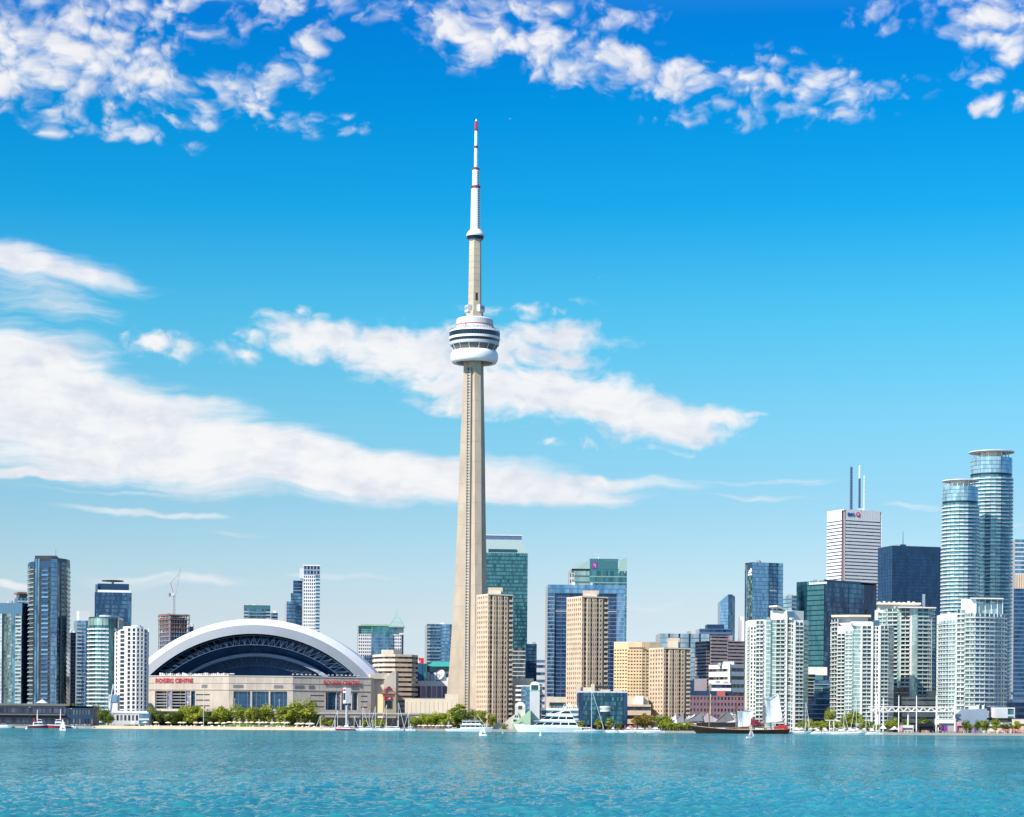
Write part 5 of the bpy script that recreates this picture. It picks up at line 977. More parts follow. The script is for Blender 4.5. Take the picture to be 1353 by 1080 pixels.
# --- white banded skyscraper with masts
p = boxfoot(1092.5, 1115, 1164.5, 2950, 26, 720); z1 = ztop(674, 1115, 2950); b = tower('skyscraper', 'white skyscraper with thin dark window bands and masts on its roof', 'tower', p, 674, 2950, None, None, z1=z1, fin=False, ng=4, backmat='white', par='white'); fs = faces(p); zt = z1-12
band(b, fs[0].sub(0, .86), G0, zt, 62, 'white_bright', .34, .4, 'g_winblue', 8); solid(b, fs[0].sub(0, .86), zt, z1, 'white_bright'); solid(b, fs[0].sub(.86, 1, -2.0), G0, z1, 'gray_mauve')  # left face in a brighter white: its sunlight is put into the colour
solid(b, fs[1].sub(0, .05, -2), G0, z1, 'gray_mauve'); band(b, fs[1].sub(.05, .965), G0, zt, 62, 'white', .34, .4, 'g_winblue', 12); solid(b, fs[1].sub(.05, .965), zt, z1, 'white'); fbox(b.mb('wall'), fs[1], fs[1].w*.965, fs[1].w, G0, z1-3, -2, -1.2, 'gray_light')
F = fs[1]; w_ = F.w
for k in range(13): fbox(b.mb('panel_joint'), F, w_*(.4+.56*k/13), w_*(.4+.56*k/13)+.35, zt+1, z1-1, 0, .12, 'gray_light')
b.done()
pt = F.P(w_*.18, 0, .35); text('BMO', 11.5, 4.9, (pt[0], pt[1], ztop(681.8, 1125, 2950)), F.rz, 'blue_sign', b.root, 'sign_lettering', .4, .02)
m = MB(); c0 = F.P(w_*.37, ztop(679.5, 1133, 2950), .3); n = 28
for (r, o_, mt) in ((3.4, .1, 'red_sign'),):
    ctr = Vector(F.P(w_*.37, ztop(679.3, 1133, 2950), .15)); m.tube(ctr, ctr+F.n*.4, r, r, mt, n)
m.build('sign_roundel', b.root); m = MB(); m.tube(ctr+F.n*.4, ctr+F.n*.55, 1.7, 1.7, 'white_bright', 20); m.build('sign_mark', b.root); m = MB()
for s_ in ((-1.1, -.6, -.9, .5), (-.3, .3, -.9, .1), (.6, 1.1, -.9, .5)):
    a_ = w_*.37; z_ = ztop(679.3, 1133, 2950); fbox(m, F, a_+s_[0], a_+s_[1], z_+s_[2], z_+s_[3], .7, .8, 'red_sign')
m.build('sign_mark', b.root)
for (px, pt_, lbl, dk, wd) in ((1125.5, 617, 'dark lattice mast, leftmost on the white skyscraper', 'steel_blue', 3.2), (1136.5, 615, 'tall two-coloured mast, white at its tip, on the white skyscraper', 'steel_blue', 2.6), (1142.5, 628, 'thin white mast, rightmost on the white skyscraper', 'white', 1.2)):
    t = thing('roof_mast', lbl, 'mast', (X(px, 2975, 650), 2980, z1), 'masts on the white skyscraper'); o = Vector(t.location); h = ztop(pt_, px, 2980)-z1; m = MB(); k = .72 if px == 1136.5 else 1
    lattice(m, o, o+Vector((0, 0, h*k)), wd, dk, 16, .3); m.tube(o, o+Vector((0, 0, h*k)), wd*.3, wd*.22, dk, 6); m.build('lattice', t)
    if k < 1: m = MB(); m.tube(o+Vector((0, 0, h*k)), o+Vector((0, 0, h)), 1.3, 1.0, 'white_bright', 8); m.build('tip', t)
    m = MB(); m.box(o, (5, 5, 3), 'gray_light'); m.build('base', t)
# --- black tower
p = boxfoot(1160, 1179, 1250, 2750, 16, 760); z1 = ztop(721, 1180, 2750); b = tower('skyscraper', 'broad navy-black glass skyscraper right of the white banded one', 'tower', p, 721, 2750, None, None, z1=z1, fin=False, ng=2, backmat='black'); fs = faces(p)
glass(b, fs[0], G0, z1-9, 54, 9, 'g_navy', sp='dark_blue', spf=.3, fin='dark_blue', finw=.5, bias=.15); glass(b, fs[1], G0, z1-9, 54, 32, 'g_navy', sp='dark_blue', spf=.3, fin='dark_blue', finw=.5, bias=.05)
for F in fs[:2]: fbox(b.mb('crown'), F, 0, F.w, z1-9, z1, -1, .3, 'dark_blue')
b.done()
t = thing('roof_mast', 'thin single mast on the navy-black skyscraper', 'mast', (X(1194, 2770, 720), 2775, z1)); o = Vector(t.location); m = MB(); m.box(o, (7, 5, 3.5), 'dark_blue'); m.build('base', t); m = MB(); m.tube(o+Vector((0, 0, 3.5)), (o.x, o.y, ztop(702, 1194, 2775)), .6, .3, 'steel_blue', 6); m.build('pole', t)
# --- far right behind
p = front(1341, 1372, 2500, 40, 760); b = tower('office_tower', 'grey glass tower cut by the right edge of the photo, farthest back', 'tower', p, 713, 2500, None, None, z1=ztop(713, 1350, 2500), fin=False, ng=0); glass(b, faces(p)[0], G0, b.z1, 44, 12, 'g_blue', sp='gray_light', spf=.3, bias=.1); b.done()
p = front(1342, 1370, 2400, 30, 770); b = tower('office_tower', 'tan ribbed block at the right edge of the photo', 'tower', p, 759, 2400, None, None, z1=ztop(759, 1350, 2400), fin=False, ng=0); F = faces(p)[0]; solid(b, F, G0, b.z1, 'tan_light')
for k in range(9): fbox(b.li('pier'), F, F.w*k/9, F.w*k/9+1.2, G0, b.z1, 0, .8, 'tan')
b.done()
p = front(1339, 1375, 2280, 40, 830); b = tower('glass_tower', 'dark blue banded tower low at the right edge of the photo', 'tower', p, 778, 2280, None, None, z1=ztop(778, 1350, 2280), fin=False, ng=1); glass(b, faces(p)[0], G0, b.z1, 34, 14, 'g_navy', sp='g_blue', spf=.35, bias=.1); b.done()

# ================================================================== condominium towers near the shore on the right
def condo(label, segs, ptop, Y, nf, rdo, group, dY=None):
    """segs: (px0, px1, y0, y1, kind) left to right; each a vertical bay of the facade"""
    poly = []; fl = []
    for (a, c, ya, yc, kd, kw) in segs:
        F = Face((X(a, Y+ya, 870), Y+ya), (X(c, Y+yc, 870), Y+yc)); fl.append((F, kd, kw)); 
        for q in ((a, ya), (c, yc)):
            v = (X(q[0], Y+q[1], 870), Y+q[1])
            if not poly or (Vector(poly[-1])-Vector(v)).length > .05: poly.append(v)
    x0, x1 = poly[0][0], poly[-1][0]; poly = poly+[(x1, Y+34), (x0, Y+34)]
    b = Bld('condo_tower', label, 'tower', cen(poly), group); z1 = ztop(ptop, segs[len(segs)//2][0], Y); b.z1 = z1
    for k, (F, kd, kw) in enumerate(fl):
        kw = dict(kw); dz = kw.pop('dz', 0)
        if kd is solid: solid(b, F, G0, z1+dz, kw['wall'])
        else:
            kd(b, F, G0, z1+dz, nf, **kw)
            if dz < 0: solid(b, F, z1+dz, z1, 'white_warm')
            if kd is balc:
                for q_ in range(0, 3): fbox(b.li('pier'), F, max(0, F.w*q_/2-.25), min(F.w, F.w*q_/2+.25), G0, z1+dz, -.2, .5, 'white_warm')
        if k and (Vector(F.p0)-Vector(fl[k-1][0].P(fl[k-1][0].w, 0))).length > .05:
            q = Face(fl[k-1][0].P(fl[k-1][0].w, 0), F.p0); solid(b, q, G0, z1, 'white')
    n = len(poly); 
    for i in (n-3, n-2, n-1): solid(b, Face(poly[i], poly[(i+1) % n]), G0, z1, 'white_green')
    b.mb('roof').face([(q[0], q[1], z1-.3) for q in poly], 'roof_gray'); rdo(b, z1); gear(b, poly, z1, 4, 2.2); b.done(); return b
GW = dict(nc=3, g='g_condo', sp='white_warm', spf=.2, con=.1, bias=.02); BW = dict(nc=3, slab='white_warm', rail='rail_glass', g='g_condo', depth=1.4, bias=-.25, slabt=.5, railh=.3)
PN = lambda nc, ww=.62: dict(nc=nc, wall='white_warm', ww=ww+.06, wh=.70, g='g_condo', off=.12, rec=.5)
def rC(b, z):
    m = b.li('penthouse'); q = [(X(a, y, 812), y) for a, y in ((1018, 1706), (1048, 1704), (1062, 1710), (1062, 1728), (1018, 1728))]; m.prism(q, z, z+7.5, 'white_warm', 'roof_gray'); m = b.li('penthouse'); fbox(m, Face((X(1040, 1703, 812), 1703), (X(1049, 1703, 812), 1703)), 0, 5.4, z-2, z+7, -3, .5, 'g_blue', .4)
    m = b.li('roof_wing'); za = z+6.5; A = [(X(1016, 1702, 806), 1702, za+4.5), (X(1027, 1700, 806), 1700, za+5), (X(1046, 1708, 806), 1708, za), (X(1040, 1722, 806), 1722, za), (X(1020, 1720, 806), 1720, za+4)]; m.face(A, 'white_bright'); m.face([(q[0], q[1], q[2]-1.1) for q in reversed(A)], 'white')
    for i in range(5): m.face([A[(i+1) % 5], A[i], (A[i][0], A[i][1], A[i][2]-1.1), (A[(i+1) % 5][0], A[(i+1) % 5][1], A[(i+1) % 5][2]-1.1)], 'white')
    for px in (1021, 1027): x = X(px, 1704, 812); m.tube((x, 1706, z), (x, 1706, za+3), .4, .4, 'white', 6)
condo('white condo tower with a tilted wing roof behind the tall ship', [(988, 991, 14, 11, balc, dict(BW, nc=2, dz=-5)), (991, 999, 11, 4, punch, dict(PN(2), dz=-5)), (999, 1009, 4, 1, balc, dict(BW, nc=4, dz=-1)), (1009, 1012, 1, 1, solid, dict(wall='white_warm')), (1012, 1018, 1, 1, glass, dict(GW, nc=3, dz=2, g='g_green')), (1018, 1025, 2.5, 2.5, glass, dict(GW, nc=3, g='g_green', spf=.2)), (1025, 1037, 2.5, 1.5, balc, dict(BW, nc=5)), (1037, 1040, .8, .8, solid, dict(wall='white_warm', dz=4)), (1040, 1045, 2, 2, glass, dict(GW, nc=2)), (1045, 1048.5, 1.2, 1.2, punch, PN(1, .5)), (1048.5, 1051, 1.2, 1.4, solid, dict(wall='white_warm')), (1051, 1061, 2.5, 4, balc, dict(BW, nc=5, dz=-2)), (1061, 1068, 4, 12, glass, dict(nc=3, g='g_green', sp='white_warm', spf=.22, dz=-4, bias=-.15))], 819, 1700, 27, rC, 'white condo towers by the water')
def rD(b, z):
    m = b.li('penthouse'); q = [(X(a, y, 812), y) for a, y in ((1104, 1722), (1124, 1716), (1147, 1716), (1147, 1738), (1104, 1738))]; m.prism(q, z-8, z+7.5, 'white_warm', 'roof_gray'); m = b.li('cornice'); q = [(X(a, y, 806), y) for a, y in ((1098.5, 1718), (1122, 1711), (1151, 1711), (1151, 1740), (1098.5, 1740))]; m.prism(q, z+7.5, z+9.2, 'beige', 'beige', bottom=True)
    m = b.li('penthouse'); q = [(X(a, y, 818), y) for a, y in ((1124, 1705), (1152, 1703), (1152, 1716), (1124, 1716))]; m.prism(q, z-1, z+3.5, 'white_bright', 'roof_gray'); m = b.li('penthouse'); fbox(m, Face((X(1153, 1703, 820), 1703), (X(1162, 1703, 820), 1703)), 0, 5.4, z-1, z+4.5, -3, .3, 'g_blue', .4)
condo('white condo tower with a flat cornice over its curved left side', [(1099, 1107, 26, 12, balc, dict(BW, nc=3, dz=6)), (1107, 1117, 12, 5, balc, dict(BW, nc=4, dz=-6)), (1117, 1127, 5, 2, balc, dict(BW, nc=4, g='g_green', dz=-4)), (1127, 1137, 2, 2, glass, dict(GW, nc=4, g='g_green')), (1137, 1139.5, .8, .8, solid, dict(wall='white_warm')), (1139.5, 1151, 2.5, 2.5, balc, dict(BW, nc=5)), (1151, 1153.5, .8, .8, solid, dict(wall='white_warm', dz=3)), (1153.5, 1161, 2, 2, punch, PN(2, .66)), (1161, 1163.5, .8, .8, solid, dict(wall='white_warm')), (1163.5, 1173, 2.5, 4, balc, dict(BW, nc=4)), (1173, 1181, 4, 14, glass, dict(nc=3, g='g_condo', sp='white_warm', spf=.22, dz=-1, bias=-.1))], 827, 1700, 27, rD, 'white condo towers by the water')
def rE(b, z):
    m = b.li('penthouse'); q = [(X(a, y, 800), y) for a, y in ((1160, 1792), (1215, 1788), (1215, 1810), (1160, 1810))]; m.prism(q, z-3, ztop(799, 1190, 1790), 'white_warm', 'roof_gray'); m = b.li('cornice'); q = [(X(a, y, 800), y) for a, y in ((1158, 1788), (1217, 1783), (1217, 1812), (1158, 1812))]; m.prism(q, ztop(799, 1190, 1785), ztop(796.5, 1190, 1785), 'beige', 'beige', bottom=True)
    m = b.li('canopy'); q = [(X(a, y, 805), y) for a, y in ((1186, 1774), (1237, 1778), (1237, 1800), (1186, 1800))]; m.prism(q, z, z+1.0, 'white', 'white', bottom=True)
    for k in range(8): m = b.li('roof_unit'); m.box((X(1163+k*6.5, 1790, 798), 1795, ztop(796.5, 1190, 1785)), (1.8, 2, rnd.uniform(.8, 2)), 'white')
    m = b.li('vent_stack'); m.box((X(1222, 1795, 795), 1800, z), (2, 2, 13), 'gray_blue')
condo('pale green glass condo tower with curved balconies behind its white neighbour', [(1160, 1172, 16, 8, balc, dict(BW, nc=4, g='g_green')), (1172, 1186, 8, 5, balc, dict(BW, nc=5, depth=1.8)), (1186, 1190, 4, 4, glass, dict(nc=2, g='g_green', bias=.15)), (1190, 1202, 3, 1, balc, dict(BW, nc=5, g='g_dark')), (1202, 1204.5, 0, 0, solid, dict(wall='white_warm')), (1204.5, 1212, 0, 0, glass, dict(nc=4, g='g_green', bias=.2, spf=.1, sp='g_green')), (1212, 1226, 1, 3, balc, dict(BW, nc=6, g='g_teal', bias=0)), (1226, 1231, 2.4, 4, punch, PN(2)), (1231, 1235.5, 4, 14, glass, dict(nc=2, g='g_teal', sp='white_warm', spf=.2))], 804, 1780, 30, rE, 'white condo towers by the water')
def rF(b, z):
    m = b.li('penthouse'); q = [(X(a, y, 800), y) for a, y in ((1270, 1701), (1290, 1699), (1290, 1722), (1270, 1722))]; m.prism(q, z-2, z+11.5, 'white_bright', 'roof_gray'); q = [(X(a, y, 800), y) for a, y in ((1290, 1704), (1318, 1704), (1324, 1708), (1324, 1722), (1290, 1722))]; m = b.li('penthouse'); m.prism(q, z-2, z+8, 'g_pale'); m = b.li('canopy'); q = [(X(a, y, 793), y) for a, y in ((1282, 1696), (1326, 1699), (1326, 1724), (1282, 1724))]; m.prism(q, z+11.5, z+12.5, 'white_warm', 'white', bottom=True)
    for px in (1294, 1302, 1310, 1318, 1325): m = b.li('post'); m.tube((X(px, 1701, 800), 1701.5, z), (X(px, 1701, 800), 1701.5, z+11.5), .3, .3, 'white', 6)
pf = [(1240, 26), (1246, 14), (1254, 6), (1262.5, 2)]; pe = [(1262.5, 1), (1275, -3), (1288, -5), (1301, -4), (1313, 0), (1322, 7), (1328.5, 18)]
sg = [(pf[i][0], pf[i+1][0], pf[i][1], pf[i+1][1], balc, dict(BW, nc=3, sides=False, dz=-5, g='g_pale', bias=-.3)) for i in range(3)]+[(1262.5, 1264.5, .4, .4, solid, dict(wall='white_warm'))]+[(pe[i][0]+(2 if i == 0 else 0), pe[i+1][0], pe[i][1], pe[i+1][1], balc, dict(BW, nc=6, sides=False, g='g_blue' if i > 1 else 'g_condo', bias=-.1 if i > 1 else .1, slab='white', dz=0 if i else 3)) for i in range(6)]
condo('curved condo tower ringed by white balconies, low in front of the twin round towers', sg, 811, 1700, 27, rF, 'white condo towers by the water')

# --- twin round towers with disc roofs
def round_tower(label, px, pt, pcrown, rpx, Y, nf, disc):
    m_ = Y/FPX; r = rpx*m_; c = (X(px, Y, 800), Y+r); b = Bld('condo_tower', label, 'tower', c, 'twin round towers with disc roofs'); zt, zc_ = ztop(pt, px, Y), ztop(pcrown, px, Y)
    n = 26; poly = [(c[0]+r*math.cos(2*PI*i/n-PI/2), c[1]+r*math.sin(2*PI*i/n-PI/2)) for i in range(n)]; bm = []
    for i, F in enumerate(faces(poly)):
        a = (2*PI*(i+.5)/n-PI/2); vis = math.sin(a) < .35
        if not vis: solid(b, F, G0, zt-6, 'g_blue', 'glass_wall'); continue
        left = math.cos(a) < .25
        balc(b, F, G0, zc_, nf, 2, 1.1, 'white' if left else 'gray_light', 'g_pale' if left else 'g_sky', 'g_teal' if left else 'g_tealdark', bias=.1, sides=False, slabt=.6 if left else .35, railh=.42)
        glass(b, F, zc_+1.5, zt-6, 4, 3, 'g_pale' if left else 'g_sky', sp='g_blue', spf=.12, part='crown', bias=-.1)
    bl = b.l.pop('balcony'); rg = {}
    for m in bl: rg.setdefault(round(min(v[2] for v in m.v), 1), []).append(m)
    for k in sorted(rg):
        t = MB()
        for m in rg[k]: t = t+m
        b.l.setdefault('balcony', []).append(t)
    m = b.li('crown_gap'); m.lathe((c[0], c[1], 0), [(r*.97, zc_), (r*.97, zc_+1.5)], 'dark', 30); b.mb('roof').face([(q[0], q[1], zt-6) for q in poly], 'roof_gray')
    R2 = disc*m_; m = b.li('disc_roof'); m.lathe((c[0], c[1], 0), [(.1, zt-1.2), (R2*.6, zt-1.6), (R2, zt-.9), (R2, zt-.3), (R2*.6, zt+.4), (.1, zt+.8)], 'orange_rust', 40, .5, ['white_warm', 'white_warm', 'white', 'white', 'gray_light'])
    for i in range(16): a = 2*PI*i/16; m = b.li('roof_column'); m.tube((c[0]+r*.82*math.cos(a), c[1]+r*.82*math.sin(a), zt-6), (c[0]+r*.82*math.cos(a), c[1]+r*.82*math.sin(a), zt-1.4), .3, .3, 'white', 6)
    m = b.li('penthouse'); m.lathe((c[0], c[1], 0), [(r*.55, zt-6), (r*.55, zt-1.5)], 'white_warm', 24); b.done()
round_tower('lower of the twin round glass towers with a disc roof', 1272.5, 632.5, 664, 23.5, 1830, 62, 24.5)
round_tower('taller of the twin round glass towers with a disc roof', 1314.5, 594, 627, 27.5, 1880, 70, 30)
# stepped glass mid-rise between the white condos
b = Bld('condo_block', 'stepped dark glass mid-rise between two white condo towers', 'building', (X(1090, 1790), 1800)); Y = 1780
for (a, c, py, dy, g_, nf) in ((1067, 1077, 891, 6, 'g_dark', 16), (1076, 1098, 899, 2, 'g_blue', 13), (1087, 1112, 909, 0, 'g_teal', 11), (1067, 1112, 926, -5, 'g_navy', 7), (1078, 1112, 918, -3, 'g_blue', 9), (1098, 1112, 893, 4, 'g_teal', 15)):
    p = front(a, c, Y+dy, 20, 910); z = ztop(py, a, Y); F = faces(p)[0]; balc(b, F, G0, z, nf, max(3, int(F.w/3)), .9, 'white_green', 'g_teal', g_, railh=.3) if g_ != 'g_navy' else glass(b, F, G0, z, nf, 12, g_, sp='gray_light', spf=.12, bias=.1); plain(b, p, G0, z, 'gray_blue', (0,)); b.mb('roof').face([(q[0], q[1], z) for q in p], 'roof_gray'); b.flush('glass_wall'); b.flush('wall')
p = front(1068, 1093, Y+12, 20, 885); m = b.li('penthouse'); m.prism(p, ztop(892, 1080, Y), ztop(881, 1080, Y), 'white_warm', 'white'); b.done()
# ================================================================== waterfront
# --- beach, lawn, promenade
def strip(name, px0, px1, y0, y1, z, mat, bumps=0.0):
    m = MB(); n = 40; a, c = X(px0, y0, 955), X(px1, y0, 955); pts = [[], []]
    for i in range(n+1):
        x = a+(c-a)*i/n; k = math.sin(i*1.1)*1.5+math.sin(i*.37+1)*2; pts[0].append((x, y0+k*.5, -.6)); pts[1].append((x, y0+9+k, z))
    for i in range(n): m.face((pts[0][i], pts[0][i+1], pts[1][i+1], pts[1][i]), mat)
    m.face([*[p for p in pts[1]], (c, y1, z+bumps), (a, y1, z+bumps)], mat)
    return struct(m.build(name))
strip('beach', 120, 440, 1588, 1650, 1.9, 'sand', .6)
m = MB(); n = 30; a, c = X(285, 1636), X(415, 1636); prof = [0.5+2.2*math.exp(-((i/n-.25)/.16)**2)+1.6*math.exp(-((i/n-.62)/.18)**2) for i in range(n+1)]
for i in range(n):
    x0, x1 = a+(c-a)*i/n, a+(c-a)*(i+1)/n
    for j in range(6):
        h = lambda i_, j_: 2.0+prof[i_]*math.sin(PI*j_/6)
        m.face(((x0, 1628+j*4, h(i, j)), (x1, 1628+j*4, h(i+1, j)), (x1, 1632+j*4, h(i+1, j+1)), (x0, 1632+j*4, h(i, j+1))), 'grass')
struct(m.build('lawn'))
m = MB(); m.box((X(60, 1596), 1597, -1), (X(122, 1596)-X(-10, 1596), 8, 2.4), 'dock'); struct(m.build('pier'))
m = MB(); m.box(((X(440, 1598)+X(920, 1598))/2, 1599, -1), (X(920, 1598)-X(440, 1598), 5, 2.5), 'dock'); struct(m.build('promenade'))
m = MB(); m.box(((X(1035, 1598)+X(1400, 1598))/2, 1599, -1), (X(1400, 1598)-X(1035, 1598), 5, 2.6), 'dock'); struct(m.build('promenade'))

# --- elevated expressway
m = MB(); zt_ = ztop(942.5, 470, 1885); xa, xb = X(-150, 1885), X(618, 1885)
b = Bld('elevated_road', 'long grey elevated expressway running in front of the stadium on columns', 'bridge', ((xa+xb)/2, 1890))
b.mb('deck').box(((xa+xb)/2, 1892, zt_-2.2), (xb-xa, 18, 2.2), 'concrete_dark'); b.mb('parapet').box(((xa+xb)/2, 1882.7, zt_-.9), (xb-xa, .4, 1.3), 'concrete_gray')
for k in range(46): x = xa+(xb-xa)*(k+.5)/46; q = b.li('column'); q.box((x, 1887, G0), (1.5, 1.5, zt_-2.2-G0), 'concrete_gray'); q.box((x, 1892, zt_-3.4), (1.6, 17, 1.2), 'concrete_gray')
b.done()
m = MB(); m.box(((xa+xb)/2, 1912, G0), (xb-xa, 4, 9), 'dark'); o = tag(m.build('retaining_wall'), 'low wall coloured dark for the shade under the elevated expressway', 'wall')  # the shadow below the deck is put into the wall's dark colour

# --- far left pier building
p = front(-6, 123, 1640, 26, 945, 1); b = Bld('pier_building', 'long dark two-storey pier building at the far left waterfront', 'building', cen(p)); z1 = ztop(931, 60, 1640); F = faces(p)[0]; k = .72
band(b, F.sub(0, k), G0, z1-1, 2, 'dark', .5, .6, 'g_winblue', 34, lab='window_strip'); punch(b, F.sub(k, 1), G0, z1-2.5, 2, 9, 'dark_blue', .62, .55, .4, 'g_win'); fbox(b.li('canopy'), F, 0, F.w*k, z1-8.2, z1-7.4, 0, 3, 'concrete_dark'); fbox(b.mb('parapet'), F, 0, F.w*k, z1-1, z1+.6, -.4, .2, 'concrete_dark')
plain(b, p, G0, z1-1, 'dark', (0,)); roof(b, p, z1-1, 'roof_gray'); b.done()
t = thing('roof_tent', 'small white peaked tent on the roof of the dark pier building', 'tent', (X(56, 1650), 1650, z1-1)); o = Vector(t.location); m = MB()
for i in range(4):
    a_, c_ = [(-4, -4), (4, -4), (4, 4), (-4, 4)][i], [(-4, -4), (4, -4), (4, 4), (-4, 4)][(i+1) % 4]; m.face((o+Vector((*a_, 2.2)), o+Vector((*c_, 2.2)), o+Vector((0, 0, 5))), 'canvas')
m.build('canopy', t)
for x, y in ((-4, -4), (4, -4), (4, 4), (-4, 4)): m = MB(); m.tube(o+Vector((x, y, 0)), o+Vector((x, y, 2.2)), .12, .12, 'steel', 5); m.build('pole', t)
# white folly with a blue drum
t = thing('pavilion', 'white faceted pavilion with a blue glass drum and leaning struts by the white tower', 'pavilion', (X(149.5, 1690), 1696, G0)); o = Vector(t.location); m = MB(); q = front(143.5, 155.5, 1690, 9, 920); m.prism(q, G0, ztop(918, 150, 1690), 'white', 'white'); m.build('drum', t)
m = MB(); q = shrink(q, .8); m.prism([(u, v-1.6) for u, v in q], ztop(928, 150, 1690), ztop(918.5, 150, 1690), 'g_sky'); m.build('glass_panel', t); m = MB(); z_ = ztop(918, 150, 1690); m.tube((q[0][0]-2, 1689, G0), (q[0][0]+3, 1689, z_+8), .45, .35, 'white', 6); m.tube((q[0][0]+3, 1689, z_+8), (q[1][0]-1, 1690, z_-1), .35, .3, 'white', 6); m.tube((q[0][0]+3, 1689, z_+8), (q[1][0]-5, 1695, z_+1), .3, .3, 'white', 6); m.build('strut', t)
p = front(149, 197, 1655, 14, 950); b = Bld('cafe_pavilion', 'low grey pavilion with a flat pale roof at the beach', 'building', cen(p)); z1 = ztop(939.5, 172, 1655); F = faces(p)[0]
solid(b, F.sub(0, .08), G0, z1-2, 'gray_light'); punch(b, F.sub(.08, .72), G0, z1-2, 1, 6, 'gray_light', .6, .42, .4, 'g_win', off=.45); glass(b, F.sub(.72, 1), G0, z1-2, 2, 5, 'g_blue', sp='gray_light'); plain(b, p, G0, z1-2, 'gray_light', (0,)); q = shrink(p, 1.08); m = b.li('roof'); m.prism([(u-1.5, v) for u, v in q], z1-2, z1-1, 'gray_light', 'white', bottom=True); m = b.li('roof'); m.prism(shrink(p, .86), z1-1, z1, 'white', 'white')
b.done()

# --- low apartment house with balconies, campanile, gabled terminal
p = [(X(a, y, 920), y) for a, y in ((649, 1770), (678, 1745), (681, 1743), (704, 1743), (716, 1750), (716, 1790), (649, 1800))]; b = Bld('apartment_house', 'low brown apartment house with white balconies and a blue glass bay', 'building', cen(p)); fs = faces(p); z1 = ztop(907, 665, 1745); F = fs[0]
strips(b, F, G0, z1, 9, [(3, 0, balc, dict(nc=2, slab='white_warm', rail='white_warm', g='g_dark', depth=1.3, railh=.42)), (3, -1, solid, dict(wall='tan')), (3, 0, balc, dict(nc=2, slab='white_warm', rail='white_warm', g='g_dark', depth=1.3, railh=.42)), (3, -1, punch, dict(nc=1, wall='tan', ww=.5)), (3, 0, balc, dict(nc=2, slab='white_warm', rail='white_warm', g='g_dark', depth=1.3, railh=.42))])
solid(b, fs[1], G0, z1, 'tan_light'); strips(b, fs[2], G0, z1, 9, [(8, 0, balc, dict(nc=4, slab='white_warm', rail='white', g='g_win', depth=1.4, railh=.4)), (6, .4, glass, dict(nc=4, g='g_blue', sp='gray_blue', spf=.2, edge='gray_blue')), (10, .4, glass, dict(nc=6, g='g_sky', sp='g_blue', spf=.2, edge='gray_blue'))]); balc(b, fs[3], G0, z1+2, 9, 3, 1.5, 'white', 'gray_blue', 'g_navy'); plain(b, p, G0, z1, 'tan', (0, 1, 2, 3)); roof(b, p, z1, 'roof_gray', 'white_warm', .9)
q = front(670, 705, 1757, 18, 900); m = b.li('penthouse'); m.prism(q, z1, ztop(896.5, 685, 1755), 'tan_light', 'roof_gray'); q = front(668, 676, 1752, 14, 900); m = b.li('penthouse'); m.prism(q, z1, ztop(899, 672, 1752), 'white_warm'); b.done()
Yt = 1665; t = thing('campanile', 'tall pale stone campanile with a glazed green lantern', 'tower', (X(706.5, Yt, 930), Yt+4, G0)); o = Vector(t.location); q = front(700, 713, Yt, 8, 930); m = MB(); m.prism(q, G0, ztop(912, 706, Yt), 'gray_light', 'white_warm'); m.build('shaft', t)
m = MB(); q2 = shrink(q, .86); m.prism(q2, ztop(912, 706, Yt), ztop(905.5, 706, Yt), 'g_tealdark'); m.build('lantern', t); m = MB()
for u in q2: m.box((u[0], u[1], ztop(912, 706, Yt)), (1.0, 1.0, ztop(904.5, 706, Yt)-ztop(912, 706, Yt)), 'white_warm')
m.build('corner_pier', t); m = MB(); w2 = (q[1][0]-q[0][0])/2
F = Face(q[0], q[1]); n = 10; zc_ = ztop(905.5, 706, Yt)
for i in range(n): 
    a0, a1 = PI*i/n, PI*(i+1)/n; P_ = lambda a_, o_: F.P(w2-w2*.95*math.cos(a_), zc_+w2*.75*math.sin(a_), o_); m.face((P_(a0, .1), P_(a1, .1), P_(a1, -7.5), P_(a0, -7.5)), 'white_warm'); m.face((P_(a1, .1), P_(a0, .1), F.P(w2, zc_, .1)), 'white_warm')
m.build('roof', t); m = MB(); m.prism(shrink(q, 1.07), ztop(912.8, 706, Yt), ztop(911.8, 706, Yt), 'copper_green', bottom=True); m.build('cornice', t)
Y = 1650; b = Bld('terminal_house', 'pale stone terminal with steep green gables and a small arched dome', 'building', (X(685, Y), Y+10))
def gable(m, px0, px1, pe, pr, ppk, Y, d, wall, rf):
    x0, x1, xp = X(px0, Y, 945), X(px1, Y, 945), X(ppk, Y, 945); ze0, zr = ztop(pe, 690, Y), ztop(pr, 690, Y); fr = [(x0, Y, G0), (x1, Y, G0), (x1, Y, ze0), (xp, Y, zr), (x0, Y, ze0)]; bk = [(a_, Y+d, c_) for a_, _, c_ in fr]; m.face(fr, wall)
    for i in (0, 1, 4): m.face((fr[i], bk[i], bk[(i+1) % 5], fr[(i+1) % 5]), wall)
    for i in (2, 3): m.face((fr[i], bk[i], bk[i+1], fr[i+1]), rf)
gable(b.mb('wall'), 658, 690, 961, 941, 684, Y+4, 14, 'stone', 'pale_green'); gable(b.li('gable'), 677, 701, 957, 938, 701, Y, 16, 'pale_green', 'pale_green'); gable(b.li('gable'), 651, 664, 962, 952, 660, Y-3, 8, 'stone', 'pale_green'); gable(b.li('gable'), 713, 748, 955, 945, 735, Y+3, 16, 'stone', 'pale_green'); gable(b.li('gable'), 748, 756, 955, 938, 751, Y+1, 10, 'white_warm', 'pale_green')
q = front(680.5, 694, Y+6, 7, 940); m = b.li('dome_house'); m.prism(q, G0, ztop(934, 687, Y), 'stone'); F = faces(q)[0]; w2 = F.w/2; zc_ = ztop(934, 687, Y)
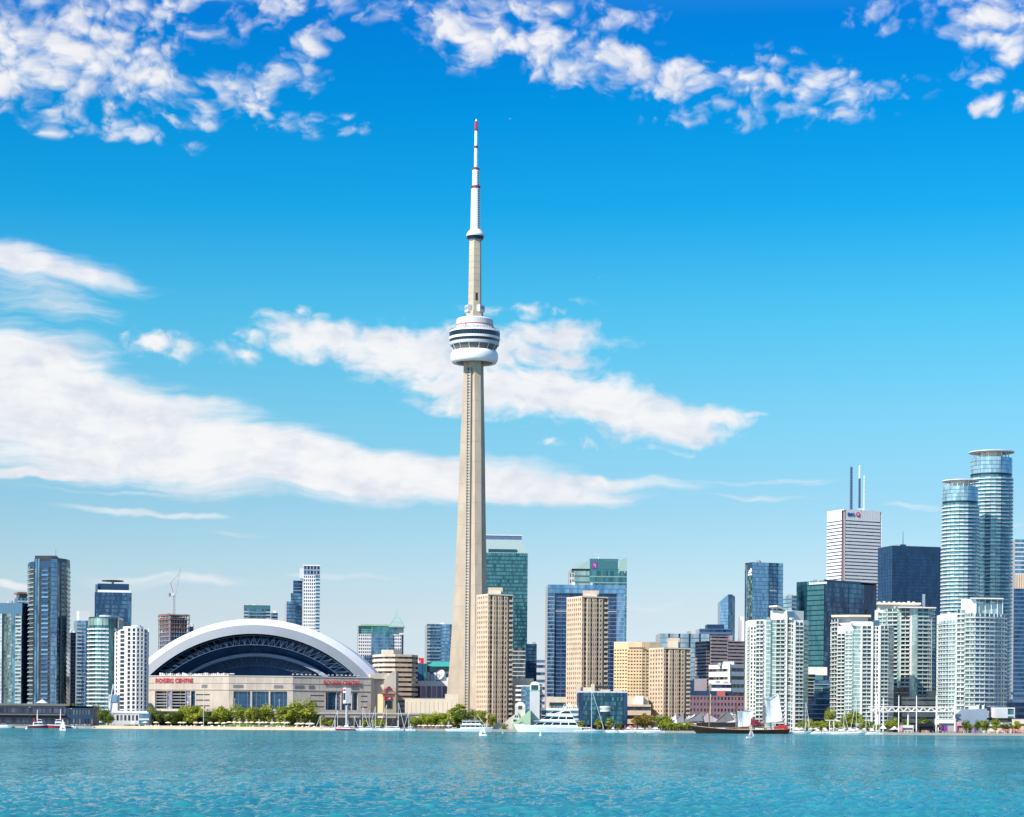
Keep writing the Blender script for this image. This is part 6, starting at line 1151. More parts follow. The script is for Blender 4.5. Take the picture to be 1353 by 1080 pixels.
for i in range(12):
    a0, a1 = PI*i/12, PI*(i+1)/12; P_ = lambda a_, o_: F.P(w2-w2*math.cos(a_), zc_+w2*math.sin(a_), o_); m.face((P_(a0, 0), P_(a1, 0), P_(a1, -6.5), P_(a0, -6.5)), 'white_warm'); m.face((P_(a1, 0), P_(a0, 0), F.P(w2, zc_, 0)), 'white_warm')
fbox(b.li('window'), F, w2-1.5, w2+1.5, zc_-2, zc_+.8, 0, .15, 'g_win')
F = Face((X(658, Y+4, 945), Y+4), (X(690, Y+4, 945), Y+4))
for u, z_ in ((.12, 2.2), (.24, 2.6), (.62, 2.6), (.7, 6), (.76, 6), (.66, 6), (.72, 9.2), (.8, 9.2)): fbox(b.li('window'), F, F.w*u-.5, F.w*u+.5, G0+z_, G0+z_+1.7, 0, .15, 'g_win')
m = b.li('timber'); F2 = Face((X(677, Y, 945), Y), (X(701, Y, 945), Y)); m.tube(F2.P(2, G0+2, .3), F2.P(F2.w*.5, G0+6.5, .3), .3, .3, 'copper_green', 5); m.tube(F2.P(F2.w*.5, G0+6.5, .3), F2.P(F2.w-1, G0+2.5, .3), .3, .3, 'copper_green', 5); b.done()

# --- harbour front between the tan towers
p = front(722, 750, 1850, 20, 925); b = Bld('office_block', 'low cream block below the navy framed tower', 'building', cen(p)); b.mb('wall').prism(p, G0, ztop(921, 735, 1850), 'tan_light', 'roof_gray'); fbox(b.li('window_strip'), faces(p)[0], 3, 14, 20, 22, 0, .1, 'g_win'); b.done()
p = front(726, 768, 1800, 14, 932); b = Bld('market_hall', 'low hall with a turquoise awning along its front', 'building', cen(p)); z1 = ztop(928.5, 745, 1800); glass(b, faces(p)[0], G0, z1-7, 3, 14, 'g_navy', sp='gray_light'); plain(b, p, G0, z1, 'concrete_gray', (0,)); m = b.li('awning'); F = faces(p)[0]; m.face((F.P(0, z1-5.5, 2.5), F.P(F.w*.98, z1-5.5, 2.5), F.P(F.w*.95, z1, -1), F.P(0, z1, -1)), 'copper_green'); roof(b, p, z1, 'roof_gray'); b.done()
p = front(716, 772, 1670, 18, 945); b = Bld('quay_hall', 'long blue glass quay hall with a white slatted terrace', 'building', cen(p)); z1 = ztop(938.5, 750, 1670); F = faces(p)[0]; balc(b, F.sub(.1, 1), G0, z1, 4, 16, 1.6, 'white', 'gray_light', 'g_blue', lab='terrace'); solid(b, F.sub(0, .1), G0, z1, 'g_navy', 'glass_wall'); plain(b, p, G0, z1, 'gray_blue', (0,)); roof(b, p, z1, 'roof_gray', 'white', 1.4)
for k in range(34): m = b.li('rail_post'); fbox(m, F, F.w*(.06+.93*k/34), F.w*(.06+.93*k/34)+.25, z1+1.3, z1+3.2, -.3, 0, rnd.choice(['white', 'gray_mauve', 'white', 'red_steel']))
b.done()
def tent(px, Y, w, h, label, base=None, group='white peaked tents on the quay', mat='canvas'):
    z = base if base is not None else G0; t = thing('tent', label, 'tent', (X(px, Y, 935), Y, z), group); o = Vector(t.location); m = MB(); k = w/2; hw = h*.45; n = 6
    cs = [(-k, -k), (k, -k), (k, k), (-k, k)]
    for i in range(4):
        a_, c_ = Vector((*cs[i], hw)), Vector((*cs[(i+1) % 4], hw)); ap = Vector((0, 0, h))
        for j in range(n):
            f0, f1 = j/n, (j+1)/n; g0, g1 = f0**.6, f1**.6
            L_ = lambda v, f, g: o+Vector((v.x*(1-f), v.y*(1-f), hw+(h-hw)*(f**1.7)))
            if j < n-1: m.face((L_(a_, f0, g0), L_(c_, f0, g0), L_(c_, f1, g1), L_(a_, f1, g1)), mat)
            else: m.face((L_(a_, f0, g0), L_(c_, f0, g0), o+ap), mat)
    m.build('canopy', t)
    for x, y in cs: m = MB(); m.tube(o+Vector((x, y, 0)), o+Vector((x, y, hw)), .1, .1, 'steel', 5); m.build('pole', t)
zt_ = ztop(938, 780, 1690)
for i, (px, lb) in enumerate(((752, 'white peaked tent nearest the turquoise awning'), (764, 'white peaked tent second from the turquoise awning'), (777, 'white peaked tent third from the turquoise awning'), (789, 'white peaked tent closest to the blue glass cube'))): tent(px, 1692, 6.6, 6.2, lb, z1+.1 if px < 770 else G0)
Y = 1720; b = Bld('portal_building', 'cream building with tall slab columns and a dark roof sign', 'building', (X(782, Y), Y+10)); m = b.li('slab_column'); m.prism(front(761, 767, Y, 5, 920), G0, ztop(905, 764, Y), 'tan_light', bottom=True); m = b.li('slab_column'); m.prism(front(781, 785.5, Y-2, 5, 920), G0, ztop(904, 783, Y), 'tan_light'); m = b.li('wall'); m.prism(front(767, 806, Y+6, 14, 915), G0, ztop(911, 783, Y), 'beige', 'roof_gray')
m = b.li('wall'); m.prism(front(767, 781, Y+2, 4, 915), ztop(917, 775, Y), ztop(908.5, 775, Y), 'tan_light', bottom=True); F = Face((X(768, Y+5.8, 920), Y+5.8), (X(781, Y+5.8, 920), Y+5.8)); glass(b, F, ztop(928, 775, Y), ztop(918, 775, Y), 2, 4, 'g_green'); F = Face((X(786, Y+5.5, 905), Y+5.5), (X(804, Y+5.5, 905), Y+5.5)); q = b.li('roof_sign'); fbox(q, F, 0, F.w, ztop(909.5, 795, Y), ztop(905.5, 795, Y), -1, 0, 'concrete_dark')
xs = .4; q = b.li('sign_lettering')
for k in range(13): fbox(q, F, xs, xs+.55, ztop(908.6, 795, Y), ztop(906.4, 795, Y)-.5*(k % 2), 0, .2, 'black'); xs += .8
b.done()
p = front(765, 829, 1660, 30, 935, 1.5); z1 = ztop(915, 795, 1660); b = Bld('glass_cube', 'dark blue glass cube with a white oval balcony on its front', 'building', cen(p)); F = faces(p)[0]; strips(b, F, G0+4, z1, 7, [(5, -.5, glass, dict(nc=3, g='g_navy', edge='gray_blue')), (53, 0, glass, dict(nc=18, g='g_teal', sp='dark_blue', spf=.2, fin='dark_blue', every=3, finw=.6, edge='gray_blue', bias=-.25, con=.3)), (6, -.4, glass, dict(nc=3, g='g_navy', edge='gray_blue'))]); solid(b, F.sub(0, 1, -2), G0, G0+4, 'dark'); plain(b, p, G0, z1, 'dark_blue', (0,)); roof(b, p, z1, 'roof_gray', 'gray_light', .9)
m = b.li('oval_balcony'); c_ = F.P(F.w*.55, 0, -1); m.lathe((c_[0], c_[1], 0), [(1, ztop(941, 800, 1660)), (4.4, ztop(940.5, 800, 1660)), (4.5, ztop(938.8, 800, 1660)), (4.2, ztop(938.7, 800, 1660)), (4.2, ztop(935.5, 800, 1660)), (4.6, ztop(935.3, 800, 1660)), (4.6, ztop(933.5, 800, 1660)), (1, ztop(933, 800, 1660))], 'white', 24, .7, ['white', 'white', 'white', 'g_pale', 'white', 'white', 'white'])
for k in range(9): m = b.li('pillar'); q_ = F.P(F.w*(.04+.92*k/8), 0, -.6); m.tube((q_[0], q_[1], G0), (q_[0], q_[1], G0+4), .5, .5, 'concrete_dark', 8)
m = b.li('penthouse'); q = front(812, 822, 1672, 8, 912); m.prism(q, z1, z1+2, 'gray_light'); b.done()
p = front(828, 860, 1740, 20, 940); z1 = ztop(931, 845, 1740); b = Bld('parking_house', 'low tan parking block with dark open bays', 'building', cen(p)); band(b, faces(p)[0], G0, z1, 3, 'tan', .45, 1.2, 'g_dark', 8); plain(b, p, G0, z1, 'tan', (0,)); roof(b, p, z1, 'roof_gray')
m = b.li('penthouse'); q = front(829, 856, 1752, 10, 925); m.prism(q, z1, ztop(921.5, 842, 1752), 'tan_light'); m = b.li('penthouse'); q = front(840, 850, 1748, 6, 925); m.prism(q, z1, ztop(919.5, 842, 1748), 'white'); b.done()
tent(833, 1615, 9, 4.2, 'wide red market tent by the moored white boats', None, None, 'red_steel'); 
# --- tent-roofed pavilions left of the tall ship
b = Bld('tent_hall', 'grey hall with sweeping white tent roofs left of the tall ship', 'building', (X(905, 1660), 1665)); Y = 1650
b.mb('wall').prism(front(858, 990, Y+14, 14, 950), G0, ztop(953, 920, Y), 'gray_mauve', 'roof_gray'); m = b.mb('roof')
for (pa, pb, pp, ppk, pe, mt) in ((856, 886, 872, 944, 955, 'roof_gray'), (880, 896, 893, 945, 957, 'canvas'), (886, 905, 903, 943, 956, 'roof_gray'), (895, 921, 918, 944, 958, 'canvas'), (905, 930, 927, 941, 954, 'concrete_dark'), (921, 958, 935, 942, 955, 'gray_mauve'), (945, 975, 962, 940, 955, 'concrete_dark'), (960, 990, 978, 944, 955, 'gray_light')):
    A, C_, P_ = Vector((X(pa, Y), Y+rnd.random()*3, ztop(pe, pa, Y))), Vector((X(pb, Y), Y+rnd.random()*3, ztop(pe-1, pb, Y))), Vector((X(pp, Y+7), Y+7, ztop(ppk, pp, Y))); k = Vector((0, 12, 1)); n = 6
    for j in range(n):
        f0, f1 = j/n, (j+1)/n; L_ = lambda v, f: v.lerp(P_, f)-Vector((0, 0, 3.0*f*(1-f)))
        m.face((L_(A, f0), L_(C_, f0), L_(C_, f1), L_(A, f1)), mt)
    m.face((P_, A+k, A), mt); m.face((P_, C_, C_+k), mt); m.face((P_, C_+k, A+k), mt)
for px in (893, 918, 903, 927): b.li('mast').tube((X(px, Y+7), Y+7, G0), (X(px, Y+7), Y+7, ztop(943, px, Y)), .2, .15, 'white', 5)
for k in range(14): q = b.li('roof_unit'); q.box((X(905+k*5.6, Y+20), Y+20, ztop(953, 920, Y)), (rnd.uniform(1, 3.5), 2, rnd.uniform(1, 7)), rnd.choice(['roof_gray', 'white', 'gray_mauve', 'gray_light', 'dark']))
b.done()
p = front(962, 994, 1690, 14, 945); b = Bld('ferry_shed', 'plain tan shed with a slanting dark roof behind the tall ship', 'building', cen(p)); b.mb('wall').prism(p, G0, ztop(944, 978, 1690), 'beige', 'roof_gray'); F = faces(p)[0]; b.mb('roof').face((F.P(-1, ztop(944, 978, 1690), .8), F.P(F.w+1, ztop(950, 978, 1690), .8), F.P(F.w+1, ztop(944, 978, 1690), -14), F.P(-1, ztop(940, 978, 1690), -14)), 'concrete_dark'); b.done()

# --- right waterfront: podiums, truss, gabled hall
p = front(1192, 1241, 1760, 16, 925); z1 = ztop(921, 1215, 1760); b = Bld('parking_house', 'tan low parking house between the pale green and the curved condo towers', 'building', cen(p)); band(b, faces(p)[0], G0, z1, 6, 'tan_light', .3, .8, 'g_win', 12); plain(b, p, G0, z1, 'tan_light', (0,)); roof(b, p, z1, 'roof_gray'); m = b.li('penthouse'); F = faces(p)[0]; m.prism(front(1227, 1241, 1763, 10, 918), z1, ztop(913, 1235, 1763), 'tan', 'roof_gray'); b.done()
p = front(1178, 1201, 1766, 14, 920); z1 = ztop(909, 1190, 1766); b = Bld('condo_block', 'dark low block with white balcony bands at the foot of the pale green condo tower', 'building', cen(p)); balc(b, faces(p)[0], G0, z1, 9, 6, 1.4, 'white', 'dark', 'g_dark', railh=.2); plain(b, p, G0, z1, 'concrete_gray', (0,)); roof(b, p, z1, 'roof_gray'); b.done()
Y = 1640; b = Bld('truss_bridge', 'long white truss footbridge over the quay trees', 'bridge', (X(1210, Y), Y)); za, zb = ztop(940.5, 1210, Y), ztop(934.5, 1210, Y); xa, xb = X(1148, Y, 938), X(1262, Y, 938); m = b.mb('chord')
for dy in (0, 4):
    for z in (za, zb): m.tube((xa, Y+dy, z), (xb, Y+dy, z), .45, .45, 'white_warm', 6)
m = b.mb('diagonal'); n = 22
for dy in (0, 4):
    for i in range(n):
        x0, x1 = xa+(xb-xa)*i/n, xa+(xb-xa)*(i+1)/n; m.tube((x0, Y+dy, za if i % 2 else zb), (x1, Y+dy, zb if i % 2 else za), .25, .25, 'white_warm', 5)
b.mb('deck').box(((xa+xb)/2, Y+2, za-.4), (xb-xa, 4, .4), 'gray_light')
for px in (1160, 1200, 1240, 1260): q = b.li('column'); q.tube((X(px, Y+2, 940), Y+2, G0), (X(px, Y+2, 940), Y+2, za-.4), .6, .6, 'white', 8)
b.done()
Y = 1645; b = Bld('gabled_hall', 'grey-blue metal hall with a sloping roof at the right waterfront', 'building', (X(1285, Y), Y+8)); f = [(X(a, Y, 945), Y, ztop(py, a, Y)) for a, py in ((1262, 945), (1270, 938), (1304, 936.5), (1306, 934)) ]; f = [(f[0][0], Y, G0)]+f[:3]+[(f[2][0], Y, G0)]; bk = [(a_, Y+14, c_) for a_, _, c_ in f]; m = b.mb('wall'); m.face(list(reversed(f)), 'gray_blue')
for i in range(4): (m if i in (0, 3) else b.mb('roof')).face((f[i], f[i+1], bk[i+1], bk[i]), 'gray_blue' if i in (0, 3) else 'gray_light')
F = Face((f[0][0], Y), (f[4][0], Y)); fbox(b.li('door'), F, F.w*.42, F.w*.5, G0, G0+4.5, 0, .1, 'dark'); fbox(b.li('door'), F, F.w*.6, F.w*.72, G0, G0+5, 0, .1, 'purple')
for k in range(7): q = b.li('roof_unit'); q.box((X(1282+k*3.3, Y+8, 935), Y+8, f[3][2]-1), (2, 2, rnd.uniform(2, 4)), rnd.choice(['dark', 'gray_light', 'white']))
b.done()
p = front(1310, 1341, 1655, 14, 940); z1 = ztop(936, 1325, 1655); b = Bld('stage_house', 'boxy stage house with a grey panel and a teal panel at the right waterfront', 'building', cen(p)); F = faces(p)[0]; solid(b, F.sub(0, .12), G0, z1, 'white_warm'); solid(b, F.sub(.12, .2), G0, z1, 'tan_light'); solid(b, F.sub(.2, .7), G0, z1, 'gray_light'); glass(b, F.sub(.7, .95), G0+8, z1-1, 2, 3, 'g_teal', sp='gray_light'); solid(b, F.sub(.7, .95), G0, G0+8, 'gray_light'); solid(b, F.sub(.95, 1), G0, z1, 'gray_light'); plain(b, p, G0, z1, 'gray_light', (0,)); roof(b, p, z1, 'roof_gray', 'white', .5); m = b.li('canopy'); fbox(m, F, -6, F.w+.5, ztop(951.5, 1325, 1655), ztop(949, 1325, 1655), 0, 6, 'black'); m = b.li('roof_unit'); fbox(m, F, -5, 2, z1-2, z1+1, -6, -2, 'dark'); b.done()
p = front(1338, 1375, 1760, 20, 925); z1 = ztop(928, 1348, 1760); b = Bld('office_block', 'dark blue low block with a green roof terrace at the right edge', 'building', cen(p)); glass(b, faces(p)[0], G0, z1, 5, 12, 'g_navy', sp='gray_blue', spf=.35); plain(b, p, G0, z1, 'gray_blue', (0,)); roof(b, p, z1, 'grass', 'white', 2.4); m = b.li('canopy'); q = front(1340, 1375, 1764, 12, 920); m.prism(q, ztop(918, 1348, 1764), ztop(914.5, 1348, 1764), 'white', bottom=True)
for px in (1343, 1352, 1362): b.li('post').tube((X(px, 1766, 920), 1766, z1), (X(px, 1766, 920), 1766, ztop(918, 1348, 1764)), .4, .4, 'white', 6)
b.done()
Y = 1622
def stall(px0, px1, pt, label, wall, roofm, op='black', nm='market_stall', d=7):
    p = front(px0, px1, Y, d, 960); z1 = ztop(pt, (px0+px1)/2, Y); b = Bld(nm, label, 'stall', cen(p)); F = faces(p)[0]; m = b.mb('wall'); zz_ = G0+(z1-G0)*.7
    for a_, c_ in ((0, .06), (.94, 1)): solid(b, F.sub(a_, c_), G0, zz_, wall)
    solid(b, F.sub(0, 1), zz_, z1, wall); solid(b, F.sub(.06, .94, -1.5), G0, zz_, op, 'opening'); plain(b, p, G0, z1, wall, (0,)); q = shrink(p, 1.05); b.mb('roof').prism(q, z1, z1+.35, roofm, roofm, bottom=True)
    for k in range(5): q = b.li('counter_item'); a_ = F.w*rnd.uniform(.1, .85); fbox(q, F, a_, a_+rnd.uniform(.5, 2), G0, G0+rnd.uniform(.8, 2.2), -1.2, -.4, rnd.choice(['white', 'red_steel', 'tan', 'gray_light', 'purple', 'yellow', 'orange']))
    b.done()
stall(1192, 1207, 959, 'small white stall left of the black stage opening on the quay', 'white', 'white', 'gray_light'); stall(1214, 1234, 956.5, 'wide black stage opening on the right quay', 'black', 'dark'); stall(1237, 1243, 958, 'narrow orange-brown kiosk beside the purple panel', 'wood', 'orange'); stall(1239, 1263, 950.5, 'long white-roofed pink-tinted stall on the right quay', 'white', 'white_bright', 'concrete_gray', d=12); stall(1264, 1276, 955, 'stall hung with pink and white cloth on the right quay', 'pink', 'white', 'gray_mauve'); stall(1300, 1336, 955.5, 'long white stall under the black canopy at the right', 'white', 'white', 'white_warm'); stall(1340, 1358, 951, 'cream stall at the right edge of the photo', 'beige', 'white', 'tan')
p = front(1244, 1252, 1612, 1, 960); t = thing('purple_screen', 'square purple screen standing on the right quay', 'screen', (cen(p)[0], 1612, G0)); m = MB(); m.prism(p, G0+1.2, ztop(959, 1248, 1612), 'purple', bottom=True); m.build('panel', t); m = MB(); [m.box((q[0], 1612.5, G0), (.3, .3, 1.4), 'dark') for q in p[:2]]; m.build('leg', t)
p = front(1188, 1191.5, 1612, 1, 960); t = thing('banner_stand', 'tall pink banner stand on the right quay', 'banner', (cen(p)[0], 1612, G0)); m = MB(); m.prism(p, G0+.4, ztop(960, 1190, 1612), 'pink', bottom=True); m.build('cloth', t); m = MB(); m.box((cen(p)[0], 1612.5, G0), (2, .8, .4), 'dark'); m.build('base', t)
tent(1167, 1618, 5.5, 6.5, 'white pointed tent among the bushes left of the tall quay poles', None, None); tent(1182, 1625, 8, 5.0, 'dark-sided white tent beside the pink banner', None, None)

# --- tall poles and masts on the quay
for px, pt, lb in ((1158, 917, 'tall white pole at the left end of the white truss'), (1167, 922, 'tall white pole second from the left along the truss'), (1187.5, 920, 'thick tall white pole left of the pink banner'), (1211, 920, 'tall white pole beside the black stage opening'), (1237, 919, 'tall white pole in front of the tan parking house'), (1261.5, 920, 'tall white pole at the right end of the white truss')):
    t = thing('flag_pole', lb, 'pole', (X(px, 1606, 945), 1606, G0), 'tall white poles along the right quay'); o = Vector(t.location); z_ = ztop(pt, px, 1606); m = MB(); m.tube(o, (o.x, o.y, z_), .42, .3, 'white_bright', 8); m.build('pole', t); m = MB(); m.tube((o.x, o.y, z_), (o.x, o.y, z_+.6), .5, .1, 'steel', 8); m.build('finial', t); m = MB(); m.box(o, (1.4, 1.4, .7), 'concrete_gray'); m.build('base', t)
for px, pt, Yp, lb in ((269, 912, 1632, 'tall thin grey pole standing among the beach trees'), (39, 935, 1612, 'thin dark pole in front of the dark pier building'), (94, 937, 1612, 'thin pole right of the red fireboats'), (317, 950, 1606, 'short pale post on the beach between umbrellas'), (584, 955, 1606, 'pale lamp post by the lime hedge'), (488, 940, 1606, 'thin pole near the pylon sign'), (369, 925, 1680, 'white flagpole before the middle stadium windows'), (310, 924, 1680, 'short white flagpole left of the middle stadium windows')):
    t = thing('lamp_post', lb, 'pole', (X(px, Yp, 945), Yp, G0)); o = Vector(t.location); z_ = ztop(pt, px, Yp); m = MB(); m.tube(o, (o.x, o.y, z_), .25, .15, 'gray_light' if px not in (39, 94) else 'dark', 6); m.build('pole', t); m = MB(); m.box((o.x, o.y, z_), (.9, .5, .35), 'gray_light'); m.build('head', t)

# --- trees
def crown_mesh(seed, kind, n=24, per=80, mat='leaf'):
    """many leaf-sized faces in clumps; unit tree: 1 high, crown about .8 wide"""
    r = random.Random(seed); vs = []; fs = []; rn = []
    cl = []
    for i in range(n):
        while True:
            x, y, z = r.uniform(-1, 1), r.uniform(-1, 1), r.uniform(-1, 1)
            if x*x+y*y+z*z < 1: break
        if kind == 'round': c = (x*.36, y*.36, .58+z*.34); rr = r.uniform(.10, .19)
        elif kind == 'tall': c = (x*.20, y*.20, .55+z*.40); rr = r.uniform(.07, .13)*(1.15-.5*abs(z))
        else: c = (x*.40, y*.40, .42+z*.34); rr = r.uniform(.10, .18)
        cl.append((c, rr, r.uniform(0, 1)))
    for c, rr, tone in cl:
        for k in range(per):
            d = Vector((r.gauss(0, 1), r.gauss(0, 1), r.gauss(0, 1))).normalized()*rr*r.uniform(.5, 1.12); p = Vector(c)+Vector((d.x, d.y, d.z*.85)); s = r.uniform(.014, .032)
            nn = (d.normalized()+Vector((r.gauss(0, .6), r.gauss(0, .6), r.gauss(0, .6)))).normalized(); q = nn.to_track_quat('Z', 'Y'); a = r.random()*6.28; b0 = len(vs)
            for j in range(4): vs.append(tuple(p+q @ Vector((s*math.cos(a+j*PI/2)*(1.5 if j % 2 else .8), s*math.sin(a+j*PI/2)*1.1, 0))))
            fs.append((b0, b0+1, b0+2, b0+3)); rn.append(min(1, max(0, .45*tone+.55*r.random())))
    me = bpy.data.meshes.new('crown'); me.from_pydata(vs, [], fs); me.materials.append(MAT[mat]); at = me.attributes.new('rnd', 'FLOAT', 'FACE'); at.data.foreach_set('value', rn); return me
def trunk_mesh(seed):
    r = random.Random(seed); m = MB(); m.tube((0, 0, -.02), (.01, 0, .32), .035, .022, 'bark', 7); m.tube((.01, 0, .32), (.0, .01, .62), .022, .008, 'bark', 6)
    for k in range(5): a = k*1.3+r.random(); z = .24+.07*k; m.tube((0, 0, z), (.2*math.cos(a), .2*math.sin(a), z+.2), .013, .004, 'bark', 5)
    me = bpy.data.meshes.new('trunk'); me.from_pydata(m.v, [], m.f); me.materials.append(MAT['bark']); return me
CR = {(k, mt, s): crown_mesh(s*7+len(k), k, mat=mt) for k in ('round', 'bush') for mt in ('leaf', 'leaf_dark', 'leaf_lime') for s in (1, 2)}
CR.update({('tall', 'leaf_lime', s): crown_mesh(s*5, 'tall', mat='leaf_lime') for s in (1, 2)}); CR.update({('tall', 'leaf', s): crown_mesh(s*5+1, 'tall', mat='leaf') for s in (1, 2)}); CR[('round', 'leaf_autumn', 1)] = crown_mesh(77, 'round', mat='leaf_autumn'); CR[('round', 'leaf_autumn', 2)] = CR[('round', 'leaf_autumn', 1)]
TR = [trunk_mesh(1), trunk_mesh(2)]; tcount = [0]
def tree(px, ptop, wpx, Y, label, kind='round', mat='leaf', group=None, nm=None, z=G0):
    tcount[0] += 1; s = 1+tcount[0] % 2; h = (ztop(ptop, px, Y)-z)*1.08; w = 1.1*wpx*Y/FPX/(.82 if kind != 'tall' else .48); t = thing(nm or ('bush' if kind == 'bush' else 'tree'), label, 'bush' if kind == 'bush' else 'tree', (X(px, Y, 945), Y, z), group, tcount[0]*2.1); h *= 1.02
    c = bpy.data.objects.new('crown', CR[(kind, mat, s)]); COL.objects.link(c); c.parent = t; c.scale = (w, w, h)
    q = bpy.data.objects.new('trunk', TR[s-1]); COL.objects.link(q); q.parent = t; q.scale = (w, w, h)
B = 'trees behind the beach'
for a in ((207, 940, 20, 1668, 'dark-leaved tree at the left end of the beach row', 'round', 'leaf_dark', B), (226, 941, 26, 1662, 'dark round tree under the left stadium windows', 'round', 'leaf_dark', B), (243, 935.5, 20, 1668, 'upright tree beside the ramp windows of the stadium', 'round', 'leaf', B), (257, 932.5, 32, 1656, 'broad tree touching the thin grey pole on its left', 'round', 'leaf', B), (280, 939, 20, 1672, 'small dark tree right of the thin grey pole', 'round', 'leaf_dark', B), (296, 934, 28, 1660, 'bright tree under the narrow slot windows', 'round', 'leaf', B), (312, 933.5, 26, 1664, 'bright tree in front of the left pane of the middle windows', 'round', 'leaf', B), (331, 934.5, 24, 1655, 'round tree in front of the middle pane of the middle windows', 'round', 'leaf', B), (353, 933.5, 26, 1660, 'tree left of the white flagpole at the middle windows', 'round', 'leaf', B), (374, 934, 28, 1655, 'round tree right of the white flagpole at the middle windows', 'round', 'leaf', B), (401, 927, 38, 1658, 'tallest tree of the beach row, at its right end', 'round', 'leaf', B), (388, 938, 22, 1668, 'dark tree tucked behind the tallest beach tree', 'round', 'leaf_dark', B), (413, 942, 18, 1664, 'dark low crown at the right foot of the tallest beach tree', 'round', 'leaf_dark', B),
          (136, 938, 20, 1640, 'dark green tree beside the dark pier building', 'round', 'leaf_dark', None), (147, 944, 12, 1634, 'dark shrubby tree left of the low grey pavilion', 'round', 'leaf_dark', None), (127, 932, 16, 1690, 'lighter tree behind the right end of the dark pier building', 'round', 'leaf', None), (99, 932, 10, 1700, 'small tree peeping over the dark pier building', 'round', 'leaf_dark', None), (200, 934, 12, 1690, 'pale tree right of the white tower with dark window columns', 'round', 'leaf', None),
          (427, 949, 9, 1640, 'small lime tree just right of the beach row', 'tall', 'leaf_lime', None), (437, 951, 7, 1640, 'thin lime tree under the expressway left of the pylon', 'tall', 'leaf_lime', None), (482, 951, 7, 1640, 'thin lime tree under the expressway right of the pylon', 'tall', 'leaf_lime', None), (498, 950, 14, 1645, 'lime tree below the gabled entrance house', 'round', 'leaf_lime', None), (505, 952, 12, 1642, 'darker tree below the gabled entrance house', 'round', 'leaf', None)): tree(*a)
H = 'lime trees by the quay'
for i, (px, pt, w, lb) in enumerate(((549, 947, 16, 'lime tree at the left end of the quay row'), (558, 944.5, 18, 'lime tree second in the quay row'), (568, 944, 18, 'lime tree in the middle of the quay row'), (577, 943, 18, 'lime tree fourth in the quay row'), (586, 942.5, 17, 'tallest lime tree, at the right end of the quay row'))): tree(px, pt, w, 1625+i % 2*3, lb, 'round', 'leaf_lime', H)
for a in ((604, 932, 24, 1650, 'feathery dark tree at the foot of the broadcast tower', 'tall', 'leaf'), (612, 938, 24, 1645, 'dark green tree at the foot of the broadcast tower', 'round', 'leaf_dark'), (624, 940, 22, 1648, 'dark round tree left of the tan tower foot', 'round', 'leaf_dark'), (634, 939, 20, 1644, 'green tree in front of the tan tower foot', 'round', 'leaf'), (651, 945, 13, 1645, 'small light tree left of the green-gabled terminal', 'round', 'leaf'), (667, 955, 8, 1630, 'low bush before the terminal', 'bush', 'leaf'),
          (768, 953, 8, 1625, 'small palm-like tree left of the moored sailboat mast', 'tall', 'leaf'), (791, 951, 9, 1625, 'small palm-like tree right of the moored sailboat mast', 'tall', 'leaf'), (806, 950, 12, 1625, 'palm-like tree before the blue glass cube', 'tall', 'leaf'), (818, 954, 8, 1625, 'dark little tree right of the palm-like tree', 'bush', 'leaf_dark'),
          (852, 944, 26, 1640, 'yellowing tree beside the red market tent', 'round', 'leaf_autumn'), (842, 948, 14, 1645, 'dull yellow tree behind the red market tent', 'round', 'leaf_autumn'), (874, 946, 18, 1640, 'bright green tree left of the white tent roofs', 'round', 'leaf'), (884, 947, 14, 1642, 'second bright green tree under the white tent roofs', 'round', 'leaf')): tree(*a)
for i in range(8): tree(873+i*5.6, 955, 7.5, 1608+i % 2, 'small lime tree in the clipped row below the white tent roofs', 'round', 'leaf_lime', 'clipped lime trees below the tent roofs')
for a in ((1097, 939, 16, 1650, 'dark green tree under the stepped mid-rise'), (1126, 940, 26, 1650, 'broad green tree between two condo towers', 'round', 'leaf'), (1120, 946, 16, 1640, 'low green tree left of the broad one'), (1072, 948, 14, 1648, 'yellow-green bush right of the tall ship stern', 'bush', 'leaf_lime'), (1085, 950, 18, 1640, 'lime bush left of the small white gantry', 'bush', 'leaf_lime'), (1061, 949, 14, 1650, 'olive bush behind the tall ship stern', 'bush', 'leaf'), (1106, 951, 16, 1642, 'lime bush right of the small white gantry', 'bush', 'leaf_lime'), (1141, 949, 16, 1645, 'olive bush under the left end of the truss', 'bush', 'leaf'), (1157, 955, 13, 1630, 'pale lime bush between two tall poles', 'bush', 'leaf_lime'), (1176, 952, 16, 1632, 'green tree under the truss', 'round', 'leaf'), (1183, 950, 10, 1640, 'small lime tree under the truss by the thick pole', 'round', 'leaf_lime'), (1197, 949, 12, 1645, 'lime bush behind the white stall', 'bush', 'leaf_lime'), (1150, 951, 10, 1648, 'small dark bush beside the truss end', 'bush', 'leaf_dark'), (1221, 947, 20, 1650, 'grey-green bush behind the black stage opening', 'bush', 'leaf')): tree(*a)
for i, (px, pt, w, lb) in enumerate(((1277, 953, 11, 'round quay tree just right of the pink cloth stall'), (1283, 957, 8, 'lowest quay tree near the pink cloth stall'), (1291, 953, 10, 'quay tree in front of the grey-blue metal hall'), (1298, 952, 12, 'quay tree at the right corner of the grey-blue hall'), (1304, 953, 8, 'thin quay tree left of the white stall'), (1315, 949.5, 13, 'tallest quay tree, in front of the long white stall'), (1331, 956, 16, 'broad low quay tree under the black canopy'), (1345, 953, 11, 'quay tree at the right edge of the photo'))): tree(px, pt, w, 1611, lb, 'round', 'leaf' if i % 2 else 'leaf_dark', 'quay trees on the right')
hd = CR[('bush', 'leaf', 1)]
for i in range(3): tree(170+i*9, 957, 12, 1622, 'low clipped bush before the grey beach pavilion', 'bush', 'leaf', 'low bushes at the beach pavilion')

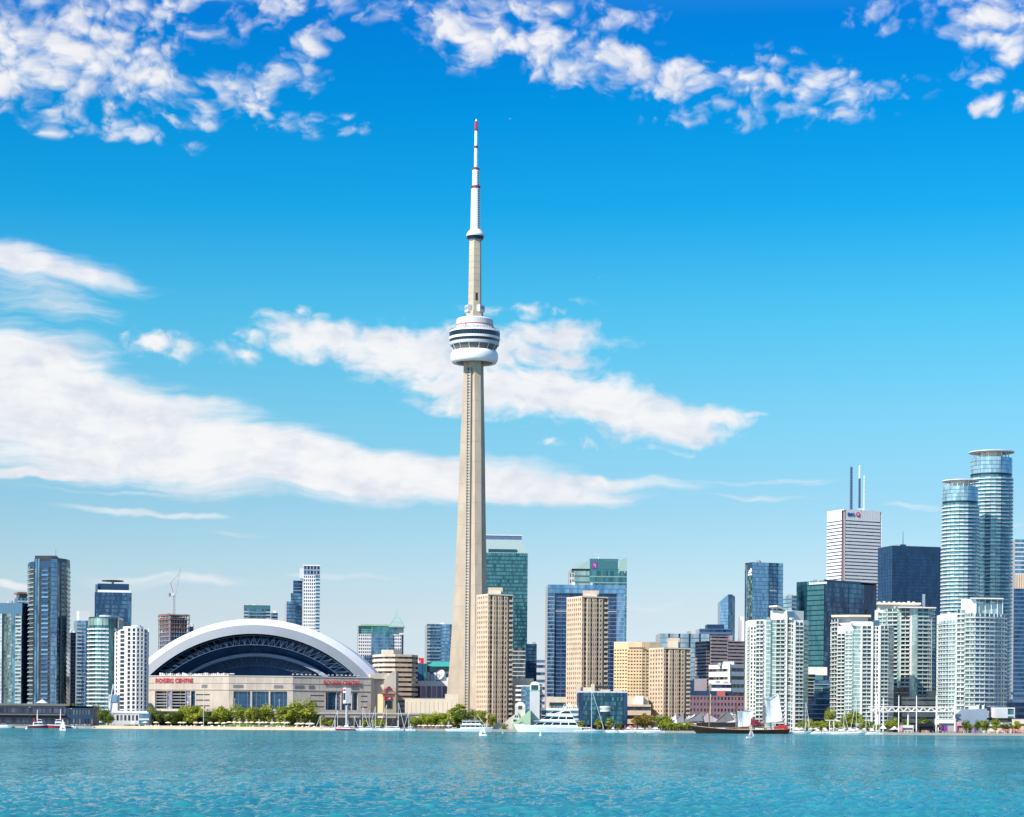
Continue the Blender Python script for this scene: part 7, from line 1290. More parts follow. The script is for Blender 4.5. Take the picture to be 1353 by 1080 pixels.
# --- beach umbrellas
def umbrella():
    t = thing('beach_umbrella', 'pale yellow beach umbrella on the sand in front of the trees', 'umbrella', (0, 0, 0), 'yellow beach umbrellas'); m = MB(); n = 12
    for i in range(n):
        a0, a1 = 2*PI*i/n, 2*PI*(i+1)/n; P_ = lambda r, a, z: (r*math.cos(a), r*math.sin(a), z)
        m.face((P_(2.2, a0, 2.7), P_(2.2, a1, 2.7), P_(1.2, a1, 3.2), P_(1.2, a0, 3.2)), 'yellow'); m.face((P_(1.2, a0, 3.2), P_(1.2, a1, 3.2), (0, 0, 3.5)), 'yellow'); m.face((P_(2.2, a1, 2.7), P_(2.2, a0, 2.7), P_(2.2, a0, 2.4), P_(2.2, a1, 2.4)), 'yellow')
    m.build('canopy', t, True); m = MB(); m.tube((0, 0, -.2), (0, 0, 3.4), .07, .06, 'white', 6); m.build('pole', t, True); return t
u0 = umbrella(); first = True
for px in (177, 192, 206, 222, 238, 243, 259, 266, 278, 287, 296, 303, 310, 317, 326, 333, 341, 347, 352, 360, 367, 374, 380, 393, 400, 407, 412, 395):
    t = u0 if first else copy_tree(u0); first = False; Yu = 1622+rnd.uniform(-8, 6); t.location = (X(px, Yu, 955), Yu, 2.0+(.7 if 300 < px < 390 else .1)); t.rotation_euler = (rnd.uniform(-.08, .08), rnd.uniform(-.08, .08), rnd.random()*3)
def chair():
    t = thing('beach_chair', 'pale slatted beach chair on the sand under the umbrellas', 'chair', (0, 0, 0), 'beach chairs on the sand'); m = MB(); m.box((0, 0, .25), (.7, .7, .08), 'white'); m.build('seat', t, True); m = MB(); m.face(((-.35, .35, .3), (.35, .35, .3), (.35, .75, 1.05), (-.35, .75, 1.05)), 'white'); m.face(((.35, .4, .28), (-.35, .4, .28), (-.35, .8, 1.03), (.35, .8, 1.03)), 'white'); m.build('backrest', t, True)
    for x in (-.3, .3):
        for y in (-.3, .3): m = MB(); m.box((x, y, 0), (.08, .08, .25), 'white'); m.build('leg', t, True)
    return t
c0 = chair()
for i in range(46):
    t = c0 if i == 0 else copy_tree(c0); Yc = 1601+rnd.random()*14; t.location = (X(180+rnd.random()*240, Yc, 958), Yc, 2.0); t.rotation_euler = (0, 0, rnd.uniform(-.6, .6))

# --- boats
def hull(m, Ln, Bm, H, mat, deck='white', dz=.25, draft=.5, stern=.8, flare=.12, n=14, stripe=None):
    """bow towards +x; sheer rises to the bow"""
    st = []
    for i in range(n+1):
        t = i/n; hb = Bm/2*(stern+(1-stern)*min(1, t*3))*(1-max(0, (t-.45)/.55)**2.2)+.02; z = H*(1+dz*t*t); x = Ln*(t-.5); xb = x-Ln*flare*max(0, t-.6)*1.2
        st.append([(xb, 0, -draft), (xb, -hb*.72, 0), (x, -hb, z*.82), (x, -hb, z), (x, hb, z), (x, hb, z*.82), (xb, hb*.72, 0)])
    for a_, c_ in zip(st[:-1], st[1:]):
        for k, kk in ((0, 1), (1, 2), (2, 3), (4, 5), (5, 6), (6, 0)): m.face((a_[k], c_[k], c_[kk], a_[kk]), (stripe if stripe and (k, kk) in ((2, 3), (4, 5)) else mat), .5)
        m.face((a_[3], c_[3], c_[4], a_[4]), deck, .5)
    m.face(list(reversed(st[0])), mat, .5)
def cabin(m, x0, x1, w, z0, z1, mat, rake=.6, wl=None, win='g_dark', wz=(.35, .8), wsp=3.2):
    h = z1-z0; b_ = [(x0, -w/2), (x1, -w/2*.8), (x1, w/2*.8), (x0, w/2)]; tpp = [(x0+h*rake*.3, -w/2*.9), (x1-h*rake, -w/2*.72), (x1-h*rake, w/2*.72), (x0+h*rake*.3, w/2*.9)]
    for i in range(4):
        j = (i+1) % 4; m.face(((*b_[i], z0), (*b_[j], z0), (*tpp[j], z1), (*tpp[i], z1)), mat, .5)
    m.face([(*p, z1) for p in tpp], mat, .5)
    if wl is not None:
        for i in (0, 1, 2):
            j = (i+1) % 4; L_ = lambda u, f: Vector((*b_[i], z0)).lerp(Vector((*b_[j], z0)), u).lerp(Vector((*tpp[i], z1)).lerp(Vector((*tpp[j], z1)), u), f); nn = (Vector(b_[j])-Vector(b_[i])).normalized(); off = Vector((nn.y, -nn.x, .02))*.05
            nw = max(1, int((Vector(b_[j])-Vector(b_[i])).length/wsp))
            for k in range(nw): u0, u1 = (k+.05)/nw, (k+.95)/nw; q_ = MB(); wl.append(q_); q_.face((L_(u0, wz[0])+off, L_(u1, wz[0])+off, L_(u1, wz[1])+off, L_(u0, wz[1])+off), win)
def boat(nm, label, px, Y, heading, group=None):
    return thing(nm, label, 'boat', (X(px, Y, 965), Y, -.1), group, R(heading))
def yacht(px, Y, Ln, label, heading=180, decks=3, group=None, hullm='hull_white', arch=True):
    t = boat('motor_yacht', label, px, Y, heading, group); k = Ln/40; Bm = Ln*.2; H = 2.9*k+.5; m = MB(); hull(m, Ln, Bm, H, hullm, 'white', .45); m.build('hull', t, True)
    m = MB(); [m.box((Ln*(-.28+.11*i), -Bm/2*.985+.02, H*.5), (Ln*.05, .12, H*.16), 'g_dark') for i in range(5)]; m.build('porthole', t, True)
    z = H; x0, x1, w = -Ln*.44, Ln*.24, Bm*.86
    for d in range(decks):
        m = MB(); wl = []; h = 2.9*k+.35; cabin(m, x0, x1, w, z, z+h, 'white_bright', 1.5, wl, 'g_black', (.3, .78), 6.5); m.box(((x0+x1)/2-.03*Ln, 0, z+h), ((x1-x0)*1.0, w*.98, .25), 'white_bright'); cb_ = m.build('cabin', t, True); [q_.build('window', cb_, True) for q_ in wl]; z += h+.25; x0 += Ln*.045; x1 -= Ln*.11; w *= .86
    m = MB(); m.tube((x0+Ln*.1, 0, z), (x0+Ln*.06, 0, z+3.4*k), .25*k+.1, .1, 'white_bright', 6); m.box((x0+Ln*.08, 0, z+1.5*k), (.5, Bm*.4, .3), 'white_bright'); m.lathe((x0+Ln*.05, 0, z), [(.1, .2), (.8*k, .5*k), (.8*k, 1.2*k), (.1, 1.7*k)], 'white_bright', 10); m.build('radar_mast', t, True)
    m = MB(); zr = H*1.25
    for s in (-1, 1):
        pr = None
        for i in range(9): u = .26+.23*i/8; hb = Bm/2*(1-max(0, (u+.5-.45)/.55)**2.2); q = Vector((Ln*u, s*hb*.94, H*(1+.45*(u+.5)**2))); m.tube(q, q+Vector((0, 0, 1)), .05, .05, 'steel', 4); (pr is not None) and m.tube(pr+Vector((0, 0, 1)), q+Vector((0, 0, 1)), .05, .05, 'steel', 4); pr = q
    m.build('railing', t, True); return t
yacht(724, 1584, 50, 'largest white motor yacht, moored before the green-gabled terminal', 180, 3)
def ferry(px, Y, Ln, label, heading):
    t = boat('tour_boat', label, px, Y, heading); Bm = Ln*.22; m = MB(); hull(m, Ln, Bm, 2.4, 'hull_white', 'gray_light', .5, stripe='white'); m.build('hull', t, True); z = 2.4
    for d, (x0, x1) in enumerate(((-.42, .30), (-.38, .16))):
        m = MB(); wl = []; cabin(m, Ln*x0, Ln*x1, Bm*.85-d, z, z+2.6, 'white_bright', .6, wl); m.box((Ln*(x0+x1)/2, 0, z+2.6), (Ln*(x1-x0)*1.06, Bm*.9-d, .22), 'white'); cb_ = m.build('cabin', t, True); [q_.build('window', cb_, True) for q_ in wl]; z += 2.82
    m = MB(); m.tube((0, 0, z), (-1, 0, z+4), .15, .08, 'white', 6); m.tube((Ln*.32, 0, 3), (Ln*.06, 0, 12.5), .22, .12, 'white_bright', 6); m.build('mast', t, True)
    m = MB()
    for i in range(12): x = -Ln*.36+i*Ln*.045; m.tube((x, -Bm*.38, z), (x, -Bm*.38, z+1), .05, .05, 'steel', 4)
    m.tube((-Ln*.36, -Bm*.38, z+1), (Ln*.14, -Bm*.38, z+1), .05, .05, 'steel', 4); m.build('railing', t, True)
ferry(628, 1586, 26, 'white two-deck tour boat with a raised boom left of the largest yacht', 0)
def sailboat(px, Y, Ln, label, heading=180, mast=1.3, furl=True, group=None, nm='sailboat', mcol='white'):
    t = boat(nm, label, px, Y, heading, group); Bm = Ln*.27; m = MB(); hull(m, Ln, Bm, 1.0+Ln*.035, 'hull_white', 'white_warm', .25, stern=.7, flare=.2, stripe='white_bright'); m.build('hull', t, True); H = 1+Ln*.035
    m = MB(); wl = []; cabin(m, -Ln*.2, Ln*.2, Bm*.55, H, H+.9, 'white_bright', 1.2, wl, wz=(.3, .7)); cb_ = m.build('cabin', t, True); [q_.build('window', cb_, True) for q_ in wl]; m = MB(); h = Ln*mast; m.tube((Ln*.06, 0, H), (Ln*.06, 0, h), .16, .1, mcol, 6); m.tube((Ln*.06, -1.0, h*.6), (Ln*.06, 1.0, h*.6), .06, .06, 'steel', 4); m.build('mast', t, True)
    m = MB(); m.tube((Ln*.06, 0, H+1.6), (-Ln*.32, 0, H+1.7), .12, .1, 'steel', 6); m.build('boom', t, True)
    if furl: m = MB(); m.tube((Ln*.04, 0, H+1.85), (-Ln*.30, 0, H+1.9), .28, .18, 'blue_sign' if furl == 'blue' else 'white_warm', 8); m.tube((Ln*.47, 0, H+1), (Ln*.075, 0, h*.97), .13, .1, 'white_bright', 5); m.build('furled_sail', t, True)
    m = MB(); m.tube((-Ln*.48, 0, H), (Ln*.06, 0, h), .035, .035, 'steel', 4); m.build('stay', t, True); return t
sailboat(779, 1560, 22, 'white sailing yacht with bare mast beside the largest yacht', 0, 1.42)
def cruiser(px, Y, Ln, label, heading=180, group=None, fly=True, nm='motorboat', hm='hull_white'):
    t = boat(nm, label, px, Y, heading, group); Bm = Ln*.3; m = MB(); hull(m, Ln, Bm, 1.1+Ln*.03, hm, 'white', .35, flare=.2, stripe='white_bright'); m.build('hull', t, True); H = 1.1+Ln*.03; m = MB(); wl = []; cabin(m, -Ln*.3, Ln*.2, Bm*.75, H, H+1.5, 'white_bright', 1.4, wl, wz=(.4, .85)); cb_ = m.build('cabin', t, True); [q_.build('window', cb_, True) for q_ in wl]
    if fly: m = MB(); cabin(m, -Ln*.2, Ln*.02, Bm*.55, H+1.5, H+2.5, 'white_bright', .8); m.tube((-Ln*.2, 0, H+2.5), (-Ln*.24, 0, H+4.5), .1, .05, 'white', 5); m.box((-Ln*.13, 0, H+3.4), (Ln*.2, Bm*.55, .12), 'canvas'); m.build('flybridge', t, True)
    m = MB(); [m.tube((Ln*(.2+.05*i), -Bm*.3*(1-i*.12), H*1.2), (Ln*(.2+.05*i), -Bm*.3*(1-i*.12), H*1.2+.8), .04, .04, 'steel', 4) for i in range(6)]; m.tube((Ln*.2, -Bm*.3, H*1.2+.8), (Ln*.45, -Bm*.12, H*1.2+.8), .04, .04, 'steel', 4); m.build('railing', t, True); return t
for px, Y, Ln, lb, hd_ in ((808, 1590, 9, 'small white motorboat right of the bare-masted sailing yacht', 180), (828, 1588, 12, 'white motorboat below the red market tent', 180), (848, 1590, 11, 'white motorboat below the yellowing tree', 0), (863, 1586, 17, 'longer white cruiser left of the tall ship bow', 180), (838, 1594, 7, 'tiny white boat between two motorboats near the red tent', 180),
                       (1057, 1584, 17, 'white cruiser moored right behind the tall ship', 0), (1078, 1588, 12, 'white motorboat second from the tall ship', 180), (1093, 1590, 13, 'white motorboat below the small white gantry', 0), (1108, 1588, 13, 'white motorboat right of the gantry', 180), (1129, 1582, 18, 'largest white cruiser of the right marina, with a dark windscreen', 0), (1150, 1590, 12, 'white motorboat at the right end of the marina row', 180)): cruiser(px, Y, Ln, lb, hd_)
for px, Y, Ln, ms, lb, hd_ in ((1063.5, 1596, 9, 2.6, 'sailboat whose tall mast stands right of the tall ship', 0), (1069, 1597, 8, 1.6, 'short-masted sailboat among the right marina boats', 180), (1114, 1596, 9, 1.9, 'sailboat with a mast beside the broad green tree', 0), (1132.5, 1596, 11, 2.3, 'sailboat with the tallest mast of the right marina', 180), (1143, 1597, 10, 1.8, 'sailboat moored left of the tall quay poles', 0), (1159, 1597, 9, 1.2, 'small sailboat between the first two quay poles', 180),
                           (447, 1592, 10, 1.5, 'sailboat left of the pylon sign', 180), (478, 1590, 11, 1.6, 'pale blue-sided sailboat right of the pylon sign', 0), (497, 1593, 10, 1.8, 'sailboat with a bare mast below the gabled entrance house', 180), (512, 1590, 13, 1.5, 'white sailboat under the red gable', 180), (525, 1593, 11, 1.9, 'tallest-masted sailboat of the small left marina', 0), (541, 1594, 9, 1.6, 'sailboat left of the lime tree row', 180), (467, 1596, 8, 1.3, 'small sailboat directly below the pylon sign', 0), (424, 1596, 8, 1.3, 'small sailboat by the right end of the beach', 180)): sailboat(px, Y, Ln, lb, hd_, ms, furl=True)
for px, Y, Ln, lb, hd_ in ((455, 1588, 15, 'reddish work boat with a small wheelhouse below the pylon', 180), ): cruiser(px, Y, Ln, lb, hd_, hm='hull_red', nm='work_boat')
for px, Y, Ln, lb in ((521, 1586, 14, 'low white motorboat below the red gable'), (485, 1586, 12, 'low white motorboat in the small left marina'), (598, 1592, 11, 'small motorboat left of the two-deck tour boat'), (436, 1594, 8, 'small open boat near the end of the beach')): cruiser(px, Y, Ln, lb, 180, fly=False)
def fireboat(px, Y, Ln, label, heading, s=1.0):
    t = boat('tug_boat', label, px, Y, heading, None); Bm = Ln*.3; m = MB(); hull(m, Ln, Bm, 2.0, 'hull_red', 'gray_light', .5, stripe='white'); m.build('hull', t, True); m = MB(); wl = []; cabin(m, -Ln*.25, Ln*.2, Bm*.7, 2.0, 4.4, 'white_bright', .3, wl); cb_ = m.build('cabin', t, True); [q_.build('window', cb_, True) for q_ in wl]; m = MB(); wl = []; cabin(m, -Ln*.08, Ln*.16, Bm*.5, 4.4, 6.6, 'white_bright', .2, wl); cb_ = m.build('wheelhouse', t, True); [q_.build('window', cb_, True) for q_ in wl]
    m = MB(); m.tube((-1, 0, 6.6), (-1, 0, 13*s), .4, .15, 'white_bright', 6); [m.tube((-1, -1.2, z), (-1, 1.2, z), .12, .12, 'white' if k % 2 else 'red', 5) for k, z in enumerate((8, 9.5*s, 11*s))]; m.build('mast', t, True); m = MB(); m.tube((-Ln*.18, 0, 4.4), (-Ln*.2, 0, 7.2), .7, .6, 'red', 8); m.build('funnel', t, True)
fireboat(51, 1588, 16, 'white-topped red tug, left of the two at the dark pier', 20, 1.05); fireboat(78, 1588, 17, 'red tug with a red-banded mast, right of the two at the dark pier', 200, 1.1)
cruiser(7, 1592, 12, 'small pale boat at the left edge of the photo', 0, nm='motorboat', fly=False); cruiser(63, 1594, 8, 'small orange work boat between the red tugs', 180, nm='work_boat', hm='orange_rust', fly=False); cruiser(93, 1593, 9, 'little white boat right of the red tugs', 180, fly=False)
def dinghy(px, Y, label, h, Ln, heading, red=False):
    t = boat('sailing_dinghy', label, px, Y, heading); m = MB(); hull(m, Ln, Ln*.33, .75, 'hull_white', 'white_warm', .2, .2); m.build('hull', t, True); m = MB(); m.tube((Ln*.12, 0, .6), (Ln*.12, 0, h), .07, .05, 'steel', 5); m.tube((Ln*.12, 0, 1.1), (-Ln*.35, -.3, 1.15), .05, .05, 'steel', 5); m.build('mast', t, True); m = MB(); n = 8
    for i in range(n):
        f0, f1 = i/n, (i+1)/n; P_ = lambda f, u: (Ln*.10-u*Ln*.44*(1-f)**.8, -.35*u*(1-f)-.15*math.sin(PI*u)*(1-f), 1.2+(h-1.3)*f)
        for u in range(3): m.face((P_(f0, u/3), P_(f0, (u+1)/3), P_(f1, (u+1)/3), P_(f1, u/3)), 'canvas')
    m.build('mainsail', t, True); m = MB(); m.face(((Ln*.47, 0, .9), (Ln*.15, -.15, 1.0), (Ln*.125, 0, h*.8)), 'canvas'); m.build('jib', t, True)
    p_ = thing('person', 'person in a %s jacket sitting in the %s' % (('red', 'white dinghy before the tall ship') if red else ('dark', 'white dinghy off the ' + ('tour boat' if px > 400 else 'red tugs'))), 'person', (t.location.x, t.location.y-.3, .75)); o = Vector(p_.location); m = MB(); m.lathe(o, [(.01, 0), (.28, .02), (.26, .3), (.22, .55), (.09, .62), (.08, .7)], 'red' if red else 'dark_blue', 8); m.tube(o+Vector((-.2, 0, .52)), o+Vector((-.4, -.25, .2)), .07, .05, 'red' if red else 'dark_blue', 5); m.tube(o+Vector((.2, 0, .52)), o+Vector((.4, -.25, .2)), .07, .05, 'red' if red else 'dark_blue', 5); m.lathe(o, [(.05, .66), (.11, .74), (.12, .84), (.08, .94), (.01, .98)], 'skin', 8); m.build('body', p_)
dinghy(83, 1120, 'white dinghy under sail off the red tugs', 6.2, 4.2, 160); dinghy(638, 900, 'white dinghy under sail off the two-deck tour boat', 4.6, 3.4, 170); dinghy(992, 860, 'white dinghy with a red-jacketed sailor before the tall ship', 4.4, 3.6, 20, True)
dinghy2 = None
def buoy(px, py, label, mat):
    v = unroll(px, py)[1]; Y = -EYE*FPX/v; t = thing('buoy', label, 'buoy', (X(px, Y, py), Y, 0)); o = Vector(t.location); m = MB(); m.lathe(o, [(.1, -.3), (.6, -.1), (.65, .25), (.35, .6)], mat, 12); m.build('float', t); m = MB(); m.lathe(o, [(.28, .6), (.22, 1.5), (.3, 1.55), (.05, 1.9)], mat, 10); m.build('top', t)
buoy(35, 963.5, 'tiny white buoy off the left pier', 'white_bright'); buoy(664.5, 969.5, 'small green buoy beside the tour boat', 'copper_green'); buoy(714, 972.5, 'small white buoy off the largest yacht', 'white_bright')
# --- tall ship
def tallship():
    Y = 1572; t = boat('tall_ship', 'black-hulled three-masted tall ship with two sails set', 978, Y, 180); Ln = 72; xs = lambda px: -(X(px, Y, 960)-t.location.x); zz = lambda py, px: ztop(py, px, Y)+.1
    m = MB(); st = []; n = 18; Bm = 9
    for i in range(n+1):
        u = i/n; x = Ln*(u-.5); hb = Bm/2*(.55+.45*min(1, u*3))*(1-max(0, (u-.5)/.5)**2.4)+.05; z = 3.0+3.0*max(0, u-.45)**2*5.2*.62+1.6*max(0, .25-u)*4*.5; xb = x-max(0, u-.7)*14+max(0, .12-u)*12; st.append([(xb, 0, -.6), (xb, -hb*.8, 0), (x, -hb, z*.75), (x, -hb, z), (x, hb, z), (x, hb, z*.75), (xb, hb*.8, 0)])
    for a_, c_ in zip(st[:-1], st[1:]):
        for k, kk in ((0, 1), (1, 2), (2, 3), (4, 5), (5, 6), (6, 0)): m.face((a_[k], c_[k], c_[kk], a_[kk]), 'hull_black', .5)
        m.face([Vector(q)-Vector((0, 0, .9)) for q in (a_[3], c_[3], c_[4], a_[4])], 'wood', .5)
    m.face(list(reversed(st[0])), 'hull_black', .5); m.build('hull', t, True)
    m = MB()
    for i in range(n):
        for s in (3, 4): m.tube(Vector(st[i][s])+Vector((0, 0, .1)), Vector(st[i+1][s])+Vector((0, 0, .1)), .16, .16, 'tan_gold', 5)
    m.build('gunwale', t, True)
    for px, pt in ((937, 903), (972.5, 918), (1009.5, 921)):
        m = MB(); x = xs(px); m.tube((x, 0, 2), (x, 0, zz(pt, px)), .42, .22, 'wood', 8); m.tube((x, 0, zz(pt, px)*.55), (x-.5, 0, zz(pt, px)*.55), .6, .5, 'dark', 8); m.build('mast', t, True)
    m = MB(); x = xs(938.5); m.tube((x, 0.4, 14), (x, .4, zz(903, 938)-8), .55, .4, 'tan', 8); m.build('topmast', t, True)
    # gaffs, booms
    m = MB(); m.tube((xs(973), 0, zz(937, 973)), (xs(996), 0, zz(937, 996)), .2, .2, 'wood', 6); m.tube((xs(973), 0, zz(961, 973)), (xs(994), 0, zz(960, 994)), .2, .2, 'wood', 6); m.tube((xs(1010), 0, zz(925, 1010)), (xs(1028), 0, zz(915, 1028)), .22, .16, 'wood', 6); m.tube((xs(1010), 0, zz(956, 1010)), (xs(1036), 0, zz(953, 1036)), .22, .2, 'wood', 6); m.build('spar', t, True)
    def sail(c4, name='sail'):
        m = MB(); n = 8; a_, b_, c_, d_ = [Vector(q) for q in c4]
        for i in range(n):
            for j in range(n):
                def P_(u, v): q = a_.lerp(b_, u).lerp(d_.lerp(c_, u), v); return q+Vector((0, -1.6*math.sin(PI*u)*math.sin(PI*v*.9)-.25*math.sin(u*14+v*3), 0))
                m.face((P_(i/n, j/n), P_((i+1)/n, j/n), P_((i+1)/n, (j+1)/n), P_(i/n, (j+1)/n)), 'canvas', .5)
        m.build(name, t, True, smooth=True)
    sail(((xs(973.5), -.3, zz(961, 973)), (xs(992), -2, zz(960, 992)), (xs(995), -1, zz(937.5, 995)), (xs(973.5), -.3, zz(940, 973)))); sail(((xs(1010.5), -.3, zz(956, 1010)), (xs(1035), -2, zz(953, 1035)), (xs(1028), -.6, zz(916, 1028)), (xs(1010.5), -.3, zz(926, 1010))))
    m = MB(); m.tube((xs(997), 0, zz(952, 997)), (xs(1009), 0, zz(959, 1009)), .8, .9, 'maroon', 8); m.face(((xs(992), -1, zz(949, 992)), (xs(1009), -1, zz(958, 1009)), (xs(992), -1, zz(959, 992))), 'maroon'); m.build('furled_sail', t, True)
    m = MB(); m.tube((Ln*.44, 0, 6.3), (Ln*.5+5, 0, 8.2), .3, .15, 'wood', 6); m.build('bowsprit', t, True)
    m = MB(); W_st = [((Ln*.5+5, 0, 8.1), (xs(937), 0, zz(906, 937))), ((Ln*.5+1, 0, 6.8), (xs(937), 0, zz(925, 937))), ((xs(937), 0, zz(905, 937)), (xs(972.5), 0, zz(919, 972))), ((xs(972.5), 0, zz(919, 972)), (xs(1009.5), 0, zz(922, 1009))), ((xs(1009.5), 0, zz(922, 1009)), (-Ln*.5, 0, 5)), ((xs(937), 0, zz(912, 937)), (xs(965), 0, 4)), ((xs(1028), 0, zz(916, 1028)), (-Ln*.45, -1, 5))]
    for px, pt in ((937, 905), (972.5, 920), (1009.5, 923)):
        for s in (-1, 1):
            for k in (-2.2, -.8, .8, 2.2): W_st.append(((xs(px), 0, zz(pt, px)*.85), (xs(px)+k*1.6, s*4.2, 3.2)))
    for a_, c_ in W_st: m.tube(a_, c_, .06, .06, 'dark', 4, caps=False)
    m.build('rigging', t, True)
    m = MB(); m.box((-Ln*.41, 0, 3.2), (9, 6, 2.4), 'red'); m.box((-Ln*.43, 0, 5.6), (6, 5, 1.2), 'red'); m.build('deckhouse', t, True); m = MB(); m.box((-2, 0, 2.6), (9, 4, 1.8), 'wood'); [m.box((u_, rnd.uniform(-2.5, 0), 2.4), (rnd.uniform(.8, 2.6), 1.5, rnd.uniform(.8, 2.2)), rnd.choice(['white', 'tan', 'red', 'wood', 'dark', 'gray_light'])) for u_ in range(-24, 26, 3)]; m.box((14, 0, 2.6), (6, 4, 1.6), 'white_warm'); m.box((-14, 0, 2.6), (6, 4, 1.7), 'white_warm'); m.build('deckhouse', t, True)
    m = MB()
    for i in range(30): x = Ln*(-.36+.68*i/30); m.tube((x, -3.9, 3.2), (x, -3.9, 4.5), .06, .06, 'white', 4)
    m.tube((-Ln*.36, -3.9, 4.5), (Ln*.30, -3.9, 4.5), .07, .07, 'white', 4); m.build('railing', t, True); return t
ship = tallship()

# --- people: a few dozen one can count at the edge of the quay, each one body
def person_mesh(seed):
    r = random.Random(seed); m = MB(); top = r.choice(['white', 'red', 'blue_sign', 'pink', 'dark', 'yellow', 'gray_light', 'orange']); leg = r.choice(['dark', 'dark_blue', 'tan', 'gray_mauve'])
    for s in (-1, 1): m.tube((.1*s, r.uniform(-.1, .1), 0), (.09*s, 0, .85), .06, .09, leg, 6); m.tube((.21*s, 0, 1.4), (.28*s, -.05, .85), .055, .04, 'skin', 5)
    m.lathe((0, 0, 0), [(.15, .8), (.17, .95), (.15, 1.1), (.2, 1.35), (.17, 1.46), (.06, 1.5), (.06, 1.56)], top, 8); m.lathe((0, 0, 0), [(.05, 1.52), (.1, 1.6), (.11, 1.7), (.07, 1.78), (.01, 1.8)], 'skin', 8, .5, ['skin', 'skin', 'wood', 'wood']); o = m.build('person', None, True); me = o.data; bpy.data.objects.remove(o); return me, top
PM = [person_mesh(i) for i in range(14)]; CN = {'white': 'white', 'red': 'red', 'blue_sign': 'blue', 'pink': 'pink', 'dark': 'dark', 'yellow': 'yellow', 'gray_light': 'grey', 'orange': 'orange'}
zones = [(100, 125, 14, 'at the end of the left pier'), (415, 545, 60, 'on the promenade by the small marina'), (545, 600, 40, 'under the lime trees on the quay'), (660, 680, 8, 'beside the largest yacht'), (800, 905, 24, 'on the quay left of the tall ship'), (1045, 1160, 40, 'on the quay of the right marina'), (1190, 1350, 84, 'among the stalls of the right quay'), (200, 410, 22, 'on the sand')]
for a, c, n, wh in zones:
    for i in range(n):
        me, top = rnd.choice(PM); o = bpy.data.objects.new('person', me); COL.objects.link(o); Yp = rnd.uniform(1600.5, 1609) if wh != 'on the sand' else rnd.uniform(1599, 1615); o.location = (X(rnd.uniform(a, c), Yp, 958), Yp, 1.9 if wh == 'on the sand' else 1.62); o.rotation_euler = (0, 0, rnd.random()*6.3); tag(o, 'person in a %s top standing %s' % (CN[top], wh), 'person', 'people '+wh)
# small gantry in the right marina
t = thing('boat_gantry', 'small white gantry hoist above the right marina boats', 'gantry', (X(1099, 1604, 955), 1604, 1.6)); o = Vector(t.location); m = MB(); [m.tube(o+Vector((x, 0, 0)), o+Vector((x, 0, 8.6)), .35, .35, 'white', 6) for x in (-1.6, 1.6)]; m.build('leg', t); m = MB(); m.box(o+Vector((0, 0, 8.6)), (17*.57, 1.2, .5), 'white'); m.build('beam', t)
# gulls high over the lake
for px, py, Yg in ((674.5, 157.5, 900), (793, 367, 1100)):
    c_ = W(px, py, Yg); t = thing('bird', 'tiny white gull in the sky %s' % ('right of the antenna tip' if py < 200 else 'right of the tower neck'), 'bird', c_, None, rnd.uniform(-.6, .6)); m = MB()
    m.tube((0, -.28, 0), (0, .1, 0), .05, .09, 'white_bright', 8); m.tube((0, .1, 0), (0, .3, .03), .09, .05, 'white_bright', 8); m.tube((0, -.45, 0), (0, -.28, 0), .1, .05, 'white_bright', 6)
    for s_ in (-1, 1):
        a_ = [(s_*.05, .12, .02), (s_*.05, -.1, .02), (s_*.45, -.06, .2), (s_*.45, .14, .22), (s_*.85, -.2, .12), (s_*.8, -.06, .15)]
        for k in ((0, 1, 2, 3), (3, 2, 4, 5)): m.face([a_[j] for j in k], 'white_bright'); m.face([(a_[j][0], a_[j][1], a_[j][2]-.03) for j in reversed(k)], 'gray_light')
    m.build('body', t, True)
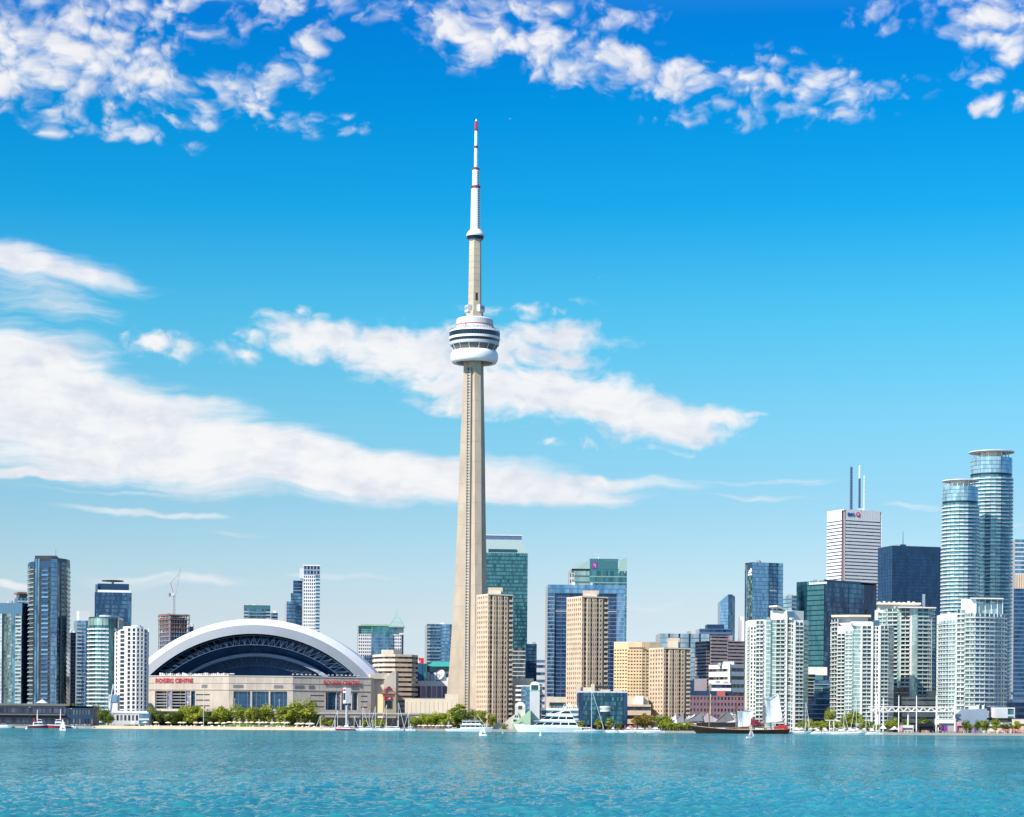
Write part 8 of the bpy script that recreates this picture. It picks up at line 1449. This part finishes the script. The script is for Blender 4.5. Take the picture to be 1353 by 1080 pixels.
# parasols and planters along the quays
def parasol(px, Y, mat, lb, grp):
    t = thing('cafe_parasol', lb, 'umbrella', (X(px, Y, 958), Y, 1.62), grp); o = Vector(t.location); m = MB(); n = 8
    for i in range(n):
        a0, a1 = 2*PI*i/n, 2*PI*(i+1)/n; m.face((o+Vector((1.7*math.cos(a0), 1.7*math.sin(a0), 2.4)), o+Vector((1.7*math.cos(a1), 1.7*math.sin(a1), 2.4)), o+Vector((0, 0, 3.2))), mat); m.face((o+Vector((1.7*math.cos(a1), 1.7*math.sin(a1), 2.4)), o+Vector((1.7*math.cos(a0), 1.7*math.sin(a0), 2.4)), o+Vector((1.7*math.cos(a0), 1.7*math.sin(a0), 2.1)), o+Vector((1.7*math.cos(a1), 1.7*math.sin(a1), 2.1))), mat)
    m.build('canopy', t); m = MB(); m.tube(o, o+Vector((0, 0, 3.2)), .06, .05, 'steel', 5); m.build('pole', t)
for i in range(16): parasol(1322+i*2.3+rnd.random(), 1603+rnd.random()*5, 'red_steel' if i % 3 else 'pink', 'red cafe parasol at the right end of the quay' if i % 3 else 'pink cafe parasol at the right end of the quay', ('red' if i % 3 else 'pink')+' cafe parasols on the right quay')
for i in range(12): parasol(1050+i*9+rnd.random()*4, 1608+rnd.random()*4, 'white', 'white parasol on the quay behind the right marina boats', 'white parasols behind the right marina')
for i in range(10): parasol(553+i*4.6+rnd.random()*2, 1604+rnd.random()*4, 'beige', 'beige parasol under the lime tree row', 'beige parasols under the lime trees')
def wall_piece(name, label, px0, px1, Y, z0, h, mat, n):
    b = Bld(name, label, 'railing', (X((px0+px1)/2, Y, 958), Y)); xa, xb = X(px0, Y, 958), X(px1, Y, 958); q = b.mb('rail')
    for zz_ in (h, h*.55): q.tube((xa, Y, z0+zz_), (xb, Y, z0+zz_), .06, .06, mat, 4)
    for i in range(n): q = b.li('post'); x = xa+(xb-xa)*i/(n-1); q.tube((x, Y, z0), (x, Y, z0+h), .07, .07, mat, 4)
    b.done()
wall_piece('quay_railing', 'dark steel railing along the right quay edge', 1165, 1400, 1598.2, 1.6, 1.2, 'dark', 60); wall_piece('quay_railing', 'grey railing along the small marina promenade', 440, 600, 1598.2, 1.5, 1.2, 'gray_mauve', 44); wall_piece('quay_railing', 'pale railing on the edge of the far left pier', -10, 118, 1594, 1.4, 1.2, 'gray_light', 40)
